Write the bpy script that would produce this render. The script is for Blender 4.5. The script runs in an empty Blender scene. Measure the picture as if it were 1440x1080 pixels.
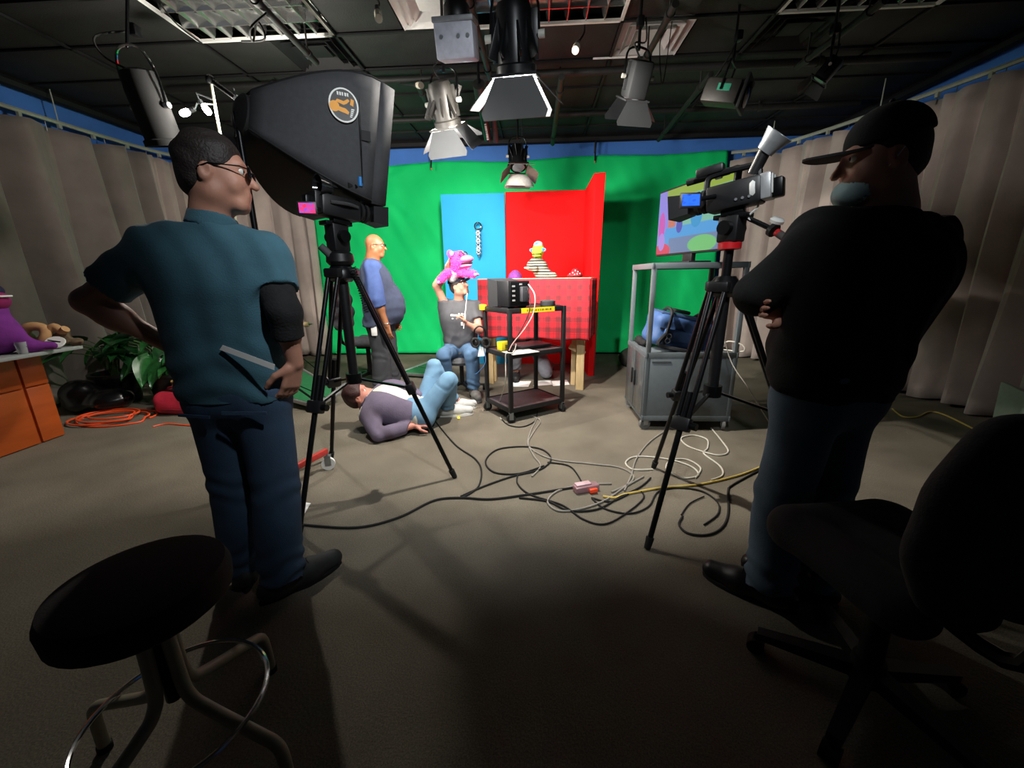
import bpy, bmesh, math, random
import numpy as np
from mathutils import Vector, Matrix, Euler
R = math.radians
rnd = random.Random(7)
SC = bpy.context.scene
COL = SC.collection

# ---------------------------------------------------------------- camera
F_PX, CAM_H, HORIZON = 570.0, 1.3, 388.0
PITCH = math.atan((540 - HORIZON) / F_PX)
cam_d = bpy.data.cameras.new('camera')
cam_d.sensor_width = 36.0
cam_d.lens = 36.0 * F_PX / 1440.0
cam_d.clip_start = 0.02
cam = bpy.data.objects.new('camera', cam_d)
COL.objects.link(cam)
cam.location = (0, 0, CAM_H)
ROLL = R(-0.8)
CAM_M = Matrix.Rotation(math.pi / 2 - PITCH, 3, 'X') @ Matrix.Rotation(ROLL, 3, 'Z')
cam.rotation_euler = CAM_M.to_euler()
SC.camera = cam

# ---------------------------------------------------------------- world, exposure
w = bpy.data.worlds.new('studio_dark')
SC.world = w
w.use_nodes = True
bg = w.node_tree.nodes['Background']
bg.inputs[0].default_value = (0.9, 0.95, 1.0, 1)
bg.inputs[1].default_value = 0.004
SC.view_settings.view_transform = 'Standard'
SC.view_settings.look = 'None'
SC.view_settings.exposure = EXPOSURE = 0.0
SC.view_settings.gamma = 1.0
SC.view_settings.use_curve_mapping = False

def lamp(name, kind, loc, target, energy, color=(1, 1, 1), size=0.1, angle=60, blend=0.5, parent=None, size_y=None):
    d = bpy.data.lights.new(name, kind)
    d.energy = energy
    d.color = color
    if kind == 'SPOT':
        d.spot_size = R(angle); d.spot_blend = blend; d.shadow_soft_size = size
    elif kind == 'AREA':
        d.size = size
        if size_y: d.shape = 'RECTANGLE'; d.size_y = size_y
        d.spread = R(angle)
    else:
        d.shadow_soft_size = size
    o = bpy.data.objects.new(name, d)
    COL.objects.link(o)
    o.location = loc
    if target is not None:
        o.rotation_euler = (Vector(target) - Vector(loc)).to_track_quat('-Z', 'Y').to_euler()
    if parent:
        o.parent = parent
        o.location = Vector(loc) - parent.location
    return o

# ---------------------------------------------------------------- pixel helpers (turn a spot seen in the photo into a point in the room)
def ray(x, y):
    return CAM_M @ Vector(((x - 720) / F_PX, (540 - y) / F_PX, -1.0))
def fl(x, y, z=0.0):
    d = ray(x, y); t = (z - CAM_H) / d.z
    return Vector((d.x * t, d.y * t, z))
def at(x, y, Y):
    d = ray(x, y); t = Y / d.y
    return Vector((d.x * t, Y, CAM_H + d.z * t))

# ---------------------------------------------------------------- materials
def lin(c):
    def f(v): return v / 12.92 if v <= 0.04045 else ((v + 0.055) / 1.055) ** 2.4
    return tuple(f(v) for v in c)
def hexc(h):
    return lin(tuple(int(h[i:i + 2], 16) / 255 for i in (0, 2, 4)))
_M = {}
def mat(name, col=(0.5, 0.5, 0.5), rough=0.6, metal=0.0, var=0.12, ns=30.0, bump=0.0, bs=None, emit=0.0, alpha=1.0, sheen=0.0, spec=0.5, trans=0.0, stretch=None):
    if name in _M: return _M[name]
    if isinstance(col, str): col = hexc(col)
    m = bpy.data.materials.new(name); m.use_nodes = True
    nt = m.node_tree; b = nt.nodes['Principled BSDF']
    b.inputs['Roughness'].default_value = rough
    b.inputs['Metallic'].default_value = metal
    b.inputs['Specular IOR Level'].default_value = spec
    b.inputs['Sheen Weight'].default_value = sheen
    b.inputs['Transmission Weight'].default_value = trans
    b.inputs['Alpha'].default_value = alpha
    tc = nt.nodes.new('ShaderNodeTexCoord')
    src = tc.outputs['Object']
    if stretch:
        mp = nt.nodes.new('ShaderNodeMapping'); mp.inputs['Scale'].default_value = stretch
        nt.links.new(src, mp.inputs['Vector']); src = mp.outputs['Vector']
    n = nt.nodes.new('ShaderNodeTexNoise'); n.inputs['Scale'].default_value = ns; n.inputs['Detail'].default_value = 4
    nt.links.new(src, n.inputs['Vector'])
    r = nt.nodes.new('ShaderNodeValToRGB')
    r.color_ramp.elements[0].position = 0.3; r.color_ramp.elements[1].position = 0.7
    r.color_ramp.elements[0].color = tuple(v * (1 - var) for v in col[:3]) + (1,)
    r.color_ramp.elements[1].color = tuple(min(1, v * (1 + var)) for v in col[:3]) + (1,)
    nt.links.new(n.outputs['Fac'], r.inputs['Fac'])
    nt.links.new(r.outputs['Color'], b.inputs['Base Color'])
    if emit:
        nt.links.new(r.outputs['Color'], b.inputs['Emission Color'])
        b.inputs['Emission Strength'].default_value = emit
    if bump:
        n2 = nt.nodes.new('ShaderNodeTexNoise'); n2.inputs['Scale'].default_value = bs or ns * 3; n2.inputs['Detail'].default_value = 3
        nt.links.new(src, n2.inputs['Vector'])
        bp = nt.nodes.new('ShaderNodeBump'); bp.inputs['Strength'].default_value = bump; bp.inputs['Distance'].default_value = 0.01
        nt.links.new(n2.outputs['Fac'], bp.inputs['Height'])
        nt.links.new(bp.outputs['Normal'], b.inputs['Normal'])
    _M[name] = m
    return m
def bsdf(m): return m.node_tree.nodes['Principled BSDF']

BLK = mat('black_plastic', '141416', 0.45, var=0.2)
BLKM = mat('black_metal', '17181a', 0.35, 0.6, var=0.2)
BLKS = mat('black_paint', '0d0d0f', 0.7, var=0.3, ns=12)
CHROME = mat('chrome', 'd0d2d4', 0.12, 1.0, var=0.03)
STEEL = mat('dull_steel', '9aa0a4', 0.35, 0.9, var=0.08)
GREYM = mat('grey_enamel', '5e666a', 0.45, 0.1, var=0.06)
WHITE = mat('white_plastic', 'e6e6e2', 0.5, var=0.04)
GREYP = mat('grey_plastic', '6e7175', 0.5, var=0.08)
RUB = mat('black_rubber', '101010', 0.85, var=0.2)
REDP = mat('red_plastic', 'c01820', 0.4, var=0.08)
YELT = mat('yellow_tape', 'f0d820', 0.5, var=0.05)
PAPER = mat('white_paper', 'eeeeea', 0.8, var=0.03)
CREAM = mat('cream_enamel', '9c9680', 0.4, var=0.06)

# ---------------------------------------------------------------- mesh builder
def frame(z, up=(0, 0, 1)):
    z = Vector(z).normalized(); u = Vector(up)
    if abs(z.dot(u)) > 0.98: u = Vector((0, 1, 0)) if abs(z.y) < 0.9 else Vector((1, 0, 0))
    x = u.cross(z).normalized(); y = z.cross(x)
    return x, y, z
class MB:
    def __init__(s): s.v = []; s.f = []; s.mi = []; s.cur = 0
    def add(s, vs, fs):
        o = len(s.v); s.v += [Vector(v) for v in vs]
        s.f += [tuple(i + o for i in f) for f in fs]; s.mi += [s.cur] * len(fs)
        return s
    def box(s, c, d, rot=None, bev=0.0):
        c = Vector(c); hx, hy, hz = d[0] / 2, d[1] / 2, d[2] / 2
        M = rot if isinstance(rot, Matrix) else (Euler(rot).to_matrix() if rot else Matrix.Identity(3))
        if bev <= 0:
            vs = [c + M @ Vector((x * hx, y * hy, z * hz)) for x in (-1, 1) for y in (-1, 1) for z in (-1, 1)]
            return s.add(vs, [(0, 1, 3, 2), (4, 6, 7, 5), (0, 4, 5, 1), (2, 3, 7, 6), (0, 2, 6, 4), (1, 5, 7, 3)])
        bm = bmesh.new(); bmesh.ops.create_cube(bm, size=1)
        for v in bm.verts: v.co = Vector((v.co.x * d[0], v.co.y * d[1], v.co.z * d[2]))
        bmesh.ops.bevel(bm, geom=bm.edges[:], offset=min(bev, min(d) * 0.45), segments=2, affect='EDGES', profile=0.5)
        bm.verts.index_update()
        s.add([c + M @ v.co for v in bm.verts], [[v.index for v in f.verts] for f in bm.faces]); bm.free()
        return s
    def cyl(s, a, b, r0, r1=None, n=14, cap=True):
        a, b = Vector(a), Vector(b); r1 = r0 if r1 is None else r1
        x, y, z = frame(b - a)
        vs = []
        for p, r in ((a, r0), (b, r1)):
            vs += [p + (x * math.cos(2 * math.pi * i / n) + y * math.sin(2 * math.pi * i / n)) * r for i in range(n)]
        fs = [(i, (i + 1) % n, n + (i + 1) % n, n + i) for i in range(n)]
        if cap: fs += [tuple(range(n - 1, -1, -1)), tuple(range(n, 2 * n))]
        return s.add(vs, fs)
    def lathe(s, prof, o, axis=(0, 0, 1), n=24, up=(0, 0, 1)):
        x, y, z = frame(axis, up); o = Vector(o); vs = []; fs = []
        for r, h in prof:
            vs += [o + z * h + (x * math.cos(2 * math.pi * i / n) + y * math.sin(2 * math.pi * i / n)) * r for i in range(n)]
        for k in range(len(prof) - 1):
            fs += [(k * n + i, k * n + (i + 1) % n, (k + 1) * n + (i + 1) % n, (k + 1) * n + i) for i in range(n)]
        fs += [tuple(range(n - 1, -1, -1)), tuple(range((len(prof) - 1) * n, len(prof) * n))]
        return s.add(vs, fs)
    def tube(s, pts, r, n=8, closed=False, sub=0):
        P = [Vector(p) for p in pts]
        if sub: P = spline(P, sub, closed)
        m = len(P); vs = []; fs = []
        px = None
        for i, p in enumerate(P):
            t = (P[(i + 1) % m] - P[i - 1]) if closed else (P[min(i + 1, m - 1)] - P[max(i - 1, 0)])
            if t.length < 1e-9: t = Vector((0, 0, 1))
            t.normalize()
            if px is None: x, y, _ = frame(t)
            else:
                x = px - t * px.dot(t)
                if x.length < 1e-6: x = frame(t)[0]
                x.normalize(); y = t.cross(x)
            px = x
            rr = r[i] if isinstance(r, (list, tuple)) and len(r) == m else (r if not isinstance(r, (list, tuple)) else r[0])
            vs += [p + (x * math.cos(2 * math.pi * k / n) + y * math.sin(2 * math.pi * k / n)) * rr for k in range(n)]
        for i in range(m if closed else m - 1):
            j = (i + 1) % m
            fs += [(i * n + k, i * n + (k + 1) % n, j * n + (k + 1) % n, j * n + k) for k in range(n)]
        if not closed: fs += [tuple(range(n - 1, -1, -1)), tuple(range((m - 1) * n, m * n))]
        return s.add(vs, fs)
    def sphere(s, c, r, M=None, nu=16, nv=10):
        c = Vector(c); r = (r, r, r) if isinstance(r, (int, float)) else r
        M = M or Matrix.Identity(3); vs = [c + M @ Vector((0, 0, -r[2]))]; fs = []
        for j in range(1, nv):
            t = -math.pi / 2 + math.pi * j / nv
            for i in range(nu):
                p = 2 * math.pi * i / nu
                vs.append(c + M @ Vector((math.cos(t) * math.cos(p) * r[0], math.cos(t) * math.sin(p) * r[1], math.sin(t) * r[2])))
        vs.append(c + M @ Vector((0, 0, r[2])))
        for i in range(nu):
            fs.append((0, 1 + (i + 1) % nu, 1 + i))
            for j in range(nv - 2):
                a = 1 + j * nu
                fs.append((a + i, a + (i + 1) % nu, a + nu + (i + 1) % nu, a + nu + i))
            e = 1 + (nv - 2) * nu
            fs.append((e + i, e + (i + 1) % nu, len(vs) - 1))
        return s.add(vs, fs)
    def prism(s, poly, a, b, o=(0, 0, 0), ax=None):
        # polygon in (u, v) swept from a to b along w ; ax = (u, v, w) axes
        u, v, w_ = [Vector(q) for q in (ax or ((1, 0, 0), (0, 1, 0), (0, 0, 1)))]; o = Vector(o); n = len(poly)
        vs = [o + u * p[0] + v * p[1] + w_ * a for p in poly] + [o + u * p[0] + v * p[1] + w_ * b for p in poly]
        fs = [(i, (i + 1) % n, n + (i + 1) % n, n + i) for i in range(n)] + [tuple(range(n - 1, -1, -1)), tuple(range(n, 2 * n))]
        return s.add(vs, fs)
    def hull(s, A, B):
        # two matching loops joined
        n = len(A)
        return s.add(list(A) + list(B), [(i, (i + 1) % n, n + (i + 1) % n, n + i) for i in range(n)] + [tuple(range(n - 1, -1, -1)), tuple(range(n, 2 * n))])
    def grid(s, fn, nu, nv):
        vs = [fn(i / nu, j / nv) for i in range(nu + 1) for j in range(nv + 1)]
        k = nv + 1
        return s.add(vs, [(i * k + j, (i + 1) * k + j, (i + 1) * k + j + 1, i * k + j + 1) for i in range(nu) for j in range(nv)])
    def mesh(s, name, off=Vector((0, 0, 0)), mats=None, smooth=None):
        me = bpy.data.meshes.new(name)
        me.from_pydata([v - off for v in s.v], [], s.f)
        for m in (mats or []): me.materials.append(m)
        if any(s.mi): me.polygons.foreach_set('material_index', s.mi)
        bm = bmesh.new(); bm.from_mesh(me); bmesh.ops.recalc_face_normals(bm, faces=bm.faces[:])
        if smooth is not False:
            a = R(smooth or 40)
            for f in bm.faces: f.smooth = True
            for e in bm.edges: e.smooth = len(e.link_faces) != 2 or e.calc_face_angle(0) < a
        bm.to_mesh(me); bm.free(); me.update()
        return me
    def build(s, name, m, parent=None, smooth=None, thick=0.0):
        off = wloc(parent) if parent else Vector((0, 0, 0))
        me = s.mesh(name, off, m if isinstance(m, (list, tuple)) else [m], smooth)
        o = bpy.data.objects.new(name, me); COL.objects.link(o)
        if parent: o.parent = parent
        if thick:
            md = o.modifiers.new('cloth', 'SOLIDIFY'); md.thickness = thick; md.offset = 0
        return o
def wloc(o):
    p = Vector((0, 0, 0))
    while o: p += o.location; o = o.parent
    return p
def spline(P, sub, closed=False):
    out = []; m = len(P)
    g = (lambda i: P[i % m]) if closed else (lambda i: P[max(0, min(m - 1, i))])
    for i in range(m if closed else m - 1):
        a, b, c, d = g(i - 1), g(i), g(i + 1), g(i + 2)
        for k in range(sub):
            t = k / sub
            out.append(0.5 * ((2 * b) + (c - a) * t + (2 * a - 5 * b + 4 * c - d) * t * t + (3 * b - a - 3 * c + d) * t ** 3))
    if not closed: out.append(P[-1])
    return out
def thing(name, label, cat, loc=(0, 0, 0), group=None):
    o = bpy.data.objects.new(name, None); COL.objects.link(o)
    o.empty_display_size = 0.1; o.location = loc
    return tag(o, label, cat, group)
def tag(o, label=None, cat=None, group=None, kind=None):
    if label: o['label'] = label
    if cat: o['category'] = cat
    if group: o['group'] = group
    if kind: o['kind'] = kind
    return o
def struct(o, label=None, cat=None):
    o['kind'] = 'structure'
    if label: o['label'] = label; o['category'] = cat
    return o
def place(root, M):
    root.matrix_world = M
    return root
def copy_tree(o, parent=None):
    c = o.copy(); COL.objects.link(c); c.parent = parent
    for ch in [q for q in bpy.data.objects if q.parent == o]: copy_tree(ch, c)
    return c
def piece(name, mesh, loc, parent, rot=None, scale=None):
    o = bpy.data.objects.new(name, mesh); COL.objects.link(o); o.parent = parent
    o.location = Vector(loc) - wloc(parent)
    if rot: o.rotation_euler = rot
    if scale: o.scale = scale
    return o
def text(name, body, size, o, ux, uy, m, parent, depth=0.001, align='CENTER', sx=1.0):
    cu = bpy.data.curves.new(name, 'FONT'); cu.body = body; cu.size = size; cu.extrude = depth
    cu.align_x = align; cu.align_y = 'CENTER'
    to = bpy.data.objects.new(name, cu); COL.objects.link(to)
    dg = bpy.context.evaluated_depsgraph_get()
    me = bpy.data.meshes.new_from_object(to.evaluated_get(dg))
    bpy.data.objects.remove(to)
    ux = Vector(ux).normalized(); uy = Vector(uy).normalized(); uz = ux.cross(uy)
    off = wloc(parent)
    for v in me.vertices: v.co = Vector(o) + ux * v.co.x * sx + uy * v.co.y + uz * v.co.z - off
    me.materials.clear(); me.materials.append(m)
    ob = bpy.data.objects.new(name, me); COL.objects.link(ob); ob.parent = parent
    return ob

# ---------------------------------------------------------------- smooth bodies: rounded pieces blended into one skin
def V3(p): return np.array([p[0], p[1], p[2]], dtype=np.float64)
class Blob:
    def __init__(s, h=0.008, k=0.03): s.p = []; s.h = h; s.k = k; s.cuts = []
    def cone(s, a, b, ra, rb=None, k=None, cut=False, flat=None, fs=1.0, sub=False, cuta=False):
        s.p.append(('c', V3(a), V3(b), ra, ra if rb is None else rb, s.k if k is None else k, cut, None if flat is None else V3(flat) / np.linalg.norm(V3(flat)), fs, sub, cuta)); return s
    def ell(s, c, r, ax=None, k=None, sub=False):
        A = np.eye(3) if ax is None else np.array([[q[0], q[1], q[2]] for q in ax])
        s.p.append(('e', V3(c), A, np.array(r, dtype=np.float64), s.k if k is None else k, sub)); return s
    def cut(s, o, n): s.cuts.append((V3(o), V3(n) / np.linalg.norm(V3(n)))); return s   # removes what lies on the side n points to
    def mesh(s, noise=0.0, nf=18.0, seed=1, fold=None):
        h = s.h; lo = np.full(3, 1e9); hi = np.full(3, -1e9); bb = []
        for q in s.p:
            if q[0] == 'c':
                m = max(q[3], q[4]) * max(1, q[8]) + q[5] + 3 * h
                l = np.minimum(q[1], q[2]) - m; u = np.maximum(q[1], q[2]) + m
            else:
                e = np.sqrt(((q[2] * q[3][:, None]) ** 2).sum(0)) + q[4] + 3 * h
                l = q[1] - e; u = q[1] + e
            bb.append((l, u, q[-2] if q[0] == 'c' else q[-1]))
            if not bb[-1][2]: lo = np.minimum(lo, l); hi = np.maximum(hi, u)
        n = np.ceil((hi - lo) / h).astype(int) + 1
        D = np.full(n, 1.0, dtype=np.float32)
        for q, (l, u, sub) in zip(s.p, bb):
            i0 = np.maximum(((l - lo) / h).astype(int), 0); i1 = np.minimum(((u - lo) / h).astype(int) + 2, n)
            if (i1 <= i0).any(): continue
            X, Y, Z = np.meshgrid(*[lo[a] + h * np.arange(i0[a], i1[a]) for a in range(3)], indexing='ij', sparse=True)
            if q[0] == 'c':
                a, b, ra, rb, k, cut, flat, fs, _, cuta = q[1:]
                px, py, pz = X - a[0], Y - a[1], Z - a[2]; d = b - a
                if flat is not None:
                    w_ = (px * flat[0] + py * flat[1] + pz * flat[2]) * (1 / fs - 1)
                    px, py, pz = px + w_ * flat[0], py + w_ * flat[1], pz + w_ * flat[2]
                    d = d + (1 / fs - 1) * d.dot(flat) * flat
                L2 = max(d.dot(d), 1e-12)
                t0 = (px * d[0] + py * d[1] + pz * d[2]) / L2
                t = np.clip(t0, 0, 1)
                dist = np.sqrt((px - t * d[0]) ** 2 + (py - t * d[1]) ** 2 + (pz - t * d[2]) ** 2) - (ra + (rb - ra) * t)
                if cut: dist = np.maximum(dist, (t0 - 1) * math.sqrt(L2))
                if cuta: dist = np.maximum(dist, -t0 * math.sqrt(L2))
            else:
                c, A, r, k, _ = q[1:]
                px, py, pz = X - c[0], Y - c[1], Z - c[2]
                e = [px * A[i][0] + py * A[i][1] + pz * A[i][2] for i in range(3)]
                k0 = np.sqrt(sum((e[i] / r[i]) ** 2 for i in range(3)))
                k1 = np.sqrt(sum((e[i] / r[i] ** 2) ** 2 for i in range(3))) + 1e-9
                dist = k0 * (k0 - 1) / k1
            dist = dist.astype(np.float32)
            S = D[i0[0]:i1[0], i0[1]:i1[1], i0[2]:i1[2]]
            if sub:
                hh = np.maximum(k - np.abs(S + dist), 0) / max(k, 1e-6)
                S[...] = np.maximum(S, -dist) + hh * hh * k / 4
            else:
                hh = np.maximum(k - np.abs(S - dist), 0) / max(k, 1e-6)
                S[...] = np.minimum(S, dist) - hh * hh * k / 4
        if s.cuts:
            X, Y, Z = np.meshgrid(*[lo[a] + h * np.arange(n[a]) for a in range(3)], indexing='ij', sparse=True)
            for o, nn in s.cuts:
                D = np.maximum(D, ((X - o[0]) * nn[0] + (Y - o[1]) * nn[1] + (Z - o[2]) * nn[2]).astype(np.float32))
        D = np.pad(D, 1, constant_values=1.0); lo = lo - h
        V, Fq = surfnets(D, lo, h)
        if noise or fold:
            g = np.zeros_like(V); a, b, c, d = Fq.T
            nn = np.cross(V[c] - V[a], V[d] - V[b])
            for q in (a, b, c, d): np.add.at(g, q, nn)
            g /= (np.linalg.norm(g, axis=1)[:, None] + 1e-12)
            if noise: V = V + g * (wob(V * nf, seed) * noise)[:, None]
            if fold: V = V + g * fold(V)[:, None]
        return V, Fq
    def build(s, name, m, parent=None, **kw):
        V, Fq = s.mesh(**kw)
        off = V3(wloc(parent)) if parent else np.zeros(3)
        me = bpy.data.meshes.new(name)
        me.vertices.add(len(V)); me.vertices.foreach_set('co', (V - off).astype(np.float32).ravel())
        me.loops.add(len(Fq) * 4); me.loops.foreach_set('vertex_index', Fq.astype(np.int32).ravel())
        me.polygons.add(len(Fq)); me.polygons.foreach_set('loop_start', np.arange(0, len(Fq) * 4, 4, dtype=np.int32))
        me.polygons.foreach_set('use_smooth', np.ones(len(Fq), dtype=bool))
        me.update(calc_edges=True); me.validate()
        me.materials.append(m)
        o = bpy.data.objects.new(name, me); COL.objects.link(o)
        if parent: o.parent = parent
        return o
def wob(P, seed=1):
    g = np.random.default_rng(seed); out = np.zeros(len(P))
    Q = P + 0.6 * np.sin(P[:, [1, 2, 0]] * 0.7 + 1.3)
    for i in range(7):
        d = g.normal(size=3); d /= np.linalg.norm(d)
        f = 0.6 + 1.6 * g.random()
        out += np.sin(Q @ d * f + g.random() * 6.28) / (0.6 + f * 0.5)
    return out / 3.0
def surfnets(D, lo, h):
    ins = D < 0
    c = [ins[i:D.shape[0] - 1 + i, j:D.shape[1] - 1 + j, k:D.shape[2] - 1 + k] for i in (0, 1) for j in (0, 1) for k in (0, 1)]
    al = c[0].copy(); an = c[0].copy()
    for q in c[1:]: al &= q; an |= q
    act = an & ~al
    I = np.argwhere(act); ids = np.full(act.shape, -1, dtype=np.int64); ids[act] = np.arange(len(I))
    cor = np.array([(i, j, k) for i in (0, 1) for j in (0, 1) for k in (0, 1)])
    val = np.stack([D[I[:, 0] + a, I[:, 1] + b, I[:, 2] + e] for a, b, e in cor], 1).astype(np.float64)
    acc = np.zeros((len(I), 3)); cnt = np.zeros(len(I))
    for a in range(8):
        for b in range(a + 1, 8):
            if np.abs(cor[a] - cor[b]).sum() != 1: continue
            m = (val[:, a] < 0) != (val[:, b] < 0)
            t = val[m, a] / (val[m, a] - val[m, b])
            acc[m] += cor[a] + t[:, None] * (cor[b] - cor[a]); cnt[m] += 1
    V = lo + h * (I + acc / cnt[:, None])
    Fs = []
    for ax in range(3):
        A = [slice(None)] * 3; B = [slice(None)] * 3; A[ax] = slice(0, -1); B[ax] = slice(1, None)
        a, b = ins[tuple(A)], ins[tuple(B)]
        E = np.argwhere(a != b); u, v = (ax + 1) % 3, (ax + 2) % 3
        E = E[(E[:, u] > 0) & (E[:, v] > 0)]
        fl_ = a[E[:, 0], E[:, 1], E[:, 2]]
        def g(du, dv):
            Q = E.copy(); Q[:, u] += du; Q[:, v] += dv
            return ids[Q[:, 0], Q[:, 1], Q[:, 2]]
        q = np.stack([g(-1, -1), g(0, -1), g(0, 0), g(-1, 0)], 1)
        q[~fl_] = q[~fl_][:, ::-1]
        Fs.append(q)
    Fq = np.concatenate(Fs)
    return V, Fq[(Fq >= 0).all(1)]
# ================================================================ the room (its walls stand a few degrees askew to the camera)
YAW = R(3.5)
E1 = Vector((math.cos(YAW), -math.sin(YAW), 0)); E2 = Vector((math.sin(YAW), math.cos(YAW), 0))
RMAT = Matrix.Rotation(-YAW, 3, 'Z')
def rm(u, v, z=0.0): return E1 * u + E2 * v + Vector((0, 0, z))
CEIL = 3.32
U0, U1, V0, V1 = -5.5, 4.4, -1.2, 7.05

def carpet_mat():
    m = mat('loop_carpet', '787267', 0.95, var=0.18, ns=2.2, sheen=0.0, spec=0.02)
    nt = m.node_tree; b = bsdf(m); tc = [n for n in nt.nodes if n.type == 'TEX_COORD'][0]
    base = b.inputs['Base Color'].links[0].from_socket
    v = nt.nodes.new('ShaderNodeTexVoronoi'); v.inputs['Scale'].default_value = 95
    nt.links.new(tc.outputs['Object'], v.inputs['Vector'])
    n = nt.nodes.new('ShaderNodeTexNoise'); n.inputs['Scale'].default_value = 220; n.inputs['Detail'].default_value = 2
    nt.links.new(tc.outputs['Object'], n.inputs['Vector'])
    mx = nt.nodes.new('ShaderNodeMix'); mx.data_type = 'RGBA'; mx.blend_type = 'MULTIPLY'; mx.inputs['Factor'].default_value = 0.75
    rp = nt.nodes.new('ShaderNodeValToRGB'); rp.color_ramp.elements[0].position = 0.3; rp.color_ramp.elements[1].position = 0.7
    rp.color_ramp.elements[0].color = (0.45, 0.45, 0.45, 1); rp.color_ramp.elements[1].color = (1.25, 1.22, 1.15, 1)
    nt.links.new(n.outputs['Fac'], rp.inputs['Fac'])
    nt.links.new(base, mx.inputs['A']); nt.links.new(rp.outputs['Color'], mx.inputs['B'])
    nt.links.new(mx.outputs['Result'], b.inputs['Base Color'])
    bp = nt.nodes.new('ShaderNodeBump'); bp.inputs['Strength'].default_value = 0.35; bp.inputs['Distance'].default_value = 0.004
    nt.links.new(v.outputs['Distance'], bp.inputs['Height']); nt.links.new(bp.outputs['Normal'], b.inputs['Normal'])
    return m
struct(MB().box(rm((U0 + U1) / 2, (V0 + V1) / 2, -0.05), (U1 - U0 + 0.2, V1 - V0 + 0.2, 0.1), RMAT).build('floor', carpet_mat(), smooth=False))
BLUEW = mat('blue_wall_paint', '4a86de', 0.7, var=0.06, ns=3)
struct(MB().box(rm((U0 + U1) / 2, V1 + 0.05, CEIL / 2), (U1 - U0 + 0.2, 0.1, CEIL), RMAT).build('wall_back', BLUEW, smooth=False))
struct(MB().box(rm(U0 - 0.05, (V0 + V1) / 2, CEIL / 2), (0.1, V1 - V0, CEIL), RMAT).build('wall_left', BLUEW, smooth=False))
struct(MB().box(rm(U1 + 0.05, (V0 + V1) / 2, CEIL / 2), (0.1, V1 - V0, CEIL), RMAT).build('wall_right', BLUEW, smooth=False))
CEILM = mat('black_tile_paint', '1d1d1c', 0.75, var=0.25, ns=5, bump=0.3, bs=90)
ceil = struct(MB().box(rm((U0 + U1) / 2, (V0 + V1) / 2, CEIL + 0.16), (U1 - U0 + 0.2, V1 - V0 + 0.2, 0.1), RMAT).build('ceiling', BLKS, smooth=False))
TU, TV, GU, GV = 1.22, 0.61, -2.95, 4.05
tile = MB().box((0, 0, 0), (TU - 0.03, TV - 0.03, 0.016), bev=0.004).mesh('ceiling_tile', mats=[CEILM])
htile = MB().box((0, 0, 0), (TU / 2 - 0.03, TV - 0.03, 0.016), bev=0.004).mesh('ceiling_tile', mats=[CEILM])
FIX = {}     # grid cells that hold a light or an air vent instead of a tile
for k in ((0, -1), (1, -1), (2, -1), (4, -1)): FIX[k] = 1
nu0, nu1 = math.floor((U0 - GU) / TU), math.ceil((U1 - GU) / TU)
nv0, nv1 = math.floor((V0 - GV) / TV), math.ceil((V1 - GV) / TV)
for i in range(nu0, nu1):
    for j in range(nv0, nv1):
        if (i, j) in ((0, -1), (2, -1), (4, -1)): continue
        u, v = GU + (i + 0.5) * TU, GV + (j + 0.5) * TV
        if (i, j) == (1, -1): piece('ceiling_tile', htile, rm(u - TU / 4, v, CEIL + 0.02), ceil, (0, 0, -YAW)); continue
        if (i, j) == (3, 0): piece('ceiling_tile', htile, rm(u + TU / 4, v, CEIL + 0.02), ceil, (0, 0, -YAW)); continue
        if (i, j) in ((0, 0), (4, 0)): piece('ceiling_tile', htile, rm(u - TU / 4 * (1 if i == 0 else -1), v, CEIL + 0.02), ceil, (0, 0, -YAW)); continue
        o = piece('ceiling_tile', tile, rm(u, v, CEIL + 0.02 + rnd.uniform(-0.002, 0.003)), ceil, (rnd.uniform(-.004, .004), rnd.uniform(-.003, .003), -YAW))
b = MB()
for i in range(nu0, nu1 + 1): b.box(rm(GU + i * TU, (V0 + V1) / 2, CEIL), (0.024, V1 - V0, 0.014), RMAT)
for j in range(nv0, nv1 + 1): b.box(rm((U0 + U1) / 2, GV + j * TV, CEIL), (U1 - U0, 0.024, 0.014), RMAT)
b.build('tile_grid', BLKS, ceil, smooth=False)
# black tubes where ceiling meets walls; the back one stands for a shadow gap
b = MB()
b.tube([rm(U0 + 0.1, V0, CEIL - 0.02), rm(U0 + 0.1, V1 - 0.12, CEIL - 0.02)], 0.06, 8)
b.tube([rm(U1 - 0.1, V0, CEIL - 0.02), rm(U1 - 0.1, V1 - 0.12, CEIL - 0.02)], 0.06, 8)
b.tube([rm(U0 + 0.1, V1 - 0.1, CEIL - 0.02), rm(U1 - 0.1, V1 - 0.1, CEIL - 0.02)], 0.06, 8)
struct(b.build('trim_1', BLKS))

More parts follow.
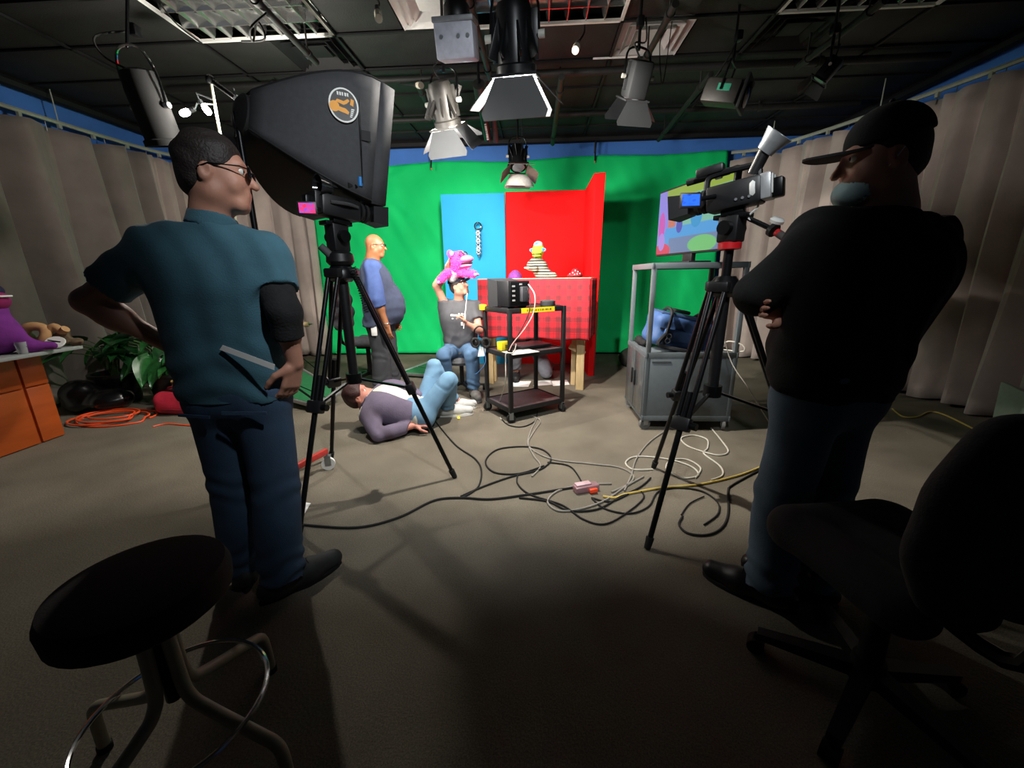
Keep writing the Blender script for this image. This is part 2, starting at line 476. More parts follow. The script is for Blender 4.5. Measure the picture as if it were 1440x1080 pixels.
# ---------------------------------------------------------------- curtains
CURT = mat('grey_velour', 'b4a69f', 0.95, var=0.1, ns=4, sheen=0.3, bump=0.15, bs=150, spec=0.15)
def path_pts(P, step=0.02):
    P = spline([Vector((p[0], p[1], 0)) for p in P], 30)
    out = [P[0]]; acc = 0
    for a, b in zip(P, P[1:]):
        acc += (b - a).length
        if acc >= step: out.append(b); acc = 0
    return out
def curtain(path, label, z0, z1, lam=0.2, amp=0.05, seed=1, m=CURT, gather=1.0, group='grey stage curtains', sgn=1):
    P = path; g = random.Random(seed); n = len(P); NV = 26
    phs = [0.0]
    for i in range(n): phs.append(phs[-1] + 2 * math.pi * 0.02 / (lam * (0.75 + 0.5 * (0.5 + 0.5 * math.sin(i * 0.07 + seed) * math.sin(i * 0.023 + 2 * seed)))))
    A = [0.55 + 0.45 * math.sin(i * 0.045 + seed * 1.7) for i in range(n)]
    def fn(i, j):
        p = P[i]; t = (P[min(n - 1, i + 1)] - P[max(0, i - 1)]).normalized(); nn = Vector((-t.y, t.x, 0))
        v = j / NV; sh = 0.35 * math.sin(3.1 * v + i * 0.013 + seed)
        w_ = sgn * (2.4 * abs(math.sin(phs[i] * 0.5 + sh * 0.5)) ** 0.75 - 1.2 + 0.25 * math.sin(1.7 * phs[i] + 1 + sh * 2))
        a = amp * (0.5 + 0.7 * (1 - v)) * (0.5 + A[i])
        zt = z1 - 0.035 * (0.5 + 0.5 * math.sin(phs[i] * 0.5 + 1))
        zb = z0 + 0.015 * math.sin(phs[i] * 0.5)
        q = p + nn * (w_ * a) + t * (0.03 * math.sin(phs[i] * 0.5 + 4 * v) * (1 - v))
        return rm(q.x, q.y, zb + (zt - zb) * v)
    vs = [fn(i, j) for i in range(n) for j in range(NV + 1)]; k = NV + 1
    b = MB().add(vs, [(i * k + j, (i + 1) * k + j, (i + 1) * k + j + 1, i * k + j + 1) for i in range(n - 1) for j in range(NV)])
    mid = P[n // 2]
    t = thing('curtain', label, 'curtain', rm(mid.x, mid.y, z0), group)
    b.build('drape', m, t, smooth=42, thick=0.004)
    hk = MB().tube([(0, 0, -0.05), (0, 0, 0.045)], 0.004, 5).mesh('hook', mats=[STEEL])
    for i in range(2, n, 14): piece('hook', hk, rm(P[i].x, P[i].y, z1), t)
    return t
RAILZ = 3.0
LP = [(-3.54, 6.72), (-3.95, 6.69), (-4.45, 6.6), (-4.95, 6.3), (-5.2, 5.7), (-5.27, 4.5), (-5.27, 3), (-5.27, 0.6)]
RP = [(2.85, 6.78), (3.25, 6.6), (3.62, 5.85), (3.9, 4.95), (4.08, 4.2), (4.18, 3.4), (4.22, 2), (4.22, 0.4)]
def cut_path(path, a, b_):
    P = path_pts(path); n = len(P); i0, i1 = max(0, int(a * n) - 4), min(n, int(b_ * n) + 4)
    return P[i0:i1]
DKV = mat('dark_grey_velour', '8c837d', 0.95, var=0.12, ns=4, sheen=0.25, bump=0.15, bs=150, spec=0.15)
ZT = RAILZ - 0.07
curtain(cut_path(LP, 0.0, 0.16), 'grey curtain hanging flat at the left edge of the green screen', 0.03, ZT, 0.15, 0.06, 2)
curtain(cut_path(LP, 0.16, 0.45), 'grey curtain between the desk plants and the corner by the green screen', 0.03, ZT, 0.2, 0.12, 5)
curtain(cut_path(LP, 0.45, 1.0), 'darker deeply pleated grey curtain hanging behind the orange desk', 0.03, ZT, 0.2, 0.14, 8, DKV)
curtain(cut_path(RP, 0.0, 0.2), 'grey curtain with one dark gap hanging behind the television cart', 0.03, ZT, 0.22, 0.11, 3, sgn=-1)
curtain(cut_path(RP, 0.2, 0.45) , 'grey curtain hanging behind the person in black', 0.03, ZT, 0.19, 0.11, 12, sgn=-1)
curtain(cut_path(RP, 0.45, 1.0), 'heavy grey curtain with deep folds beside the black swivel chair', 0.03, ZT + 0.02, 0.22, 0.15, 6, sgn=-1)
RAILM = mat('rail_enamel', 'b8bcae', 0.4, 0.2, var=0.05)
def rail(path, label):
    P = path_pts(path, 0.08); mid = P[len(P) // 2]
    t = thing('curtain_rail', label, 'curtain rail', rm(mid.x, mid.y, RAILZ))
    MB().tube([rm(p.x, p.y, RAILZ) for p in P], 0.022, 6).build('track', RAILM, t)
    bm_ = MB().box((0, 0, 0), (0.03, 0.03, 0.05)).mesh('carrier', mats=[RAILM])
    for i in range(2, len(P), 4): piece('carrier', bm_, rm(P[i].x, P[i].y, RAILZ - 0.035), t)
    for i in range(6, len(P), 14):
        MB().cyl(rm(P[i].x, P[i].y, RAILZ), rm(P[i].x, P[i].y, CEIL), 0.006, n=6).build('drop_rod', RAILM, t)
rail(LP, 'curved pale metal curtain rail above the left curtains')
rail(RP, 'curved pale metal curtain rail above the right curtains')
# ================================================================ ceiling fittings
TROF = mat('louvre_metal', 'b8bab8', 0.22, 0.9, var=0.05)
TROFB = mat('louvre_reflector', 'd0d2d0', 0.3, 0.6, var=0.08, ns=6)
def troffer(i, j, label):
    u, v = GU + (i + 0.5) * TU, GV + (j + 0.5) * TV; c = rm(u, v, CEIL)
    t = thing('ceiling_light', label, 'ceiling light', c, 'recessed louvre ceiling lights')
    b = MB()
    for s_ in (-1, 1):
        b.box(c + RMAT @ Vector((s_ * (TU / 2 - 0.012), 0, 0)), (0.024, TV, 0.022), RMAT); b.box(c + RMAT @ Vector((0, s_ * (TV / 2 - 0.012), 0)), (TU, 0.024, 0.022), RMAT)
    b.build('frame', WHITE, t, smooth=False)
    MB().box(c + Vector((0, 0, 0.1)), (TU - 0.02, TV - 0.02, 0.01), RMAT).build('reflector', TROFB, t, smooth=False)
    def blade(L, along):
        p = MB(); prof = [(-0.022, 0.04), (-0.012, 0.02), (-0.003, 0.0), (0.003, 0.0), (0.012, 0.02), (0.022, 0.04), (0.028, 0.085), (-0.028, 0.085)]
        p.prism(prof, -L / 2, L / 2, (0, 0, -0.005), ((0, 1, 0), (0, 0, 1), (1, 0, 0)) if along else ((1, 0, 0), (0, 0, 1), (0, 1, 0)))
        return p.mesh('louvre_blade', mats=[TROF])
    a, d = blade(TU - 0.05, True), blade(TV - 0.05, False)
    for k in range(1, 3): piece('louvre_blade', a, c + RMAT @ Vector((0, -TV / 2 + k * TV / 3, 0.005)), t, (0, 0, -YAW))
    for k in range(1, 8): piece('louvre_blade', d, c + RMAT @ Vector((-TU / 2 + k * TU / 8, 0, 0.005)), t, (0, 0, -YAW))
    for s_ in (-1, 0, 1): MB().cyl(c + RMAT @ Vector((-TU / 2 + 0.03, s_ * TV / 3, 0.075)), c + RMAT @ Vector((TU / 2 - 0.03, s_ * TV / 3, 0.075)), 0.013, n=8).build('tube_lamp', WHITE, t)
troffer(0, -1, 'unlit louvre ceiling light above the softbox and curtain')
troffer(2, -1, 'unlit louvre ceiling light above the hanging spotlights')
troffer(4, -1, 'unlit louvre ceiling light above the right tripod camera')
def vent(u, v, m, label):
    c = rm(u, v, CEIL); t = thing('air_vent', label, 'air vent', c)
    for k, (a, b_, z) in enumerate(((0.30, 0.255, 0.0), (0.235, 0.19, -0.004), (0.17, 0.12, -0.008))):
        p = MB()
        A = [c + RMAT @ Vector((x * a, y * a, z)) for x, y in ((-1, -1), (1, -1), (1, 1), (-1, 1))]
        B_ = [c + RMAT @ Vector((x * b_, y * b_, z + 0.045)) for x, y in ((-1, -1), (1, -1), (1, 1), (-1, 1))]
        n = 4
        A2 = [q + Vector((0, 0, 0.006)) for q in A]; B2 = [q + Vector((0, 0, 0.006)) for q in B_]
        p.add(A + B_ + A2 + B2, [(i, (i + 1) % 4, 4 + (i + 1) % 4, 4 + i) for i in range(4)] + [(8 + i, 12 + i, 12 + (i + 1) % 4, 8 + (i + 1) % 4) for i in range(4)] + [(i, 8 + i, 8 + (i + 1) % 4, (i + 1) % 4) for i in range(4)] + [(4 + i, 4 + (i + 1) % 4, 12 + (i + 1) % 4, 12 + i) for i in range(4)])
        p.build('vent_ring', m, t, smooth=False)
    MB().box(c + Vector((0, 0, 0.03)), (0.2, 0.2, 0.01), RMAT, 0.003).build('vent_plate', m, t)
    MB().box(c + Vector((0, 0, 0.06)), (0.6, 0.6, 0.01), RMAT).build('vent_box', m, t, smooth=False)
vent(GU + 1.75 * TU, GV - 0.5 * TV, WHITE, 'white square air vent beside the middle ceiling light')
vent(GU + 3.25 * TU, GV + 0.5 * TV, mat('vent_grey', 'b0aeac', 0.5, var=0.05), 'grey white square air vent above the small flood lamp')
vent(GU + 0.75 * TU, GV + 0.5 * TV, BLKS, 'black painted square air vent above the softbox')
vent(GU + 4.25 * TU, GV + 0.5 * TV, BLKS, 'black painted square air vent above the right side lamps')

# ---------------------------------------------------------------- lighting pipes
PIPE = mat('black_pipe', '1a1a19', 0.6, 0.0, var=0.25, ns=8)
def pipe(a, b_, label, r=0.026):
    a, b_ = Vector(a), Vector(b_); t = thing('lighting_pipe', label, 'pipe', (a + b_) / 2, 'black lighting pipes under the ceiling')
    MB().cyl(a, b_, r, n=12).build('tube', PIPE, t)
    for q in (0.15, 0.85):
        p = a.lerp(b_, q); MB().cyl(p, (p.x, p.y, CEIL + 0.01), 0.008, n=6).build('hanger_rod', PIPE, t)
        d = (b_ - a).normalized(); MB().cyl(p - d * 0.02, p + d * 0.02, r * 1.35, n=12).build('hanger_clip', PIPE, t)
PZ = 3.12
pipe(fl(340, -20, PZ), fl(445, 88, PZ), 'black lighting pipe crossing the louvre light above the softbox')
pipe(fl(654, -20, PZ), fl(690, 112, PZ), 'black lighting pipe between the grey lamp and the large spotlight')
pipe(fl(588, 120, PZ), fl(618, 182, PZ), 'short black lighting pipe behind the finned spotlight')
pipe(fl(790, 108, PZ), fl(777, 202, PZ), 'short black lighting pipe running back above the red set wall', 0.03)
pipe(fl(1000, 104, PZ), fl(926, 197, PZ), 'black lighting pipe running to the back wall beside the square lamp')
pipe(fl(1245, 0, PZ), fl(1120, 95, PZ), 'black lighting pipe above the small lamp by the right curtains')
pipe(fl(950, 5, PZ), fl(905, 88, PZ), 'black lighting pipe holding the small flood lamp')
pipe(rm(-3.9, 4.75, CEIL - 0.06), rm(3.9, 4.75, CEIL - 0.06), 'long black cross pipe spanning the room above the lamps', 0.034)
pipe(rm(-3.9, 5.85, CEIL - 0.06), rm(3.9, 5.85, CEIL - 0.06), 'long black cross pipe spanning the room in front of the back wall', 0.034)

# ---------------------------------------------------------------- hanging lamps
FIN = mat('lamp_fin_metal', '34322f', 0.5, 0.2, var=0.15)
DOOR = mat('barn_door_grey', '2e3032', 0.7, 0.0, var=0.1, ns=8)
LENSON = mat('glowing_lens', 'fff4e0', 0.3, emit=25.0, var=0.0)
LENS = mat('dark_lens', '8a8c90', 0.1, 0.1, var=0.02)
def spotlight(name, label, pos, aim, sc, door, doors, lensm, hang, body_m=FIN, doorlen=0.2, finn=5, energy=0, angle=70, color=(1, 0.93, 0.84), target=None, flaps=(True, True, True, True), doorm=None, box=False, spill=0):
    pos = Vector(pos); z = Vector(aim).normalized(); x, y, _ = frame(z); L = lambda a, b_, c: pos + (x * a + y * b_ + z * c) * sc
    t = thing(name, label, 'stage light', pos, 'stage lights hung from the ceiling')
    if box:
        MB().box(pos, (0.2 * sc, 0.2 * sc, 0.3 * sc), Matrix((x, y, z)).transposed(), 0.02).build('housing', body_m, t)
    else:
        MB().lathe([(0.03, -0.17), (0.085, -0.16), (0.1, -0.12), (0.1, 0.1), (0.115, 0.11), (0.115, 0.15), (0.1, 0.15), (0.095, 0.14)], pos, z, 20).build('housing', body_m, t) if sc == 1 else \
        MB().lathe([(a * sc, b_ * sc) for a, b_ in ((0.03, -0.17), (0.085, -0.16), (0.1, -0.12), (0.1, 0.1), (0.115, 0.11), (0.115, 0.15), (0.1, 0.15), (0.095, 0.14))], pos, z, 20).build('housing', body_m, t)
    fm = MB().box((0, 0, 0), (0.012 * sc, 0.05 * sc, 0.22 * sc), bev=0.003).mesh('fin', mats=[body_m])
    for k in range(finn * 2):
        a = 2 * math.pi * k / (finn * 2)
        d = x * math.cos(a) + y * math.sin(a); e = z.cross(d)
        o = piece('fin', fm, pos + (d * 0.105 - z * 0.02) * sc, t)
        o.rotation_euler = Matrix((e, d, z)).transposed().to_euler()
    MB().lathe([(0.0, 0.012), (0.05, 0.01), (0.088, 0.0), (0.088, -0.01)][::-1], L(0, 0, 0.15), z, 20).build('lens', lensm, t) if sc == 1 else MB().lathe([(0.088 * sc, -0.01 * sc), (0.088 * sc, 0.0), (0.05 * sc, 0.01 * sc), (0.002, 0.012 * sc)], L(0, 0, 0.15), z, 20).build('lens', lensm, t)
    fr = MB()
    for s_ in (-1, 1): fr.box(L(s_ * 0.12, 0, 0.155), (0.012 * sc, 0.25 * sc, 0.014 * sc), Matrix((x, y, z)).transposed()); fr.box(L(0, s_ * 0.12, 0.155), (0.25 * sc, 0.012 * sc, 0.014 * sc), Matrix((x, y, z)).transposed())
    fr.build('door_frame', body_m, t, smooth=False)
    for k, (ok, a) in enumerate(zip(flaps, doors)):
        if not ok: continue
        dx, dy = ((0, 1), (1, 0), (0, -1), (-1, 0))[k]
        n1 = x * dx + y * dy; n2 = (x * dy - y * dx)
        w0, w1 = (0.105, 0.19) if k % 2 == 0 else (0.1, 0.13)
        w0 *= door; w1 *= door
        b0 = L(0, 0, 0.165) + n1 * 0.118 * sc; dd = (z * math.cos(a) + n1 * math.sin(a)) * doorlen * sc
        A = [b0 - n2 * w0 * sc, b0 + n2 * w0 * sc, b0 + dd * 0.82 + n2 * w1 * sc, b0 + dd + n2 * w1 * 0.93 * sc, b0 + dd - n2 * w1 * 0.93 * sc, b0 + dd * 0.82 - n2 * w1 * sc]
        nn = (n1 * math.cos(a) - z * math.sin(a)) * 0.004 * sc
        MB().hull(A, [p + nn for p in A]).build('barn_door', doorm or DOOR, t, smooth=False)
    # yoke and clamp
    hang = Vector(hang)
    yk = [L(0.135, 0, -0.02)]; top = pos + (hang - pos).normalized() * 0.24 * sc
    s1 = top + x * 0.1 * sc; s0 = top - x * 0.1 * sc
    MB().tube([L(0.125, 0, -0.02), L(0.135, 0, -0.02), s1, s0, L(-0.135, 0, -0.02), L(-0.125, 0, -0.02)], 0.008 * max(1, sc), 6, sub=5).build('yoke', BLKM, t)
    MB().cyl(top, Vector((hang.x, hang.y, CEIL + 0.012)), 0.012, n=8).build('hanger', BLKM, t)
    MB().box(hang, (0.05, 0.06, 0.07), bev=0.01).build('clamp', BLKM, t)
    for s_ in (-1, 1): MB().cyl(L(s_ * 0.13, 0, -0.02), L(s_ * 0.165, 0, -0.02), 0.02 * sc, n=10).build('tilt_knob', mat('pale_knob', 'a8a8a0', 0.5), t)
    MB().tube([L(0, 0.05, -0.16), L(0.06, 0.1, -0.26), hang + Vector((0.05, 0, -0.12)), hang + Vector((0.04, 0, 0.03))], 0.006, 6, sub=6).build('power_cable', RUB, t)
    if energy: lamp('stage_lamp', 'SPOT', L(0, 0, 0.38), target or (L(0, 0, 3)), energy, color, 0.05 * sc, angle, 0.6, t)
    if spill: lamp('stage_lamp_spill', 'POINT', L(0, 0, 0.175), None, spill, color, 0.03, parent=t)
    return t
DOORS1 = (0.9, 0.7, 0.1, 0.6); DOORS2 = (0.3, 0.8, 0.2, 0.8)
def hz(p, z=PZ): return Vector((p.x, p.y, z))
p = fl(624, 148, 2.62)
spotlight('spotlight', 'finned spotlight with open grey barn doors lit white inside', p, (0.16, 0.42, -0.9), 0.95, 1.0, DOORS1, LENSON, hz(p) + Vector((0.02, 0.02, 0)), energy=185, angle=95, target=(-1.7, 6.4, 1.6), spill=105)
SPARE = None
p = fl(724, 58, 2.7)
spotlight('spotlight', 'large black finned spotlight with wide grey barn door below the louvre light', p, (0.05, 0.3, -0.95), 1.12, 1.0, DOORS2, LENSON, hz(p), body_m=BLKM, spill=330, energy=35, angle=80, target=(0.2, 5.9, 1.2))
p = fl(728, 222, 2.62)
sf = spotlight('spotlight', 'spotlight with brown side flaps and pale round reflector before the green screen', p, (0.05, -0.35, -0.9), 0.82, 1.0, (0.9, 0.75, 0.3, 0.75), LENS, hz(p, PZ), doorm=mat('brown_flap', '6a5a52', 0.6, 0.2), body_m=BLKM)
p2 = Vector(p) + Vector((0.02, -0.1, -0.3))
MB().lathe([(0.03, 0.10), (0.09, 0.085), (0.14, 0.04), (0.165, -0.02), (0.16, -0.02), (0.13, 0.035), (0.085, 0.075), (0.02, 0.09)], p2, (0.05, -0.15, 1), 28).build('reflector_dish', mat('frosted_dish', 'c4c2bc', 0.35, 0.3), sf)
p = fl(896, 112, 2.75)
spotlight('flood_lamp', 'small square flood lamp with one grey flap hanging beside the grey vent', p, (-0.1, 0.45, -0.85), 0.8, 1.0, (0.2, 0.4, 0.3, 0.7), LENS, hz(p), box=True, finn=1, flaps=(True, False, True, True), body_m=DOOR)
p = fl(1165, 98, 2.85)
spotlight('flood_lamp', 'tiny lamp with dark flap and white plate near the right curtains', p, (-0.5, 0.35, -0.75), 0.55, 1.0, (0.2, 0.4, 0.3, 0.9), LENS, hz(p), box=True, finn=1, flaps=(True, False, False, True), body_m=BLKM)
p = Vector((0.45, 0.1, 2.95))
spotlight('spotlight', 'black spotlight hung over the foreground aimed at the two cameras', p, (-0.15, 0.85, -0.5), 0.9, 1.0, (0.7, 0.7, 0.5, 0.7), LENS, hz(p), body_m=BLKM, energy=190, angle=80, target=(-0.05, 2.4, 1.5), color=(0.92, 0.97, 1.0))
# square projector lamp turned to the right
def projector_lamp():
    p = fl(1030, 132, 2.72); t = thing('projector_lamp', 'dark square projector lamp with round lens and teal sticker', 'stage light', p, 'stage lights hung from the ceiling')
    z = Vector((0.75, -0.55, -0.28)).normalized(); x, y, _ = frame(z); M = Matrix((x, y, z)).transposed(); L = lambda a, b_, c: p + x * a + y * b_ + z * c
    MB().box(L(0, 0, -0.08), (0.17, 0.17, 0.28), M, 0.015).build('housing', FIN, t)
    MB().box(L(0, 0, 0.1), (0.24, 0.24, 0.025), M, 0.006).build('front_plate', DOOR, t)
    MB().lathe([(0.09, 0), (0.09, 0.012), (0.06, 0.02), (0.002, 0.024)], L(0, 0, 0.108), z, 24).build('lens', mat('black_glass', '08080a', 0.08), t)
    MB().box(L(-0.087, 0.02, -0.06), (0.004, 0.05, 0.1), M).build('sticker', mat('teal_sticker', '2a9a7a', 0.5), t)
    MB().tube([L(0.1, 0, -0.08), L(0.1, 0.2, -0.08), L(-0.1, 0.2, -0.08), L(-0.1, 0, -0.08)], 0.009, 6).build('yoke', BLKM, t)
    MB().cyl(L(0, 0.2, -0.08), hz(L(0, 0.2, -0.08), CEIL + 0.012), 0.01, n=8).build('hanger', BLKM, t)
    MB().box(hz(p), (0.05, 0.06, 0.07), bev=0.01).build('clamp', BLKM, t)
    MB().tube([L(0, -0.02, -0.22), L(0.05, -0.1, -0.3), p + Vector((-0.1, 0, 0.2)), hz(p)], 0.006, 6, sub=6).build('power_cable', RUB, t)
projector_lamp()
# pale box lamp with black motor head
def box_lamp():
    p = fl(643, 60, 2.78); t = thing('box_lamp', 'pale grey box lamp under a black round mount by the pipe', 'stage light', p, 'stage lights hung from the ceiling')
    M = Euler((R(18), 0, R(-6))).to_matrix()
    MB().box(p, (0.25, 0.2, 0.19), M, 0.012).build('housing', mat('pale_lamp_grey', 'a6a8b4', 0.5, 0.1), t)
    MB().box(p + M @ Vector((0, 0, 0.105)), (0.262, 0.212, 0.03), M, 0.006).build('rim', mat('rim_grey', '7a7c80', 0.5, 0.2), t)
    for a in (-0.08, 0.03, 0.09): MB().cyl(p + M @ Vector((a, -0.1, 0.02)), p + M @ Vector((a, -0.108, 0.02)), 0.012, n=10).build('screw', STEEL, t)
    MB().lathe([(0.07, 0), (0.085, 0.02), (0.085, 0.1), (0.06, 0.14), (0.075, 0.15), (0.075, 0.2), (0.04, 0.22)], p + Vector((0, 0.03, 0.11)), (0, 0.1, 1), 18).build('mount', BLK, t)
    MB().cyl(p + Vector((0, 0.05, 0.3)), p + Vector((0, 0.05, CEIL - p.z)), 0.015, n=8).build('hanger', BLKM, t)
box_lamp()
def tube_lamp():
    a, b_ = fl(673, 118, 2.85), fl(686, 196, 2.62); t = thing('stick_lamp', 'slim black stick lamp with white lettering hanging beside the finned spotlight', 'stage light', a, 'stage lights hung from the ceiling')
    MB().cyl(a, a.lerp(b_, 0.4), 0.05, 0.05, n=14).build('head', BLK, t); MB().cyl(a.lerp(b_, 0.4), b_, 0.04, 0.034, n=14).build('barrel', BLKM, t)
    d = (b_ - a).normalized(); x = frame(d)[0]
    MB().cyl(a.lerp(b_, 0.22), a.lerp(b_, 0.27), 0.055, n=14).build('collar', DOOR, t)
    u = Vector((0, -0.5, -1)).normalized(); n_ = (Vector((0, 0, CAM_H)) - b_); n_ = (n_ - d * n_.dot(d)).normalized()
    for k in range(7): MB().box(a.lerp(b_, 0.62 + k * 0.05) + n_ * 0.0395, (0.02, 0.03 if k % 3 else 0.015, 0.004), Matrix((d.cross(n_), d, n_)).transposed()).build('letter_mark', WHITE, t)
    MB().cyl(a, hz(a, CEIL + 0.012), 0.012, n=8).build('hanger', BLKM, t); MB().box(hz(a), (0.05, 0.06, 0.07), bev=0.01).build('clamp', BLKM, t)
    m2 = mat('maroon_tube', '3a1c22', 0.6, var=0.15)
    MB().cyl(a + Vector((0.085, 0.05, 0.02)), b_ + Vector((0.08, 0.05, 0)), 0.028, n=12).build('side_tube', m2, t)
tube_lamp()
def can_lamp():
    p = fl(212, 150, 2.62); t = thing('can_lamp', 'large black can lamp with wire yoke hanging before the left wall', 'stage light', p, 'stage lights hung from the ceiling')
    z = Vector((0.04, 0.25, -1)).normalized(); x, y, _ = frame(z); L = lambda a, b_, c: p + x * a + y * b_ + z * c
    MB().lathe([(0.06, -0.24), (0.11, -0.22), (0.125, -0.1), (0.125, 0.22), (0.14, 0.23), (0.14, 0.27), (0.12, 0.27), (0.115, 0.1)], p, z, 24).build('housing', mat('matt_black', '09090a', 0.8), t)
    MB().tube([L(0.14, 0, 0), L(0.16, 0, -0.2), L(0.09, 0, -0.36), L(-0.09, 0, -0.36), L(-0.16, 0, -0.2), L(-0.14, 0, 0)], 0.01, 6, sub=4).build('yoke', CHROME, t)
    for s_ in (-1, 1): MB().cyl(L(s_ * 0.13, 0, 0), L(s_ * 0.17, 0, 0), 0.022, n=10).build('tilt_knob', STEEL, t)
    MB().cyl(L(0, 0, -0.36), hz(p, CEIL + 0.012), 0.012, n=8).build('hanger', BLKM, t); MB().box(hz(p), (0.06, 0.07, 0.08), bev=0.01).build('clamp', BLKM, t)
    MB().tube([L(0, -0.05, -0.22), L(0.1, -0.12, -0.3), L(0.12, -0.1, -0.42), hz(p)], 0.007, 6, sub=6).build('power_cable', RUB, t)
can_lamp()
# lamp bar with three bare lit lamps on a stand behind the left operator
BULB = mat('lit_bulb', 'fff6ea', 0.3, emit=60.0, var=0.0)
def lamp_stand():
    top = at(296, 112, 3.75); t = thing('lamp_stand', 'tall lamp stand with side arm and three lit bare bulbs', 'lamp stand', (top.x, top.y, 0))
    MB().cyl((top.x, top.y, 0.12), top, 0.014, 0.011, n=10).build('pole', mat('pale_pole', 'b0b29a', 0.4, 0.5), t)
    for a in (0.4, 2.5, 4.6): MB().cyl((top.x, top.y, 0.55), (top.x + 0.5 * math.cos(a), top.y + 0.5 * math.sin(a), 0.02), 0.011, n=8).build('leg', BLKM, t)
    e = at(331, 138, 3.7); MB().cyl(top, e, 0.02, n=10).build('side_arm', BLKM, t); MB().sphere(top, 0.035).build('joint', BLKM, t)
    for q, dirn, en in ((at(338, 146, 3.7), (0.4, -0.1, -0.8), 101), (at(288, 151, 3.75), (0.5, -0.1, -0.7), 90), (at(264, 157, 3.75), (-0.9, -0.1, -0.35), 60)):
        d = Vector(dirn).normalized()
        MB().cyl(q - d * 0.06, q - d * 0.02, 0.018, n=10).build('socket', STEEL, t)
        MB().lathe([(0.012, -0.02), (0.024, 0.0), (0.026, 0.03), (0.02, 0.055), (0.002, 0.066)], q, d, 14).build('bulb', BULB, t)
        MB().tube([q - d * 0.06, q - d * 0.09 + Vector((0, 0, 0.03)), (e if en == 101 else Vector((top.x, top.y, q.z + 0.05)))], 0.008, 6).build('bracket', STEEL, t)
        if en > 100: lamp('bulb_light', 'POINT', q + d * 0.09, None, en, (1, 0.95, 0.86), 0.04, parent=t)
    return t
lamp_stand()
# hanging plugs
def plug(p0, p1, label):
    t = thing('hanging_plug', label, 'plug', p1); p0, p1 = Vector(p0), Vector(p1); d = (p1 - p0).normalized()
    MB().cyl(p1 - d * 0.16, p1 - d * 0.05, 0.02, 0.024, n=12).build('boot', BLK, t); MB().cyl(p1 - d * 0.05, p1 + d * 0.06, 0.026, n=12).build('shell', mat('ivory', 'cfc8b4', 0.5), t)
    MB().tube([p0, p0.lerp(p1, 0.4) + Vector((0.02, 0, 0)), p1 - d * 0.15], 0.008, 6, sub=4).build('cable', RUB, t)
plug(fl(822, 35, CEIL), fl(810, 68, 2.85), 'ivory plug dangling on black cable beside the large spotlight')
plug(fl(528, -5, CEIL), fl(532, 22, 3.05), 'ivory plug dangling on black cable over the white vent')
plug(fl(560, 118, CEIL - 0.05), fl(590, 120, 2.9), 'ivory plug on black cable behind the finned spotlight')
o = MB().tube([fl(225, 5, CEIL - 0.01), fl(250, 35, CEIL - 0.04), fl(285, 62, CEIL - 0.02)], 0.006, 6, sub=6).build('ceiling_cable', RUB); tag(o, 'thin black cable hanging across the left louvre light', 'cable')
o = MB().tube([fl(375, 18, PZ - 0.03), fl(352, 40, PZ - 0.12), fl(356, 58, PZ - 0.14), fl(362, 30, PZ - 0.05), fl(372, 55, PZ - 0.14), fl(340, 58, PZ - 0.1)], 0.007, 6, sub=8).build('ceiling_cable', RUB); tag(o, 'looped black cable tied to the pipe by the left louvre light', 'cable')
o = MB().tube([fl(945, 30, CEIL - 0.02), fl(932, 118, 2.8), fl(928, 62, 3.0), fl(938, 40, CEIL - 0.05)], 0.004, 6, sub=8).build('ceiling_cable', RUB); tag(o, 'thin cord hanging in a loop beside the small flood lamp', 'cable')
o = MB().box(fl(865, 81, CEIL - 0.01), (0.42, 0.012, 0.012), RMAT).build('ceiling_strip', WHITE); tag(o, 'short white strip on the ceiling below the grey vent', 'strip')
# ================================================================ green screen, set walls, puppet stage
def cloth_noise(u, v, s): return math.sin(u * 3.1 + s) * math.sin(v * 2.3 + 2 * s) + 0.5 * math.sin(u * 7.7 - v * 5.1 + s) + 0.3 * math.sin(u * 15 + v * 9)
GREEN = mat('chroma_green_cloth', '0cd474', 0.75, var=0.05, ns=2, spec=0.25)
gs = thing('green_screen', 'bright green chroma cloth hung across the back wall', 'green screen', rm(0, 6.86, 0.02))
b = MB(); GU0, GU1 = -3.62, 2.85
def gfn(a, c):
    u = GU0 + (GU1 - GU0) * a; z = 0.03 + (2.97 + 0.06 * a) * c - 0.03 * math.sin(a * math.pi * 3) ** 2 * c
    r_ = 0.012 * cloth_noise(u * 1.6, z * 1.4, 1.0) + 0.02 * math.sin(u * 2.2 + z * 0.5) + 0.014 * max(0, math.sin(u * 9 + z * 4 * math.sin(u))) * (1 - c) * (1 if u > 1 or u < -1.5 else 0.3)
    fan = 0.012 * math.sin(14 * math.atan2(z - 2.7, u + 2.6)) * math.exp(-((u + 2.0) ** 2 + (z - 1.8) ** 2) * 0.5)
    return rm(u, 6.87 - abs(0) + r_ + fan - 0.12 * max(0, 0.12 - c) * 4, z)
b.grid(gfn, 150, 70); b.build('cloth', GREEN, gs, smooth=80, thick=0.004)
for q, side in (((606, 222), 'above the bald person'), ((837, 212), 'above the red set wall')):
    p = at(q[0], q[1], 6.78)
    t = thing('spring_clamp', 'black spring clamp gripping the green cloth ' + side, 'clamp', p, 'clamps along the green screen')
    MB().box(p + Vector((0, 0, 0.05)), (0.03, 0.03, 0.16), (0.1, 0.05, 0), 0.005).build('jaw', BLK, t); MB().box(p + Vector((0, -0.01, -0.08)), (0.02, 0.025, 0.12), (-0.2, 0.03, 0), 0.005).build('handle', BLK, t); MB().sphere(p + Vector((0, 0, -0.15)), 0.016).build('tip', mat('orange_tip', 'c89a6a', 0.5), t)

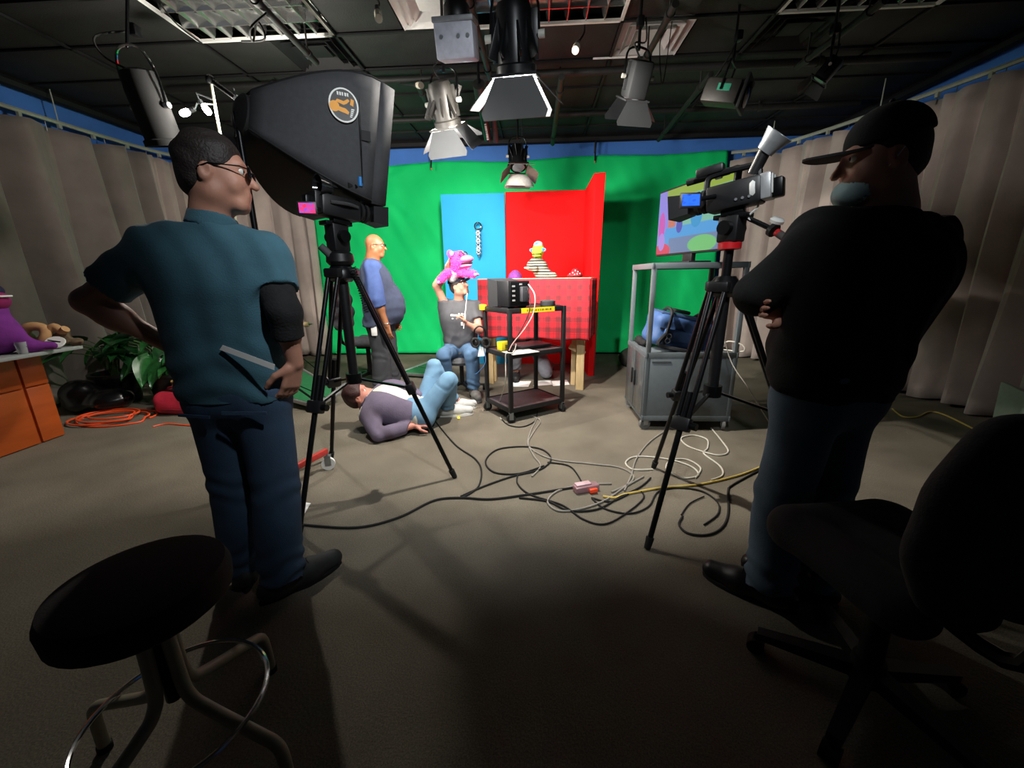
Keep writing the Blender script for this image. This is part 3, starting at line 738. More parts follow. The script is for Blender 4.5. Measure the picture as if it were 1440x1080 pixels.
BLUEB = mat('sky_blue_board', '329ecf', 0.8, var=0.03, ns=3, spec=0.1)
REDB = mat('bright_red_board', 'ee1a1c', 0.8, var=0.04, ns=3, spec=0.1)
def board(name, label, u0, u1, v, z1, m, th=0.04, z0=0.0):
    t = thing(name, label, 'set wall', rm((u0 + u1) / 2, v, z0))
    MB().box(rm((u0 + u1) / 2, v, (z0 + z1) / 2), (u1 - u0, th, z1 - z0), RMAT, 0.004).build('face', m, t)
    for u in (u0 + 0.05, u1 - 0.05): MB().box(rm(u, v + th / 2 + 0.02, (z0 + z1) / 2), (0.05, 0.04, z1 - z0 - 0.02), RMAT).build('stile', mat('bare_pine', 'c8a878', 0.7, var=0.1, ns=8), t)
    return t
bl = at(620, 274, 6.18); br = at(710, 271, 6.1); rr_ = at(823, 268, 6.02)
UB0, UB1, UB2 = bl.dot(E1), br.dot(E1), rr_.dot(E1); VB = 6.1
board('set_wall', 'sky blue painted set wall with silver chain ornament', UB0, UB1 - 0.004, VB, bl.z, BLUEB)
board('set_wall', 'red painted set wall behind the green puppet', UB1 + 0.004, UB2 + 0.02, VB, br.z + 0.01, REDB)
# returning red side wall, a deep hollow flat leaning slightly
t = thing('set_wall', 'deep red side wall standing at right angles to the set', 'set wall', rm(UB2 + 0.05, 5.6, 0))
fb, ft = fl(829, 530), at(846, 242, 5.2); bt = rr_
A = []
w_ = 0.11
def quadbox(p0, p1, p2, p3, off):
    return MB().hull([p0, p1, p2, p3], [q + off for q in (p0, p1, p2, p3)])
fB = Vector((1.01, 5.22, 0)); fT = Vector((1.0, 5.22, 2.45)); bB = rm(UB2, VB - 0.03, 0); bT = rm(UB2, VB - 0.03, 2.42)
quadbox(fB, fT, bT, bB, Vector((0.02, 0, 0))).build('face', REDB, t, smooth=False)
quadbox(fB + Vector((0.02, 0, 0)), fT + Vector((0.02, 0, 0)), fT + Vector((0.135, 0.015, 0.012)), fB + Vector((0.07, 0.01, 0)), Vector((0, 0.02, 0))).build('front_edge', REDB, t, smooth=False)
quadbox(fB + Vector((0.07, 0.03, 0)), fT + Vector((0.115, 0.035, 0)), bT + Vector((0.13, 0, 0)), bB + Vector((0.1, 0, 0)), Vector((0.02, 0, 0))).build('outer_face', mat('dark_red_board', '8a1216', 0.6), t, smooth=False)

# ornament on the blue wall: ring and a chain of silver rosettes
p = at(672, 318, 6.02); t = thing('chain_ornament', 'silver ring with a hanging chain of small rosettes on the blue wall', 'ornament', p)
MB().tube([p + E1 * 0.045 * math.cos(a) + Vector((0, 0, 0.045 * math.sin(a))) for a in [i * math.pi / 10 for i in range(20)]], 0.012, 8, True).build('ring', CHROME, t)
for k in range(6):
    c = p + Vector((0, 0, -0.09 - 0.052 * k)); fb_ = MB()
    for q in range(6):
        a = q * math.pi / 3; fb_.sphere(c + E1 * 0.022 * math.cos(a) + Vector((0, -0.01, 0.022 * math.sin(a))), (0.016, 0.012, 0.016), nu=8, nv=6)
    o = fb_.build('rosette', CHROME if k % 2 else mat('pale_silver', 'd8dcd8', 0.25, 0.7), t)
MB().sphere(p + Vector((0, -0.01, -0.4)), 0.016).build('pendant', CHROME, t)
MB().cyl(p + Vector((0, 0.07, 0.045)), p + Vector((0, -0.01, 0.045)), 0.006, n=8).build('nail', STEEL, t)

# ---- plaid covered puppet stage
def plaid_mat():
    m = mat('red_plaid_cloth', 'c01424', 0.85, var=0.05)
    nt = m.node_tree; b = bsdf(m); uv = nt.nodes.new('ShaderNodeUVMap'); sp = nt.nodes.new('ShaderNodeSeparateXYZ')
    nt.links.new(uv.outputs['UV'], sp.inputs['Vector'])
    def band(ch, period, duty, off=0.0):
        a = nt.nodes.new('ShaderNodeMath'); a.operation = 'MULTIPLY_ADD'; a.inputs[1].default_value = 1 / period; a.inputs[2].default_value = off
        nt.links.new(sp.outputs[ch], a.inputs[0])
        f = nt.nodes.new('ShaderNodeMath'); f.operation = 'FRACT'; nt.links.new(a.outputs[0], f.inputs[0])
        l = nt.nodes.new('ShaderNodeMath'); l.operation = 'LESS_THAN'; l.inputs[1].default_value = duty; nt.links.new(f.outputs[0], l.inputs[0])
        return l.outputs[0]
    def mix(f, base, col):
        x = nt.nodes.new('ShaderNodeMix'); x.data_type = 'RGBA'; x.inputs['B'].default_value = col + (1,)
        nt.links.new(f, x.inputs['Factor']); nt.links.new(base, x.inputs['A']); return x.outputs['Result']
    def mul(a, k):
        q = nt.nodes.new('ShaderNodeMath'); q.operation = 'MULTIPLY'; q.inputs[1].default_value = k; nt.links.new(a, q.inputs[0]); return q.outputs[0]
    base = b.inputs['Base Color'].links[0].from_socket
    dk = hexc('301c20')
    c = base
    for ch in ('X', 'Y'): c = mix(mul(band(ch, 0.115, 0.46), 0.5), c, dk)
    for ch in ('X', 'Y'): c = mix(mul(band(ch, 0.115, 0.06, 0.2), 0.55), c, hexc('701018'))
    for ch in ('X', 'Y'): c = mix(mul(band(ch, 0.115, 0.05, 0.72), 0.3), c, hexc('401014'))
    nt.links.new(c, b.inputs['Base Color'])
    return m
PLAID = plaid_mat()
tl_, tr_ = at(672, 401, 4.80), at(831, 394, 4.40)
ztop = 1.265
tl_.z = tr_.z = ztop
sd = (tr_ - tl_).normalized(); bk = Vector((-sd.y, sd.x, 0))
st = thing('puppet_stage', 'tall puppet stage table on pale timber legs', 'table', (tl_ + tr_) / 2 - Vector((0, 0, ztop)))
mid = (tl_ + tr_) / 2
MB().box(mid + bk * 0.2 - Vector((0, 0, 0.012)), ((tr_ - tl_).length, 0.4, 0.02), Matrix((sd, bk, Vector((0, 0, 1)))).transposed(), 0.003).build('table_top', mat('pale_ply', 'd8b48c', 0.6, var=0.08, ns=10), st)
PINE = mat('pine_leg', 'd8bc8c', 0.65, var=0.12, ns=6, stretch=(8, 8, 1))
def leg(p, w_=0.07, top=1.24): MB().box((p.x, p.y, top / 2), (w_, 0.04, top), Matrix((sd, bk, Vector((0, 0, 1)))).transposed(), 0.004).build('leg', PINE, st)
leg(fl(815, 548), 0.09); leg(fl(806, 541), 0.06); leg(fl(691, 539), 0.07); leg(fl(691, 539) + bk * 0.12, 0.06)
MB().box(fl(810, 544) + Vector((0, 0, 0.45)), (0.2, 0.04, 0.06), (0, 0.5, 0)).build('brace', PINE, st, smooth=False)
LEN = (tr_ - tl_).length; HT = 0.66
def cfn(a, c):
    q = tl_ + sd * LEN * a - bk * (0.014 + 0.012 * (1 - c) * (0.5 + 0.5 * math.sin(a * 23)) + 0.004 * math.sin(a * 51 + c * 4)) 
    q.z = ztop - HT * (1 - c) - 0.012 * (1 - c) * math.sin(a * 19); return q
cb = MB().grid(cfn, 90, 30)
def cfs(a, c):
    q = tr_ + bk * 0.4 * a + sd * (0.012 + 0.008 * math.sin(a * 14)); q.z = ztop - (HT - 0.02) * (1 - c); return q
cl = thing('plaid_cloth', 'red and black plaid cloth draped over the puppet stage', 'tablecloth', mid)
o1 = cb.build('front_drape', PLAID, cl, smooth=80)
o2 = MB().grid(cfs, 20, 20).build('side_drape', PLAID, cl, smooth=80)
def set_uv(o, fu):
    me = o.data; uv = me.uv_layers.new(name='UVMap'); off = wloc(o)
    for l in me.loops: uv.data[l.index].uv = fu(me.vertices[l.vertex_index].co + off)
set_uv(o1, lambda p: ((p - tl_).dot(sd), p.z)); set_uv(o2, lambda p: ((p - tr_).dot(bk), p.z))
for o_ in (o1, o2):
    md = o_.modifiers.new('cloth', 'SOLIDIFY'); md.thickness = 0.003
o = MB().box(mid + Vector((0, 0, 0.004)) + bk * 0.2, (LEN, 0.4, 0.005), Matrix((sd, bk, Vector((0, 0, 1)))).transposed()).build('top_cover', mat('peach_cover', 'e0b090', 0.7), cl, smooth=False)

# ---- puppets
PINK = mat('hot_pink_fur', 'f02a9a', 0.9, var=0.15, ns=40, bump=0.6, bs=90, sheen=0.4)
PINKL = mat('pale_pink_fleece', 'f878b8', 0.9, var=0.1, ns=30, bump=0.3)
def fur(o, B, n, ln, m, parent, seed=1):
    V, Fq = B.mesh(); g = np.random.default_rng(seed); idx = g.choice(len(V), min(n, len(V)), replace=False)
    C = V.mean(0); b = MB()
    nr = np.zeros_like(V); a, b_, c, d = Fq.T; nn = np.cross(V[c] - V[a], V[d] - V[b_])
    for q in (a, b_, c, d): np.add.at(nr, q, nn)
    nr /= np.linalg.norm(nr, axis=1)[:, None] + 1e-9
    for i in idx:
        p = Vector(V[i]); d_ = (Vector(nr[i]) + Vector(g.normal(size=3) * 0.45)).normalized(); x = frame(d_)[0] * 0.0035
        y = d_.cross(x)
        k = len(b.v); L = ln * (0.6 + 0.6 * g.random())
        b.add([p + x - d_ * 0.004, p - x * 0.5 + y, p - x * 0.5 - y, p + d_ * L], [(0, 1, 3), (1, 2, 3), (2, 0, 3)])
    o_ = b.build('fur', m, parent, smooth=False); o_['kind'] = 'stuff'
    return o_
def pink_puppet():
    hc = at(647, 369, 4.36); t = thing('hand_puppet', 'furry hot pink hand puppet held up on the raised arm', 'puppet', hc)
    f = Vector((0.8, -0.55, 0.12)).normalized(); u = Vector((0, 0, 1)); r = f.cross(u).normalized(); u = r.cross(f); ax = (r, f, u)
    P = lambda x, y, z: hc + r * x + f * y + u * z
    NB = hc + Vector((-0.07, 0.05, -0.11))
    B = Blob(0.007, 0.03); B.ell(P(0, -0.02, 0.03), (0.09, 0.095, 0.09), ax); B.ell(P(0, 0.05, 0.0), (0.075, 0.08, 0.045), ax); B.cone(P(0, -0.02, -0.01), NB, 0.075, 0.07)
    hd = B.build('head', PINK, t); fur(hd, B, 1500, 0.02, PINK, hd, 1)
    B = Blob(0.006, 0.02); B.ell(P(0, 0.11, 0.02), (0.085, 0.07, 0.042), ax); mz = B.build('muzzle', PINKL, t)
    B = Blob(0.006, 0.02); B.ell(P(0, 0.085, -0.055), (0.07, 0.075, 0.022), ax); B.build('lower_jaw', PINKL, t)
    B = Blob(0.006, 0.01); B.ell(P(0, 0.1, -0.025), (0.078, 0.07, 0.012), ax); B.build('mouth', mat('dark_mouth', '3a0818', 0.7), t)
    for s_ in (-1, 1):
        B = Blob(0.006, 0.01); B.ell(P(s_ * 0.1, -0.05, 0.1), (0.045, 0.022, 0.048), ax); e = B.build('ear', PINK, t)
        MB().sphere(P(s_ * 0.1, -0.026, 0.1), (0.028, 0.02, 0.03)).build('inner_ear', PINKL, e)
        MB().tube([P(s_ * 0.04 + 0.034 * math.cos(a), 0.065, 0.085 + 0.026 * math.sin(a)) for a in [i * math.pi / 7 for i in range(14)]], 0.006, 6, True).build('spectacle_rim', BLK, t)
    B = Blob(0.008, 0.04); B.cone(NB, NB + Vector((-0.04, 0.02, -0.06)), 0.075, 0.065); B.build('vest', mat('silver_grey_cloth', 'a8a8ac', 0.7, var=0.3, ns=40), t)
    for e, h, s_ in ((at(627, 386, 4.36), at(616, 397, 4.34), 3), (at(654, 386, 4.32), at(668, 388, 4.28), 4)):
        B = Blob(0.007, 0.02); B.cone(NB, e, 0.036, 0.042); B.cone(e, h, 0.042, 0.04); a = B.build('arm', PINK, t); fur(a, B, 500, 0.022, PINK, a, s_)
        B = Blob(0.006, 0.012); 
        d = (h - e).normalized(); x = frame(d)[0]
        for k in (-1, 0, 1): B.cone(h, h + d * 0.05 + x * 0.028 * k, 0.02, 0.016)
        B.build('paw', PINKL, a)
    t.scale = (0.87, 0.87, 0.87)
    return hc
pink_puppet()
o = MB().cyl(at(652, 462, 4.2), at(657, 412, 4.27), 0.004, n=8).build('puppet_rod', mat('white_rod', 'e0e0dc', 0.4)); tag(o, 'thin white control rod held upright by the seated puppeteer', 'rod')
LIME = mat('lime_fleece', 'b4dc3c', 0.85, var=0.1, ns=30, bump=0.3)
def stripe_mat():
    m = mat('striped_knit', 'c8bea4', 0.9, var=0.04); nt = m.node_tree; b = bsdf(m); tc = [n for n in nt.nodes if n.type == 'TEX_COORD'][0]
    wv = nt.nodes.new('ShaderNodeTexWave'); wv.wave_type = 'BANDS'; wv.bands_direction = 'Z'; wv.inputs['Scale'].default_value = 5.0; wv.inputs['Distortion'].default_value = 0.6
    nt.links.new(tc.outputs['Object'], wv.inputs['Vector'])
    rp = nt.nodes.new('ShaderNodeValToRGB'); rp.color_ramp.interpolation = 'CONSTANT'
    cs = [(0.0, '3c3c38'), (0.3, 'd0c8b0'), (0.55, '7a4a34'), (0.72, 'd0c8b0'), (0.85, '3c3c38')]
    rp.color_ramp.elements[0].color = hexc(cs[0][1]) + (1,); rp.color_ramp.elements[1].position = cs[1][0]; rp.color_ramp.elements[1].color = hexc(cs[1][1]) + (1,)
    for p_, c in cs[2:]: e = rp.color_ramp.elements.new(p_); e.color = hexc(c) + (1,)
    nt.links.new(wv.outputs['Fac'], rp.inputs['Fac']); nt.links.new(rp.outputs['Color'], b.inputs['Base Color'])
    return m
def green_puppet():
    base = at(766, 396, 5.02); base.z = 1.28; hc = at(757, 354, 5.0)
    t = thing('hand_puppet', 'lime green puppet in striped jumper peering over the plaid stage', 'puppet', base)
    f = Vector((-0.35, -0.9, 0.05)).normalized(); u = Vector((0, 0, 1)); r = f.cross(u).normalized(); ax = (r, f, u); P = lambda x, y, z: hc + r * x + f * y + u * z
    B = Blob(0.006, 0.025); B.ell(P(0, 0, 0.02), (0.072, 0.075, 0.075), ax); B.ell(P(0, 0.05, -0.012), (0.062, 0.065, 0.034), ax); B.cone(P(0.005, -0.03, -0.03), P(0.02, -0.04, -0.13), 0.045, 0.042); B.build('head', LIME, t)
    B = Blob(0.005, 0.01); B.ell(P(0, 0.055, -0.048), (0.055, 0.06, 0.016), ax); B.build('lower_jaw', LIME, t)
    B = Blob(0.005, 0.01); B.ell(P(0, 0.06, -0.032), (0.056, 0.055, 0.009), ax); B.build('mouth', _M['dark_mouth'], t)
    B = Blob(0.005, 0.015); B.ell(P(0, 0.0, 0.075), (0.055, 0.06, 0.045), ax); hat = B.build('cap', mat('white_aqua_felt', 'd8f0e8', 0.8, var=0.06), t)
    MB().box(P(0, 0.05, 0.085), (0.05, 0.02, 0.03), bev=0.008).build('badge', mat('aqua_felt', '50c0c0', 0.8), hat)
    for s_ in (-1, 1):
        e = MB().sphere(P(s_ * 0.066, 0.02, 0.018), (0.036, 0.026, 0.024)).build('eye_frame', mat('pale_lilac', 'c8b8e0', 0.6), t)
        MB().sphere(P(s_ * 0.066, 0.036, 0.018), (0.026, 0.016, 0.017)).build('eye_lens', mat('blue_lens', '2a80c0', 0.2), e)
    B = Blob(0.007, 0.04); c = P(0.03, -0.03, -0.13); B.cone(c, base + Vector((-0.01, 0.02, 0.02)), 0.08, 0.1); B.cone(c + r * 0.07 - u * 0.02, c - r * 0.07 - u * 0.02, 0.055)
    SM = stripe_mat()
    B.build('jumper', SM, t, noise=0.004, nf=25)
    for e, h in ((at(752, 378, 4.92), at(744, 377, 4.88)), (at(779, 388, 4.95), at(768, 392, 4.88))):
        B = Blob(0.006, 0.02); B.cone(c - Vector((0, 0, 0.03)), e, 0.035, 0.032); B.cone(e, h, 0.032, 0.026); a = B.build('sleeve', SM, t)
        d = (h - e).normalized(); x = frame(d)[0]; B = Blob(0.005, 0.01)
        for k in (-1, 0, 1): B.cone(h, h + d * 0.045 + x * 0.02 * k, 0.014, 0.01)
        B.build('hand', mat('cream_felt', 'e8e0c8', 0.8), a)
green_puppet()
p = at(808, 391, 4.95); p.z = 1.276; t = thing('spotted_cap', 'dark red white spotted soft cap lying on the plaid stage', 'hat', p)
B = Blob(0.006, 0.03); B.ell(p + Vector((0, 0, 0.02)), (0.085, 0.07, 0.035)); B.ell(p + Vector((0.01, 0, 0.055)), (0.05, 0.05, 0.045)); B.cut(p, (0, 0, -1)); B.build('crown', mat('dark_red_felt', '8a1420', 0.8, var=0.2), t, noise=0.005, nf=40)
sp = MB().sphere((0, 0, 0), 0.008, nu=8, nv=6).mesh('spot', mats=[WHITE])
for a, b_, c in ((-0.06, -0.03, 0.035), (-0.03, -0.05, 0.05), (0.0, -0.048, 0.075), (0.03, -0.045, 0.06), (0.055, -0.04, 0.04), (-0.01, -0.06, 0.03), (0.02, -0.06, 0.035)): piece('spot', sp, p + Vector((a, b_, c)), t)
# dark sack behind the red wall
p = fl(872, 520) + Vector((0.25, 0.25, 0)); B = Blob(0.012, 0.08); B.ell(p + Vector((0, 0, 0.13)), (0.2, 0.2, 0.16)); B.ell(p + Vector((0.22, -0.1, 0.07)), (0.2, 0.16, 0.09)); B.cut(p, (0, 0, -1))
o = B.build('sack', mat('dark_sack', '2c2c26', 0.9, var=0.3), None, noise=0.03, nf=9); tag(o, 'dark slumped sack on the carpet behind the red side wall', 'sack')
# ================================================================ people
SKIN = mat('skin_fair', 'c08a74', 0.55, var=0.1, ns=14, bump=0.05, bs=160)
SKIN2 = mat('skin_brown', '9c6644', 0.5, var=0.1, ns=14, bump=0.05, bs=160)
SKIN3 = mat('skin_ruddy', 'd08a78', 0.55, var=0.12, ns=12)
HAIRD = mat('hair_dark', '2a2220', 0.6, var=0.3, ns=60, bump=0.4, bs=140)
HAIRB = mat('hair_brown', '3a1c1c', 0.55, var=0.3, ns=60, bump=0.4, bs=140)
EYEW = mat('eye_white', 'e8e4dc', 0.3, var=0.02)
GLASS = mat('spectacle_lens', '20262c', 0.08, 0.0, var=0.02)
def lerp(a, b, t): return Vector(a) * (1 - t) + Vector(b) * t
def head_prims(B, hc, f, u, sc=1.0, neck=None, nr=0.056, k=0.02, bald=False):
    f = Vector(f).normalized(); u = (Vector(u) - f * Vector(u).dot(f)).normalized(); r = f.cross(u)
    ax = (r, f, u); P = lambda x, y, z: Vector(hc) + (r * x + f * y + u * z) * sc
    B.ell(P(0, -0.012, 0.03), [q * sc for q in (0.074, 0.094, 0.092)], ax, k)
    B.ell(P(0, 0.022, -0.025), [q * sc for q in (0.06, 0.072, 0.088)], ax, k * 2)
    B.cone(P(-0.018, 0.062, -0.094), P(0.018, 0.062, -0.094), 0.024 * sc, k=k * 1.5)
    B.cone(P(-0.045, -0.005, -0.065), P(0.045, -0.005, -0.065), 0.026 * sc, k=k * 1.5)
    B.cone(P(0, 0.09, 0.012), P(0, 0.112, -0.03), 0.0075 * sc, 0.0125 * sc, k=0.012)
    B.cone(P(-0.035, 0.076, 0.03), P(0.035, 0.076, 0.03), 0.013 * sc, k=0.015)
    B.cone(P(-0.017, 0.086, -0.055), P(0.017, 0.086, -0.055), 0.009 * sc, k=0.01)
    B.cone(P(-0.015, 0.084, -0.069), P(0.015, 0.084, -0.069), 0.008 * sc, k=0.01)
    for sd in (-1, 1):
        B.ell(P(sd * 0.076, -0.012, -0.008), [q * sc for q in (0.011, 0.02, 0.031)], (r, (f - u * 0.25).normalized(), (u + f * 0.25).normalized()), 0.008)
        B.ell(P(sd * 0.086, -0.008, -0.005), [q * sc for q in (0.008, 0.011, 0.017)], ax, 0.004, sub=True)
        B.ell(P(sd * 0.033, 0.1, 0.008), [q * sc for q in (0.018, 0.016, 0.012)], ax, 0.012, sub=True)
        B.cone(P(sd * 0.038, 0.062, -0.03), P(sd * 0.04, 0.055, -0.04), 0.022 * sc, k=0.02)
    if neck is not None:
        B.cone(Vector(neck), P(0, -0.022, -0.06), nr * 1.08, nr, k=0.035)
    return P, ax
def eyes(P, ax, sc, parent):
    for sd in (-1, 1):
        e = MB().sphere(P(sd * 0.032, 0.075, 0.009), 0.0135 * sc).build('eye', EYEW, parent)
        MB().sphere(P(sd * 0.032, 0.0852, 0.009), 0.006 * sc, nu=10, nv=6).build('pupil', BLK, e)
def glasses(P, ax, m, parent, lens=None, temple=True, sc=1.0):
    b = MB(); r, f, u = ax
    for sd in (-1, 1):
        c = P(sd * 0.034, 0.104, 0.006)
        b.tube([c + (r * 0.025 * math.cos(t) + u * 0.018 * math.sin(t)) * sc for t in [i * math.pi / 8 for i in range(16)]], 0.0022, 6, True)
        if temple: b.tube([P(sd * 0.06, 0.102, 0.012), P(sd * 0.076, 0.085, 0.014), P(sd * 0.083, 0.0, 0.014), P(sd * 0.082, -0.03, 0.0)], 0.0022, 6)
    b.tube([P(-0.01, 0.106, 0.01), P(0, 0.114, 0.012), P(0.01, 0.106, 0.01)], 0.0022, 6)
    g = b.build('glasses', m, parent)
    if lens:
        for sd in (-1, 1):
            c = P(sd * 0.034, 0.104, 0.006)
            MB().prism([(0.024 * math.cos(i * math.pi / 8) * sc, 0.017 * math.sin(i * math.pi / 8) * sc) for i in range(16)], -0.001, 0.001, c, (r, u, f)).build('lens', lens, g)
    return g
def hand_prims(B, w_, d, n, side, sc=1.0, curl=(0.35, 0.5, 0.4), spread=0.06, thumb=0.6, k=0.009):
    # wrist, direction of the fingers, palm normal (the way the palm faces), side = +1 when the thumb lies towards d x n
    d = Vector(d).normalized(); n = Vector(n); n = (n - d * n.dot(d)).normalized(); l = d.cross(n) * side
    w_ = Vector(w_)
    for i, (o, ln) in enumerate(((0.028, 0.078), (0.010, 0.086), (-0.008, 0.08), (-0.026, 0.062))):
        base = w_ + d * 0.088 * sc + l * o * sc
        B.cone(w_ + d * 0.018 * sc + l * o * 0.75 * sc, base, 0.0145 * sc, 0.0115 * sc, k=0.012)
        p = base; a = 0.0; dd = d
        for j, (fr, rr) in enumerate(((0.45, 0.0100), (0.32, 0.0090), (0.23, 0.0080))):
            a += curl[j]
            dd = (d * math.cos(a) + n * math.sin(a) + l * (1.5 - i) * spread).normalized()
            q = p + dd * ln * fr * sc
            B.cone(p, q, rr * sc, rr * 0.92 * sc, k=k * 0.5); p = q
    t0 = w_ + d * 0.025 * sc + l * 0.028 * sc
    t1 = t0 + (d * 0.6 + l * thumb + n * 0.35).normalized() * 0.045 * sc
    t2 = t1 + (d * 0.9 + l * thumb * 0.4 + n * 0.4).normalized() * 0.032 * sc
    t3 = t2 + (d * 1.0 + l * thumb * 0.1 + n * 0.45).normalized() * 0.026 * sc
    B.cone(t0, t1, 0.016 * sc, 0.0125 * sc, k=0.014); B.cone(t1, t2, 0.012 * sc, 0.0105 * sc, k=0.004); B.cone(t2, t3, 0.0105 * sc, 0.009 * sc, k=0.004)
def axes_of(J):
    r = (Vector(J['shR']) - Vector(J['shL'])).normalized()
    u = (Vector(J['neck']) - lerp(J['hipL'], J['hipR'], 0.5)).normalized()
    return r, u.cross(r).normalized(), u
def torso_prims(B, J, g=1.0, inf=0.0, belly=0.0, k=0.06, hips=True, chestd=1.0):
    r, f, u = axes_of(J); pel = lerp(J['hipL'], J['hipR'], 0.5); nk = Vector(J['neck'])
    H_ = (nk - pel).length; sw = (Vector(J['shR']) - Vector(J['shL'])).length
    hr = (Vector(J['hipR']) - Vector(J['hipL'])).normalized()
    if hips: B.cone(pel - hr * 0.075 * g, pel + hr * 0.075 * g, 0.112 * g + inf, k=k)
    for t, wd, rr, fo in ((0.22, 0.075, 0.108, 0.0), (0.42, 0.08, 0.106, 0.005), (0.62, 0.088, 0.116 * chestd, 0.01), (0.76, 0.098, 0.104 * chestd, 0.005)):
        c = pel + u * H_ * t + f * fo
        B.cone(c - r * wd * g, c + r * wd * g, rr * g + inf, k=k)
    for sd, nm in ((-1, 'shL'), (1, 'shR')):
        s_ = Vector(J[nm])
        B.cone(nk - u * 0.05 + r * sd * 0.03, s_ - r * sd * 0.03 * g, 0.055 * g + inf, 0.058 * g + inf, k=k * 0.8)
        B.cone(pel + u * H_ * 0.7 + r * sd * 0.07 * g, s_ - u * 0.03, 0.09 * g + inf, 0.06 * g + inf, k=k * 0.8)
    if belly: B.ell(pel + u * H_ * 0.28 + f * 0.06 * g, (0.165 * g + inf, belly + inf, 0.19 * g + inf), (r, f, u), k)
def limb(B, a, b, c, r0, r1, r2, inf=0.0, k=0.025, end=None):
    a, b, c = Vector(a), Vector(b), Vector(c)
    if end is None: B.cone(a, b, r0 + inf, r1 + inf, k=k); B.cone(b, c, r1 * 0.97 + inf, r2 + inf, k=k)
    elif end <= 1: B.cone(a, lerp(a, b, end), r0 + inf, r0 + (r1 - r0) * end + inf, k=k, cut=True)
    else: B.cone(a, b, r0 + inf, r1 + inf, k=k); B.cone(b, lerp(b, c, end - 1), r1 * 0.97 + inf, r1 + (r2 - r1) * (end - 1) + inf, k=0.012, cut=True)
def body(J, hc, f, u, m, parent, h=0.007, g=1.0, hs=1.0, hands=(), belly=0, nr=0.056, eye=True, chestd=1.0):
    B = Blob(h, 0.03)
    torso_prims(B, J, g * 0.93, belly=belly * 0.9, chestd=chestd)
    P, ax = head_prims(B, hc, f, u, hs, J['neck'], nr)
    for s_ in 'LR':
        limb(B, J['sh' + s_], J['el' + s_], J['wr' + s_], 0.05 * g, 0.041 * g, 0.028 * g)
        w_, e_ = Vector(J['wr' + s_]), Vector(J['el' + s_])
        B.cone(lerp(e_, w_, 0.25), lerp(e_, w_, 0.3), 0.044 * g, k=0.04)
        limb(B, J['hip' + s_], J['kn' + s_], J['an' + s_], 0.08 * g, 0.052 * g, 0.036 * g, k=0.04)
        kn, an = Vector(J['kn' + s_]), Vector(J['an' + s_])
        B.cone(lerp(kn, an, 0.28), lerp(kn, an, 0.35), 0.052 * g, k=0.05)
        B.cone(an, Vector(J['toe' + s_]), 0.036, 0.025, k=0.03)
    for q in hands: hand_prims(B, **q)
    o = B.build('body', m, parent)
    if eye: eyes(P, ax, hs, parent)
    return P, ax
def trousers(J, m, parent, name='jeans', g=1.0, h=0.008, top=None, r=(0.098, 0.078, 0.07), noise=0.006, end=1.97, seed=3, belly=0.0, cuff=0.0):
    B = Blob(h, 0.04)
    pel = lerp(J['hipL'], J['hipR'], 0.5); hr = (Vector(J['hipR']) - Vector(J['hipL'])).normalized()
    rr, ff, u = axes_of(J)
    B.cone(pel - hr * 0.078 * g, pel + hr * 0.078 * g, 0.125 * g, k=0.05)
    B.cone(pel - hr * 0.07 * g + u * 0.1, pel + hr * 0.07 * g + u * 0.1, 0.118 * g, k=0.05)
    for s_ in 'LR':
        kn, an = Vector(J['kn' + s_]), Vector(J['an' + s_])
        B.cone(Vector(J['hip' + s_]), kn, r[0] * g, r[1] * g, k=0.03)
        B.cone(kn, lerp(kn, an, end - 1), r[1] * g, r[2] * g, k=0.01, cut=True)
    if top is not None: B.cut(pel + u * top, u)
    kz = [(V3(J['kn' + s_]), V3(J['an' + s_])) for s_ in 'LR']
    def fold(V):
        out = np.zeros(len(V))
        for kn, an in kz:
            d = an - kn; L = np.linalg.norm(d); d = d / L
            t = (V - kn) @ d; rad = np.linalg.norm(V - kn - t[:, None] * d, axis=1)
            near = rad < 0.13
            ank = np.clip((t - L * 0.55) / (L * 0.4), 0, 1) * near
            knee = np.exp(-(t / 0.07) ** 2) * near
            w_ = V @ np.array([1.0, 1.3, 0.4])
            out += ank * 0.007 * np.sin(t * 85 + 3 * np.sin(w_ * 14)) + knee * 0.003 * np.sin(t * 70 + 2 * np.sin(w_ * 17))
        return out
    return B.build(name, m, parent, noise=noise, nf=16, seed=seed, fold=fold)
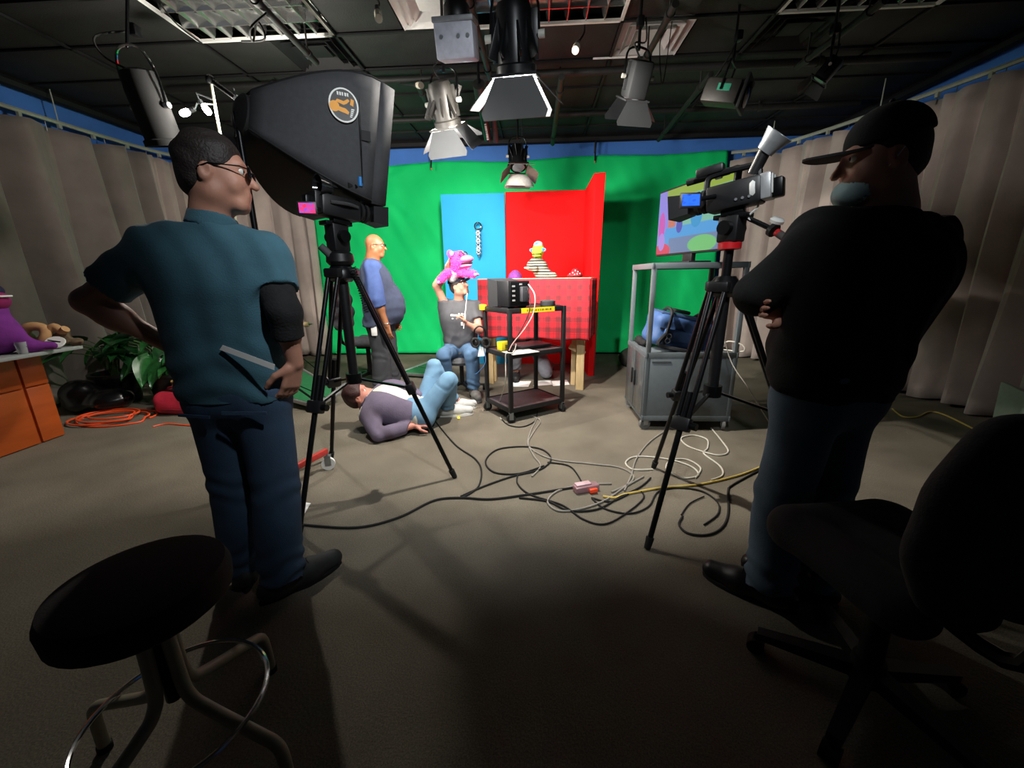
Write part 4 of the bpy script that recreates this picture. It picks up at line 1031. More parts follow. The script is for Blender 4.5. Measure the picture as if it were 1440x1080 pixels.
def shirt(J, m, parent, name='shirt', g=1.0, h=0.008, sleeve=0.6, hem=-0.05, inf=0.016, noise=0.007, belly=0.0, seed=5, collar=None, open_arms=True, r=(0.066, 0.056, 0.044), chestd=1.0, neckcut=0.005, hips=True):
    B = Blob(h, 0.04)
    torso_prims(B, J, g, inf, belly, chestd=chestd, hips=hips)
    if open_arms:
        sl = sleeve if isinstance(sleeve, (tuple, list)) else (sleeve, sleeve)
        for s_, e in zip('LR', sl):
            if e > 0: limb(B, J['sh' + s_], J['el' + s_], J['wr' + s_], r[0] * g, r[1] * g, r[2] * g, k=0.035, end=e)
    rr, f, u = axes_of(J); pel = lerp(J['hipL'], J['hipR'], 0.5); nk = Vector(J['neck'])
    B.cone(nk - u * 0.06, nk + u * 0.02, 0.075, 0.066, k=0.03)
    B.cut(nk + u * neckcut, u)
    if hem is not None: B.cut(pel + u * hem, -u)
    a = V3(u); p0 = V3(pel)
    Hh = (nk - pel).length
    def fold(V):
        t = (V - p0) @ a
        lo = np.clip(1 - t / (Hh * 0.5), 0, 1)
        w_ = (V - p0) @ V3(rr) * 1.0 + (V - p0) @ V3(f) * 0.8
        return lo * 0.006 * np.sin(t * 60 + 3 * np.sin(w_ * 13)) + (1 - lo) * 0.004 * np.sin(w_ * 55 + t * 18 + 2 * np.sin(t * 9))
    return B.build(name, m, parent, noise=noise, nf=13, seed=seed, fold=fold)
def shoe(an, toe, m, ms, parent, sc=1.0, u=(0, 0, 1), name='shoe', h=0.006):
    an, toe = Vector(an), Vector(toe); d = (toe - an); u = Vector(u).normalized(); d = (d - u * d.dot(u)).normalized()
    base = toe - u * toe.dot(u) + u * (an.dot(u) - 0.09 * sc)      # sole plane under the ankle
    hl = an - d * 0.055 * sc; hl = hl - u * (hl.dot(u)) + u * (base.dot(u) + 0.045 * sc)
    tp = hl + d * 0.25 * sc
    l = d.cross(u)
    B = Blob(h, 0.03)
    B.cone(hl + u * 0.01 * sc, lerp(hl, tp, 0.6) - u * 0.002, 0.042 * sc, 0.05 * sc, k=0.03)
    B.cone(lerp(hl, tp, 0.6), tp - u * 0.004, 0.047 * sc, 0.037 * sc, k=0.03)
    B.cone(hl + d * 0.035 * sc + u * 0.01, an + u * 0.005, 0.046 * sc, 0.047 * sc, k=0.03, cut=True)
    B.cut(hl - u * 0.028 * sc, -u)
    o = B.build(name, m, parent)
    S = []
    for i in range(20):
        t = 2 * math.pi * i / 20; x = math.cos(t); y = math.sin(t)
        S.append(hl + d * (0.122 + 0.162 * x) * sc + l * y * (0.05 + 0.008 * x - 0.012 * (x < -0.2)) * sc)
    MB().hull([p - u * 0.045 * sc for p in S], [p - u * 0.022 * sc for p in S]).build('sole', ms, o)
    b = MB()
    for q in range(4):
        c = lerp(hl, tp, 0.5 + q * 0.075) + u * (0.062 - q * 0.007) * sc
        b.tube([c - l * 0.022 * sc - u * 0.008, c + u * 0.002, c + l * 0.022 * sc - u * 0.008], 0.003, 5)
    b.build('laces', ms, o)
    return o
def hair(P, ax, m, parent, sc=1.0, front=0.045, low=-0.055, name='hair', top=0.0, noise=0.004, h=0.006, back=0.0, grow=0.0):
    r, f, u = ax; B = Blob(h, 0.02)
    B.ell(P(0, -0.016, 0.034 + top), [q * sc for q in (0.082 + grow, 0.1 + back + grow, 0.096 + grow)], ax)
    B.ell(P(0, -0.05, -0.01), [q * sc for q in (0.07 + grow, 0.062 + back + grow, 0.075 + grow)], ax)
    # clear the face and the ears
    B.ell(P(0, 0.13, -0.045), [q * sc for q in (0.11, 0.13 - front, 0.12)], ax, 0.01, sub=True)
    for sd in (-1, 1): B.ell(P(sd * 0.085, 0.01, -0.045), [q * sc for q in (0.03, 0.045, 0.055)], ax, 0.01, sub=True)
    B.cut(P(0, 0, low), -u + f * 0.2)
    return B.build(name, m, parent, noise=noise, nf=45, seed=9)

# ---- the camera operator in the teal polo shirt (hands on hips, back to us, head turned right)
TEAL = mat('teal_pique', '3d6878', 0.85, var=0.14, ns=9, bump=0.25, bs=240, sheen=0.1)
DENIM = mat('denim', '3d5570', 0.9, var=0.22, ns=6, bump=0.2, bs=260)
SHOEB = mat('dark_trainer', '2a2c2c', 0.7, var=0.2, ns=40)
def person_operator():
    t = thing('person', 'person in teal polo shirt, jeans and glasses standing hands on hips beside the softbox', 'person', (-1.08, 1.5, 0))
    Y = 1.5
    J = dict(shL=(-1.205, 1.45, 1.40), shR=(-0.88, 1.52, 1.39), neck=(-1.03, 1.49, 1.485), hipL=(-1.135, 1.5, 0.87), hipR=(-0.965, 1.5, 0.87),
             knL=(-1.165, 1.53, 0.5), knR=(-0.97, 1.5, 0.49), anL=(-1.2, 1.54, 0.09), anR=(-0.985, 1.46, 0.09), toeL=(-1.3, 1.72, 0.03), toeR=(-0.87, 1.6, 0.03),
             elL=(-1.47, 1.44, 1.235), elR=(-0.795, 1.44, 1.19), wrL=(-1.245, 1.5, 1.05), wrR=(-0.80, 1.47, 1.0))
    hf, hu = Vector((0.93, 0.36, -0.02)), Vector((0.06, 0.1, 1))
    hc = Vector((-0.985, 1.5, 1.64))
    P, ax = body(J, hc, hf, hu, SKIN, t, 0.006, 1.0, 1.0, nr=0.058, hands=(
        dict(w_=J['wrL'], d=(0.8, 0.15, -0.35), n=(0.3, 0.2, -0.6), side=1, curl=(0.1, 0.25, 0.2)),
        dict(w_=J['wrR'], d=(-0.25, -0.05, -0.85), n=(-0.7, 0.35, 0.1), side=-1, curl=(0.3, 0.45, 0.4), spread=0.04)))
    hair(P, ax, HAIRD, t, front=0.02, low=-0.07, top=0.012, noise=0.005, h=0.005)
    glasses(P, ax, BLKM, t, GLASS)
    jm = trousers(J, DENIM, t, g=0.93, top=0.05, r=(0.104, 0.095, 0.093), end=2.02)
    sh = shirt(J, TEAL, t, 'polo_shirt', sleeve=(0.66, 0.66), g=0.93, hem=0.0, r=(0.075, 0.079, 0.06), inf=0.026)
    B = Blob(0.006, 0.015)      # collar
    nk = Vector(J['neck'])
    B.cone(nk + Vector((0, 0, -0.02)), nk + Vector((0.01, 0.012, 0.03)), 0.078, 0.072, cut=True, cuta=True); B.cone(nk + Vector((0, 0, -0.03)), nk + Vector((0.01, 0.012, 0.05)), 0.064, 0.062, k=0.004, sub=True)
    B.build('collar', TEAL, sh, noise=0.003, nf=20)
    B = Blob(0.007, 0.02)       # elbow brace on the right arm
    eR, sR, wR = Vector(J['elR']), Vector(J['shR']), Vector(J['wrR'])
    B.cone(lerp(sR, eR, 0.5), eR, 0.062, 0.054, cuta=True); B.cone(eR, lerp(eR, wR, 0.5), 0.053, 0.05, cut=True)
    B.build('arm_sleeve', mat('black_knit', '18181a', 0.9, var=0.3, ns=40, bump=0.3), t, noise=0.005, nf=26, seed=4)
    pk = MB()
    for (x, y0) in ((-0.035, 0),):
        pk.box((-0.955, 1.372, 0.84), (0.15, 0.006, 0.012), rot=(0, 0.05, 0.1)); pk.box((-1.14, 1.376, 0.83), (0.12, 0.006, 0.01), rot=(0, 0.05, -0.1))
    pk.build('pocket_seam', DENIM, jm)
    for s_ in 'LR': shoe(J['an' + s_], J['toe' + s_], SHOEB, RUB, t, 1.1)
    return J
JO = person_operator()
o = MB().prism([(-0.1, 0.0), (0.1, -0.03), (0.1, -0.01), (-0.09, 0.018)], -0.001, 0.001, (-0.9, 1.362, 1.05), ((0.97, -0.1, -0.2), (0.2, 0.1, 0.97), (0.05, -1, 0.1))).build('folded_script', PAPER)
tag(o, 'folded white paper tucked under the arm of the person in teal', 'paper')

# ---- the camera operator in black with cap and mask
BLKC = mat('black_fleece', '0b0b0c', 0.95, var=0.25, ns=20, bump=0.15, bs=120)
CAPM = mat('cap_cloth', '1c1a1c', 0.9, var=0.2, ns=60, bump=0.2)
DENIM2 = mat('denim_pale', '5a6e80', 0.9, var=0.3, ns=5, bump=0.2, bs=240)
MASK = mat('mask_cloth', '9fb8b8', 0.85, var=0.08, ns=40)
def person_black():
    t = thing('person', 'person in black sweatshirt, dark baseball cap and face mask standing with folded arms', 'person', (1.16, 1.38, 0))
    J = dict(shL=(0.985, 1.37, 1.4), shR=(1.33, 1.4, 1.41), neck=(1.185, 1.36, 1.49), hipL=(1.05, 1.37, 0.86), hipR=(1.225, 1.42, 0.86),
             knL=(1.03, 1.39, 0.49), knR=(1.215, 1.42, 0.48), anL=(1.03, 1.37, 0.09), anR=(1.215, 1.4, 0.09), toeL=(0.9, 1.49, 0.03), toeR=(1.08, 1.54, 0.03),
             elL=(0.87, 1.45, 1.23), elR=(1.3, 1.52, 1.14), wrL=(1.03, 1.62, 1.21), wrR=(0.975, 1.44, 1.165))
    hf, hu = Vector((-0.94, 0.3, -0.1)), Vector((-0.08, 0.0, 1))
    hc = Vector((1.135, 1.37, 1.63))
    P, ax = body(J, hc, hf, hu, SKIN, t, 0.006, 1.06, 1.02, nr=0.064, hands=(
        dict(w_=J['wrL'], d=(0.7, 0.6, 0.05), n=(0.3, -0.6, -0.3), side=1, curl=(0.3, 0.5, 0.4)),
        dict(w_=J['wrR'], d=(-0.75, -0.15, 0.15), n=(0.1, -0.8, 0.1), side=-1, curl=(0.4, 0.6, 0.4))))
    hair(P, ax, HAIRD, t, front=0.02, low=-0.05, h=0.006, noise=0.002)
    trousers(J, DENIM2, t, g=1.04, r=(0.1, 0.09, 0.085), end=2.03, seed=11)
    shirt(J, BLKC, t, 'sweatshirt', g=1.03, sleeve=(1.92, 1.92), hem=0.03, inf=0.026, r=(0.078, 0.07, 0.056), noise=0.008, seed=8, belly=0.15, neckcut=-0.015)
    r, f, u = ax
    B = Blob(0.006, 0.02)
    B.ell(P(0, -0.014, 0.05), (0.09, 0.108, 0.098), ax); B.cut(P(0, 0, 0.042), -u - f * 0.12)
    cap = B.build('cap', CAPM, t)
    S = [P(0.078 * math.cos(a), 0.05 + 0.15 * math.sin(a), 0.05 - 0.1 * abs(math.cos(a)) ** 2 * 0.25 - 0.02 * math.sin(a)) for a in [math.pi * i / 14 for i in range(15)]]
    MB().hull(S, [p + u * 0.006 for p in S]).build('visor', CAPM, cap)
    MB().sphere(P(0, -0.015, 0.148), 0.008).build('cap_button', CAPM, cap)
    B = Blob(0.005, 0.015)
    B.ell(P(0, 0.055, -0.085), (0.062, 0.06, 0.05), ax); B.ell(P(0, 0.04, -0.075), (0.056, 0.058, 0.07), ax, 0.004, sub=True)
    B.cut(P(0, 0.01, 0), -f)
    mk = B.build('face_mask', MASK, t, noise=0.003, nf=40)
    for sd in (-1, 1):
        MB().tube([P(sd * 0.056, 0.03, -0.065), P(sd * 0.075, 0.0, -0.02), P(sd * 0.083, -0.02, 0.012)], 0.002, 6).build('ear_loop', WHITE, mk)
    for s_ in 'LR': shoe(J['an' + s_], J['toe' + s_], mat('black_leather', '121214', 0.4, var=0.2), RUB, t, 1.1)
person_black()

# ---- the bald person in a navy vest
NAVY = mat('navy_fleece', '3a4258', 0.9, var=0.12, ns=24, bump=0.2, bs=160)
BLUES = mat('blue_knit', '3f5488', 0.85, var=0.1, ns=24)
GREYT = mat('grey_trouser_cloth', '3c3e42', 0.9, var=0.15, ns=10)
def person_vest():
    t = thing('person', 'bald person in navy fleece vest and glasses standing before the green screen', 'person', (-1.5, 4.68, 0))
    J = dict(shL=(-1.57, 4.87, 1.4), shR=(-1.47, 4.5, 1.39), neck=(-1.525, 4.68, 1.475), hipL=(-1.5, 4.77, 0.8), hipR=(-1.5, 4.59, 0.8),
             knL=(-1.47, 4.8, 0.45), knR=(-1.5, 4.6, 0.45), anL=(-1.47, 4.8, 0.09), anR=(-1.52, 4.6, 0.09), toeL=(-1.27, 4.8, 0.03), toeR=(-1.33, 4.56, 0.03),
             elL=(-1.5, 4.93, 1.08), elR=(-1.43, 4.41, 1.07), wrL=(-1.38, 4.9, 0.84), wrR=(-1.35, 4.42, 0.8))
    hc = Vector((-1.475, 4.68, 1.635))
    P, ax = body(J, hc, (1, 0.12, -0.03), (0, 0, 1), SKIN2, t, 0.008, 1.12, 1.0, nr=0.075, belly=0.18, hands=(
        dict(w_=J['wrR'], d=(0.15, -0.05, -1), n=(0.2, 0.9, 0.1), side=-1, curl=(0.25, 0.35, 0.3)),
        dict(w_=J['wrL'], d=(0.15, 0.05, -1), n=(0.2, -0.9, 0.1), side=1, curl=(0.25, 0.35, 0.3))))
    glasses(P, ax, BLKM, t)
    trousers(J, GREYT, t, 'trousers', g=1.12, r=(0.11, 0.095, 0.095), end=2.02, h=0.009, seed=6)
    s_ = shirt(J, BLUES, t, 'long_sleeve_shirt', g=1.12, sleeve=(1.25, 1.25), hem=0.05, inf=0.012, r=(0.092, 0.076, 0.06), belly=0.17, h=0.009, neckcut=0.012)
    shirt(J, NAVY, t, 'fleece_vest', g=1.26, sleeve=0, hem=-0.02, inf=0.026, belly=0.2, h=0.009, seed=2, neckcut=0.02)
    MB().box((-1.5, 4.44, 0.74), (0.06, 0.03, 0.11), bev=0.008).build('belt_radio', WHITE, t)
    MB().tube([Vector(J['wrR']) + Vector((0.035 * math.cos(a), 0.035 * math.sin(a), 0.02)) for a in [i * math.pi / 8 for i in range(16)]], 0.005, 6, True).build('bracelet', STEEL, t)
    for q in 'LR': shoe(J['an' + q], J['toe' + q], mat('grey_trainer', '6a6864', 0.7, var=0.15), GREYP, t, 1.05)
person_vest()

# ---- the person lying on the floor
HOOD = mat('purple_grey_fleece', '6a6074', 0.95, var=0.12, ns=14, bump=0.2, bs=120)
TEE = mat('pale_tee', 'd8d8c8', 0.85, var=0.06, ns=20)
DENL = mat('denim_light', '6f96b4', 0.9, var=0.16, ns=7, bump=0.15, bs=240)
def person_lying():
    t = thing('person', 'person in purple grey hoodie and light jeans lying on the carpet with knees up', 'person', (-1.1, 3.4, 0))
    J = dict(shL=(-1.19, 3.6, 0.27), shR=(-1.235, 3.26, 0.19), neck=(-1.255, 3.44, 0.275), hipL=(-0.80, 3.52, 0.13), hipR=(-0.79, 3.35, 0.13),
             knL=(-0.72, 3.68, 0.49), knR=(-0.555, 3.46, 0.42), anL=(-0.6, 3.88, 0.1), anR=(-0.625, 3.7, 0.1), toeL=(-0.4, 3.94, 0.03), toeR=(-0.42, 3.74, 0.03),
             elL=(-1.0, 3.72, 0.12), elR=(-1.10, 3.09, 0.06), wrL=(-0.8, 3.68, 0.22), wrR=(-0.845, 3.25, 0.08))
    hc = Vector((-1.355, 3.43, 0.3))
    P, ax = body(J, hc, (0.78, 0.2, 0.58), (-0.6, -0.2, 0.76), SKIN3, t, 0.007, 1.0, 1.0, nr=0.058, hands=(
        dict(w_=J['wrR'], d=(0.9, 0.25, 0.0), n=(0.1, 0.2, -1), side=-1, curl=(0.3, 0.6, 0.5)),
        dict(w_=J['wrL'], d=(0.8, -0.3, 0.1), n=(0.1, -0.2, -1), side=1, curl=(0.2, 0.4, 0.4))))
    hair(P, ax, HAIRB, t, front=-0.01, low=-0.08, h=0.006, noise=0.004, grow=0.006)
    trousers(J, DENL, t, g=1.0, r=(0.098, 0.076, 0.07), end=1.95, seed=12)
    shirt(J, TEE, t, 't_shirt', sleeve=0.5, hem=0.0, inf=0.014, h=0.008, noise=0.006)
    B = Blob(0.008, 0.04)
    torso_prims(B, J, 1.0, 0.032, hips=False)
    for s_ in 'LR': limb(B, J['sh' + s_], J['el' + s_], J['wr' + s_], 0.078, 0.066, 0.052, k=0.035, end=1.93)
    r, f, u = axes_of(J); pel = lerp(J['hipL'], J['hipR'], 0.5); nk = Vector(J['neck'])
    B.cut(nk + u * 0.0, u); B.cut(pel + u * 0.06, -u)
    B.ell(pel + u * 0.2 + f * 0.22, (0.085, 0.17, 0.42), (r, f, u), 0.01, sub=True)   # open front
    hd = B.build('hoodie', HOOD, t, noise=0.009, nf=13, seed=7)
    B = Blob(0.008, 0.03); B.cone(nk - r * 0.08 - f * 0.06, nk + r * 0.08 - f * 0.06, 0.05); B.cone(nk + r * 0.08 - f * 0.05, nk + r * 0.09 + f * 0.04 - u * 0.02, 0.035); B.cone(nk - r * 0.08 - f * 0.05, nk - r * 0.09 + f * 0.04 - u * 0.02, 0.035)
    B.build('hood', HOOD, hd, noise=0.006, nf=18)
    MB().tube([nk + r * 0.09 + f * 0.07, nk + r * 0.1 + f * 0.125 - u * 0.1, nk + r * 0.1 + f * 0.13 - u * 0.25, nk + r * 0.12 + f * 0.12 - u * 0.36], 0.006, 6, sub=4).build('zip', WHITE, hd)
    for q in 'LR': shoe(J['an' + q], J['toe' + q], mat('pale_trainer', 'c8c8c4', 0.7, var=0.08), WHITE, t, 1.08, name='trainer')
person_lying()

# ---- the seated puppeteer
GREYTEE = mat('grey_tee', '4a4a4e', 0.9, var=0.12, ns=18)
DENM = mat('denim_mid', '4e6c8c', 0.9, var=0.22, ns=8, bump=0.15, bs=240)
def person_seated():
    t = thing('person', 'person in grey lettered tee and dark cap seated with one arm raised', 'person', (-0.55, 4.5, 0))
    J = dict(shL=(-0.40, 4.5, 0.985), shR=(-0.72, 4.52, 1.0), neck=(-0.565, 4.52, 1.045), hipL=(-0.5, 4.58, 0.5), hipR=(-0.66, 4.58, 0.5),
             knL=(-0.42, 4.22, 0.5), knR=(-0.72, 4.22, 0.5), anL=(-0.42, 4.3, 0.1), anR=(-0.74, 4.4, 0.1), toeL=(-0.36, 4.12, 0.03), toeR=(-0.76, 4.2, 0.03),
             elL=(-0.345, 4.38, 0.74), elR=(-0.79, 4.44, 1.21), wrL=(-0.475, 4.24, 0.83), wrR=(-0.66, 4.4, 1.36))
    hc = Vector((-0.555, 4.48, 1.205))
    P, ax = body(J, hc, (0.85, -0.42, 0.3), (-0.25, 0.05, 1), SKIN, t, 0.007, 0.92, 0.95, nr=0.055, hands=(
        dict(w_=J['wrL'], d=(-0.35, -0.2, 0.85), n=(-0.7, -0.3, -0.3), side=1, curl=(0.7, 1.1, 0.7), sc=0.95),
        dict(w_=J['wrR'], d=(0.35, -0.05, 0.9), n=(0.6, -0.5, -0.3), side=-1, curl=(0.2, 0.3, 0.3), sc=0.95)))
    r, f, u = ax
    hair(P, ax, HAIRD, t, sc=0.95, front=0.02, low=-0.07, h=0.006)
    B = Blob(0.006, 0.02); B.ell(P(0, -0.014, 0.05), (0.084, 0.102, 0.09), ax); B.cut(P(0, 0, 0.045), -u - f * 0.12)
    cap = B.build('cap', mat('navy_cap', '1a1e34', 0.85), t)
    S = [P(0.075 * math.cos(a), 0.05 + 0.12 * math.sin(a), 0.045 - 0.02 * abs(math.cos(a))) for a in [math.pi * i / 12 for i in range(13)]]
    MB().hull(S, [p + u * 0.005 for p in S]).build('visor', _M['navy_cap'], cap)
    trousers(J, DENM, t, g=0.95, r=(0.092, 0.08, 0.074), end=1.97, seed=14)
    sh = shirt(J, GREYTEE, t, 't_shirt', g=0.95, sleeve=(0.55, 0.5), hem=-0.03, inf=0.016, r=(0.072, 0.068, 0.05))
    rr, ff, uu = axes_of(J)
    o = lerp(J['hipL'], J['hipR'], 0.5) + uu * 0.36 + ff * 0.142
    for a, c, w_, h_ in ((-0.085, 0.05, 0.018, 0.07), (-0.055, 0.07, 0.025, 0.02), (-0.02, 0.07, 0.02, 0.02), (0.035, 0.055, 0.075, 0.022), (-0.08, -0.02, 0.022, 0.05), (-0.05, -0.035, 0.024, 0.04), (0.03, 0.02, 0.06, 0.016)): MB().box(o + rr * a + uu * c, (w_, 0.012, h_), Matrix((rr, ff, uu)).transposed(), 0.005).build('shirt_print', WHITE, sh)
    for q in 'LR': shoe(J['an' + q], J['toe' + q], mat('grey_trainer', '6a6864', 0.7, var=0.15), GREYP, t, 1.0)
person_seated()

# ---- the puppeteer crouching behind the plaid stage
def person_crouching():
    t = thing('person', 'person in grey trousers and purple knit hat crouching behind the plaid stage', 'person', (0.2, 5.2, 0))
    J = dict(shL=(0.28, 5.22, 0.98), shR=(-0.08, 5.22, 0.98), neck=(0.1, 5.22, 1.06), hipL=(0.3, 5.42, 0.46), hipR=(0.12, 5.42, 0.46),
             knL=(0.44, 5.1, 0.1), knR=(0.04, 5.06, 0.5), anL=(0.5, 5.5, 0.1), anR=(0.05, 5.14, 0.1), toeL=(0.56, 5.66, 0.04), toeR=(0.05, 4.95, 0.03),
             elL=(0.4, 5.1, 0.86), elR=(-0.14, 5.04, 0.8), wrL=(0.42, 5.06, 1.08), wrR=(0.06, 4.98, 0.9))
    hc = Vector((0.06, 5.2, 1.22))
    P, ax = body(J, hc, (0.2, -0.95, 0.05), (0, 0.05, 1), SKIN, t, 0.008, 0.95, 0.95, hands=(
        dict(w_=J['wrL'], d=(0, 0.02, 1), n=(0, -1, 0), side=1, curl=(0.2, 0.2, 0.2)), dict(w_=J['wrR'], d=(0.6, -0.3, 0.3), n=(0, -0.5, -1), side=-1)))
    B = Blob(0.007, 0.02); B.ell(P(0, -0.012, 0.05), (0.088, 0.106, 0.1), ax); B.cut(P(0, 0, 0.03), -ax[2])
    B.build('knit_hat', mat('purple_knit', '7a3a8a', 0.95, var=0.2, ns=50, bump=0.4), t, noise=0.004, nf=60)
    trousers(J, mat('light_grey_cloth', '7c7c84', 0.9, var=0.1), t, 'trousers', g=0.98, r=(0.1, 0.085, 0.078), end=1.9, seed=15)
    shirt(J, GREYT, t, 'jumper', sleeve=1.9, hem=0.0, h=0.009)
    shoe(J['anR'], J['toeR'], BLKS, RUB, t, 1.05, name='boot')
    shoe(J['anL'], J['toeL'], mat('brown_shoe', '5a3434', 0.6), RUB, t, 1.0)
person_crouching()
# ================================================================ softbox
SB_D = Vector((0.62, 0.76, -0.2)).normalized()
SB_C = Vector((-1.06, 2.76, 2.02))
def softbox():
    z = SB_D; x = z.cross(Vector((0, 0, 1))).normalized(); y = x.cross(z)          # x: to the near right edge, y: up
    t = thing('softbox', 'large black softbox with round orange logo facing the set', 'softbox', (-1.5, 2.35, 0))
    W, Hh, Dp = 0.86, 0.62, 0.5
    NT = 10
    def ring(t_):
        k = math.sin(t_ * math.pi / 2) ** 0.95
        return (0.1 + (W / 2 - 0.1) * k, 0.09 + (Hh / 2 - 0.09) * k, -Dp + Dp * t_)
    SBM = mat('softbox_nylon', '3c3d40', 0.8, var=0.1, ns=40, bump=0.12, bs=300)
    SBK = mat('softbox_nylon_black', '0c0c0e', 0.7, var=0.2, ns=40, bump=0.1, bs=200)
    def P(sx, sy, t_):
        a, b_, c = ring(t_); return SB_C + x * a * sx + y * b_ * sy + z * c
    for nm, (c0, c1), m in (('side_panel', ((1, -1), (1, 1)), SBM), ('side_panel', ((-1, -1), (-1, 1)), SBM), ('top_panel', ((-1, 1), (1, 1)), SBK), ('bottom_panel', ((-1, -1), (1, -1)), SBK)):
        b = MB(); n = 8
        def fn(u, v):
            q = P(c0[0] + (c1[0] - c0[0]) * v, c0[1] + (c1[1] - c0[1]) * v, u)
            return q
        b.grid(fn, NT, n); b.build(nm, m, t, smooth=60, thick=0.006)
    for sx in (-1, 1):
        for sy in (-1, 1): MB().tube([P(sx, sy, i / NT) for i in range(NT + 1)], 0.006, 6).build('rib', SBK, t)
    b = MB()
    lip = 0.09
    for (c0, c1) in (((1, -1), (1, 1)), ((-1, -1), (-1, 1)), ((-1, 1), (1, 1)), ((-1, -1), (1, -1))):
        b.grid(lambda u, v: P(c0[0] + (c1[0] - c0[0]) * v, c0[1] + (c1[1] - c0[1]) * v, 1) + z * lip * u, 1, 4)
    b.build('front_lip', SBM, t, thick=0.006)
    MB().box(SB_C - z * 0.02, (W - 0.02, Hh - 0.02, 0.008), Matrix((x, y, z)).transposed()).build('diffuser', mat('white_diffuser', 'ffffff', 0.6, emit=3.0, var=0.0), t, smooth=False)
    MB().lathe([(0.02, -0.035), (0.07, -0.03), (0.1, -0.01), (0.1, 0.05)], SB_C - z * (Dp + 0.0), z, 20).build('lamp_head', SBK, t)
    # logo on the near side panel
    q0, q1 = P(1, 0.42, 0.55), P(1, 0.42, 0.75); ux = (q1 - q0).normalized(); uyv = (P(1, 0.6, 0.62) - P(1, 0.3, 0.62)).normalized(); nn = ux.cross(uyv).normalized()
    if nn.dot(Vector((0, -1, 0))) < 0: nn = -nn
    uy = nn.cross(ux); C = P(1, 0.38, 0.66) + nn * 0.016
    ell = lambda a, b_: [(a * math.cos(i * math.pi / 16), b_ * math.sin(i * math.pi / 16)) for i in range(32)]
    lg = MB().prism(ell(0.072, 0.082), 0, 0.002, C, (ux, uy, nn)).build('logo_ring', WHITE, t, smooth=False)
    MB().prism(ell(0.064, 0.074), 0.0005, 0.0035, C, (ux, uy, nn)).build('logo_field', BLK, lg, smooth=False)
    ORG = mat('logo_orange', 'f0a020', 0.5, var=0.03)
    for nm, pts in (('logo_bowl', [(-0.045 + 0.024 * math.cos(a), -0.012 + 0.026 * math.sin(a)) for a in [i * math.pi / 8 for i in range(16)]]), ('logo_arm', [(-0.04, 0.012), (0.0, 0.0), (0.015, 0.008), (0.03, 0.024), (0.02, 0.032), (0.0, 0.018), (-0.03, 0.024)]), ('logo_arm', [(-0.03, -0.03), (0.02, -0.042), (0.025, -0.03), (0.01, -0.016), (-0.02, -0.01)]), ('logo_arm', [(0.03, 0.006), (0.046, 0.0), (0.05, 0.03), (0.036, 0.036)])):
        MB().prism(pts, 0.003, 0.0045, C, (ux, uy, nn)).build(nm, ORG, lg, smooth=False)
    for k, (a, w_) in enumerate(((-0.03, 0.008), (-0.018, 0.008), (-0.006, 0.006), (0.006, 0.009), (0.018, 0.007))): MB().prism([(a, 0.044), (a + w_, 0.042), (a + w_, 0.058), (a, 0.06)], 0.003, 0.0045, C, (ux, uy, nn)).build('logo_letter', WHITE, lg, smooth=False)
    for k in range(5): MB().prism([(0.035 - k * 0.002, -0.012 - k * 0.009), (0.05 - k * 0.003, -0.012 - k * 0.009), (0.05 - k * 0.003, -0.018 - k * 0.009), (0.035 - k * 0.002, -0.018 - k * 0.009)], 0.003, 0.0045, C, (ux, uy, nn)).build('logo_letter', WHITE, lg, smooth=False)
    MB().box(P(1, 0.0, 0.88) + nn * 0.012, (0.05, 0.05, 0.004), Matrix((ux, uy, nn)).transposed()).build('strap_patch', SBK, t, smooth=False)
    lamp('softbox_lamp', 'AREA', SB_C + z * 0.12, SB_C + z * 2, 42, (1, 0.96, 0.9), W * 0.9, 95, parent=t, size_y=Hh * 0.9)
    # rolling stand
    bp = Vector((-1.72, 2.42, 0)); hd = SB_C - z * (Dp + 0.03)
    MB().cyl((hd.x, hd.y, 0.22), (hd.x, hd.y, hd.z), 0.018, 0.014, n=12).build('stand_pole', BLKM, t)
    base = Vector((hd.x, hd.y, 0))
    REDL = mat('red_leg_paint', 'b0322c', 0.45, var=0.1)
    for e in (fl(463, 660), base + Vector((-0.28, 0.3, 0)), base + Vector((-0.05, -0.33, 0))):
        d = (e - base); d.z = 0
        MB().box(base + d / 2 + Vector((0, 0, 0.14)), (d.length, 0.03, 0.04), Matrix((d.normalized(), Vector((0, 0, 1)).cross(d.normalized()), Vector((0, 0, 1)))).transposed(), 0.005).build('stand_leg', REDL, t)
        c = caster(e + Vector((0, 0, 0)), t, 0.045, WHITE)
    return t
def caster(p, parent, r=0.04, m=None, ang=0.3):
    d = Vector((math.cos(ang), math.sin(ang), 0)); s_ = Vector((-d.y, d.x, 0)); p = Vector(p)
    w_ = MB().cyl(p + Vector((0, 0, r)) - s_ * 0.012, p + Vector((0, 0, r)) + s_ * 0.012, r, n=18).build('caster_wheel', RUB if m is None else m, parent)
    b = MB()
    for q in (-1, 1): b.box(p + s_ * 0.018 * q + Vector((0, 0, r * 1.55)), (r * 0.9, 0.004, r * 1.5), Matrix((d, s_, Vector((0, 0, 1)))).transposed())
    b.box(p + Vector((0, 0, r * 2.3)), (r * 1.0, 0.04, 0.006), Matrix((d, s_, Vector((0, 0, 1)))).transposed())
    b.cyl(p + Vector((0, 0, r * 2.2)), p + Vector((0, 0, r * 2.9)), 0.008, n=8)
    b.build('caster_fork', STEEL, parent, smooth=False)
    return w_
softbox()

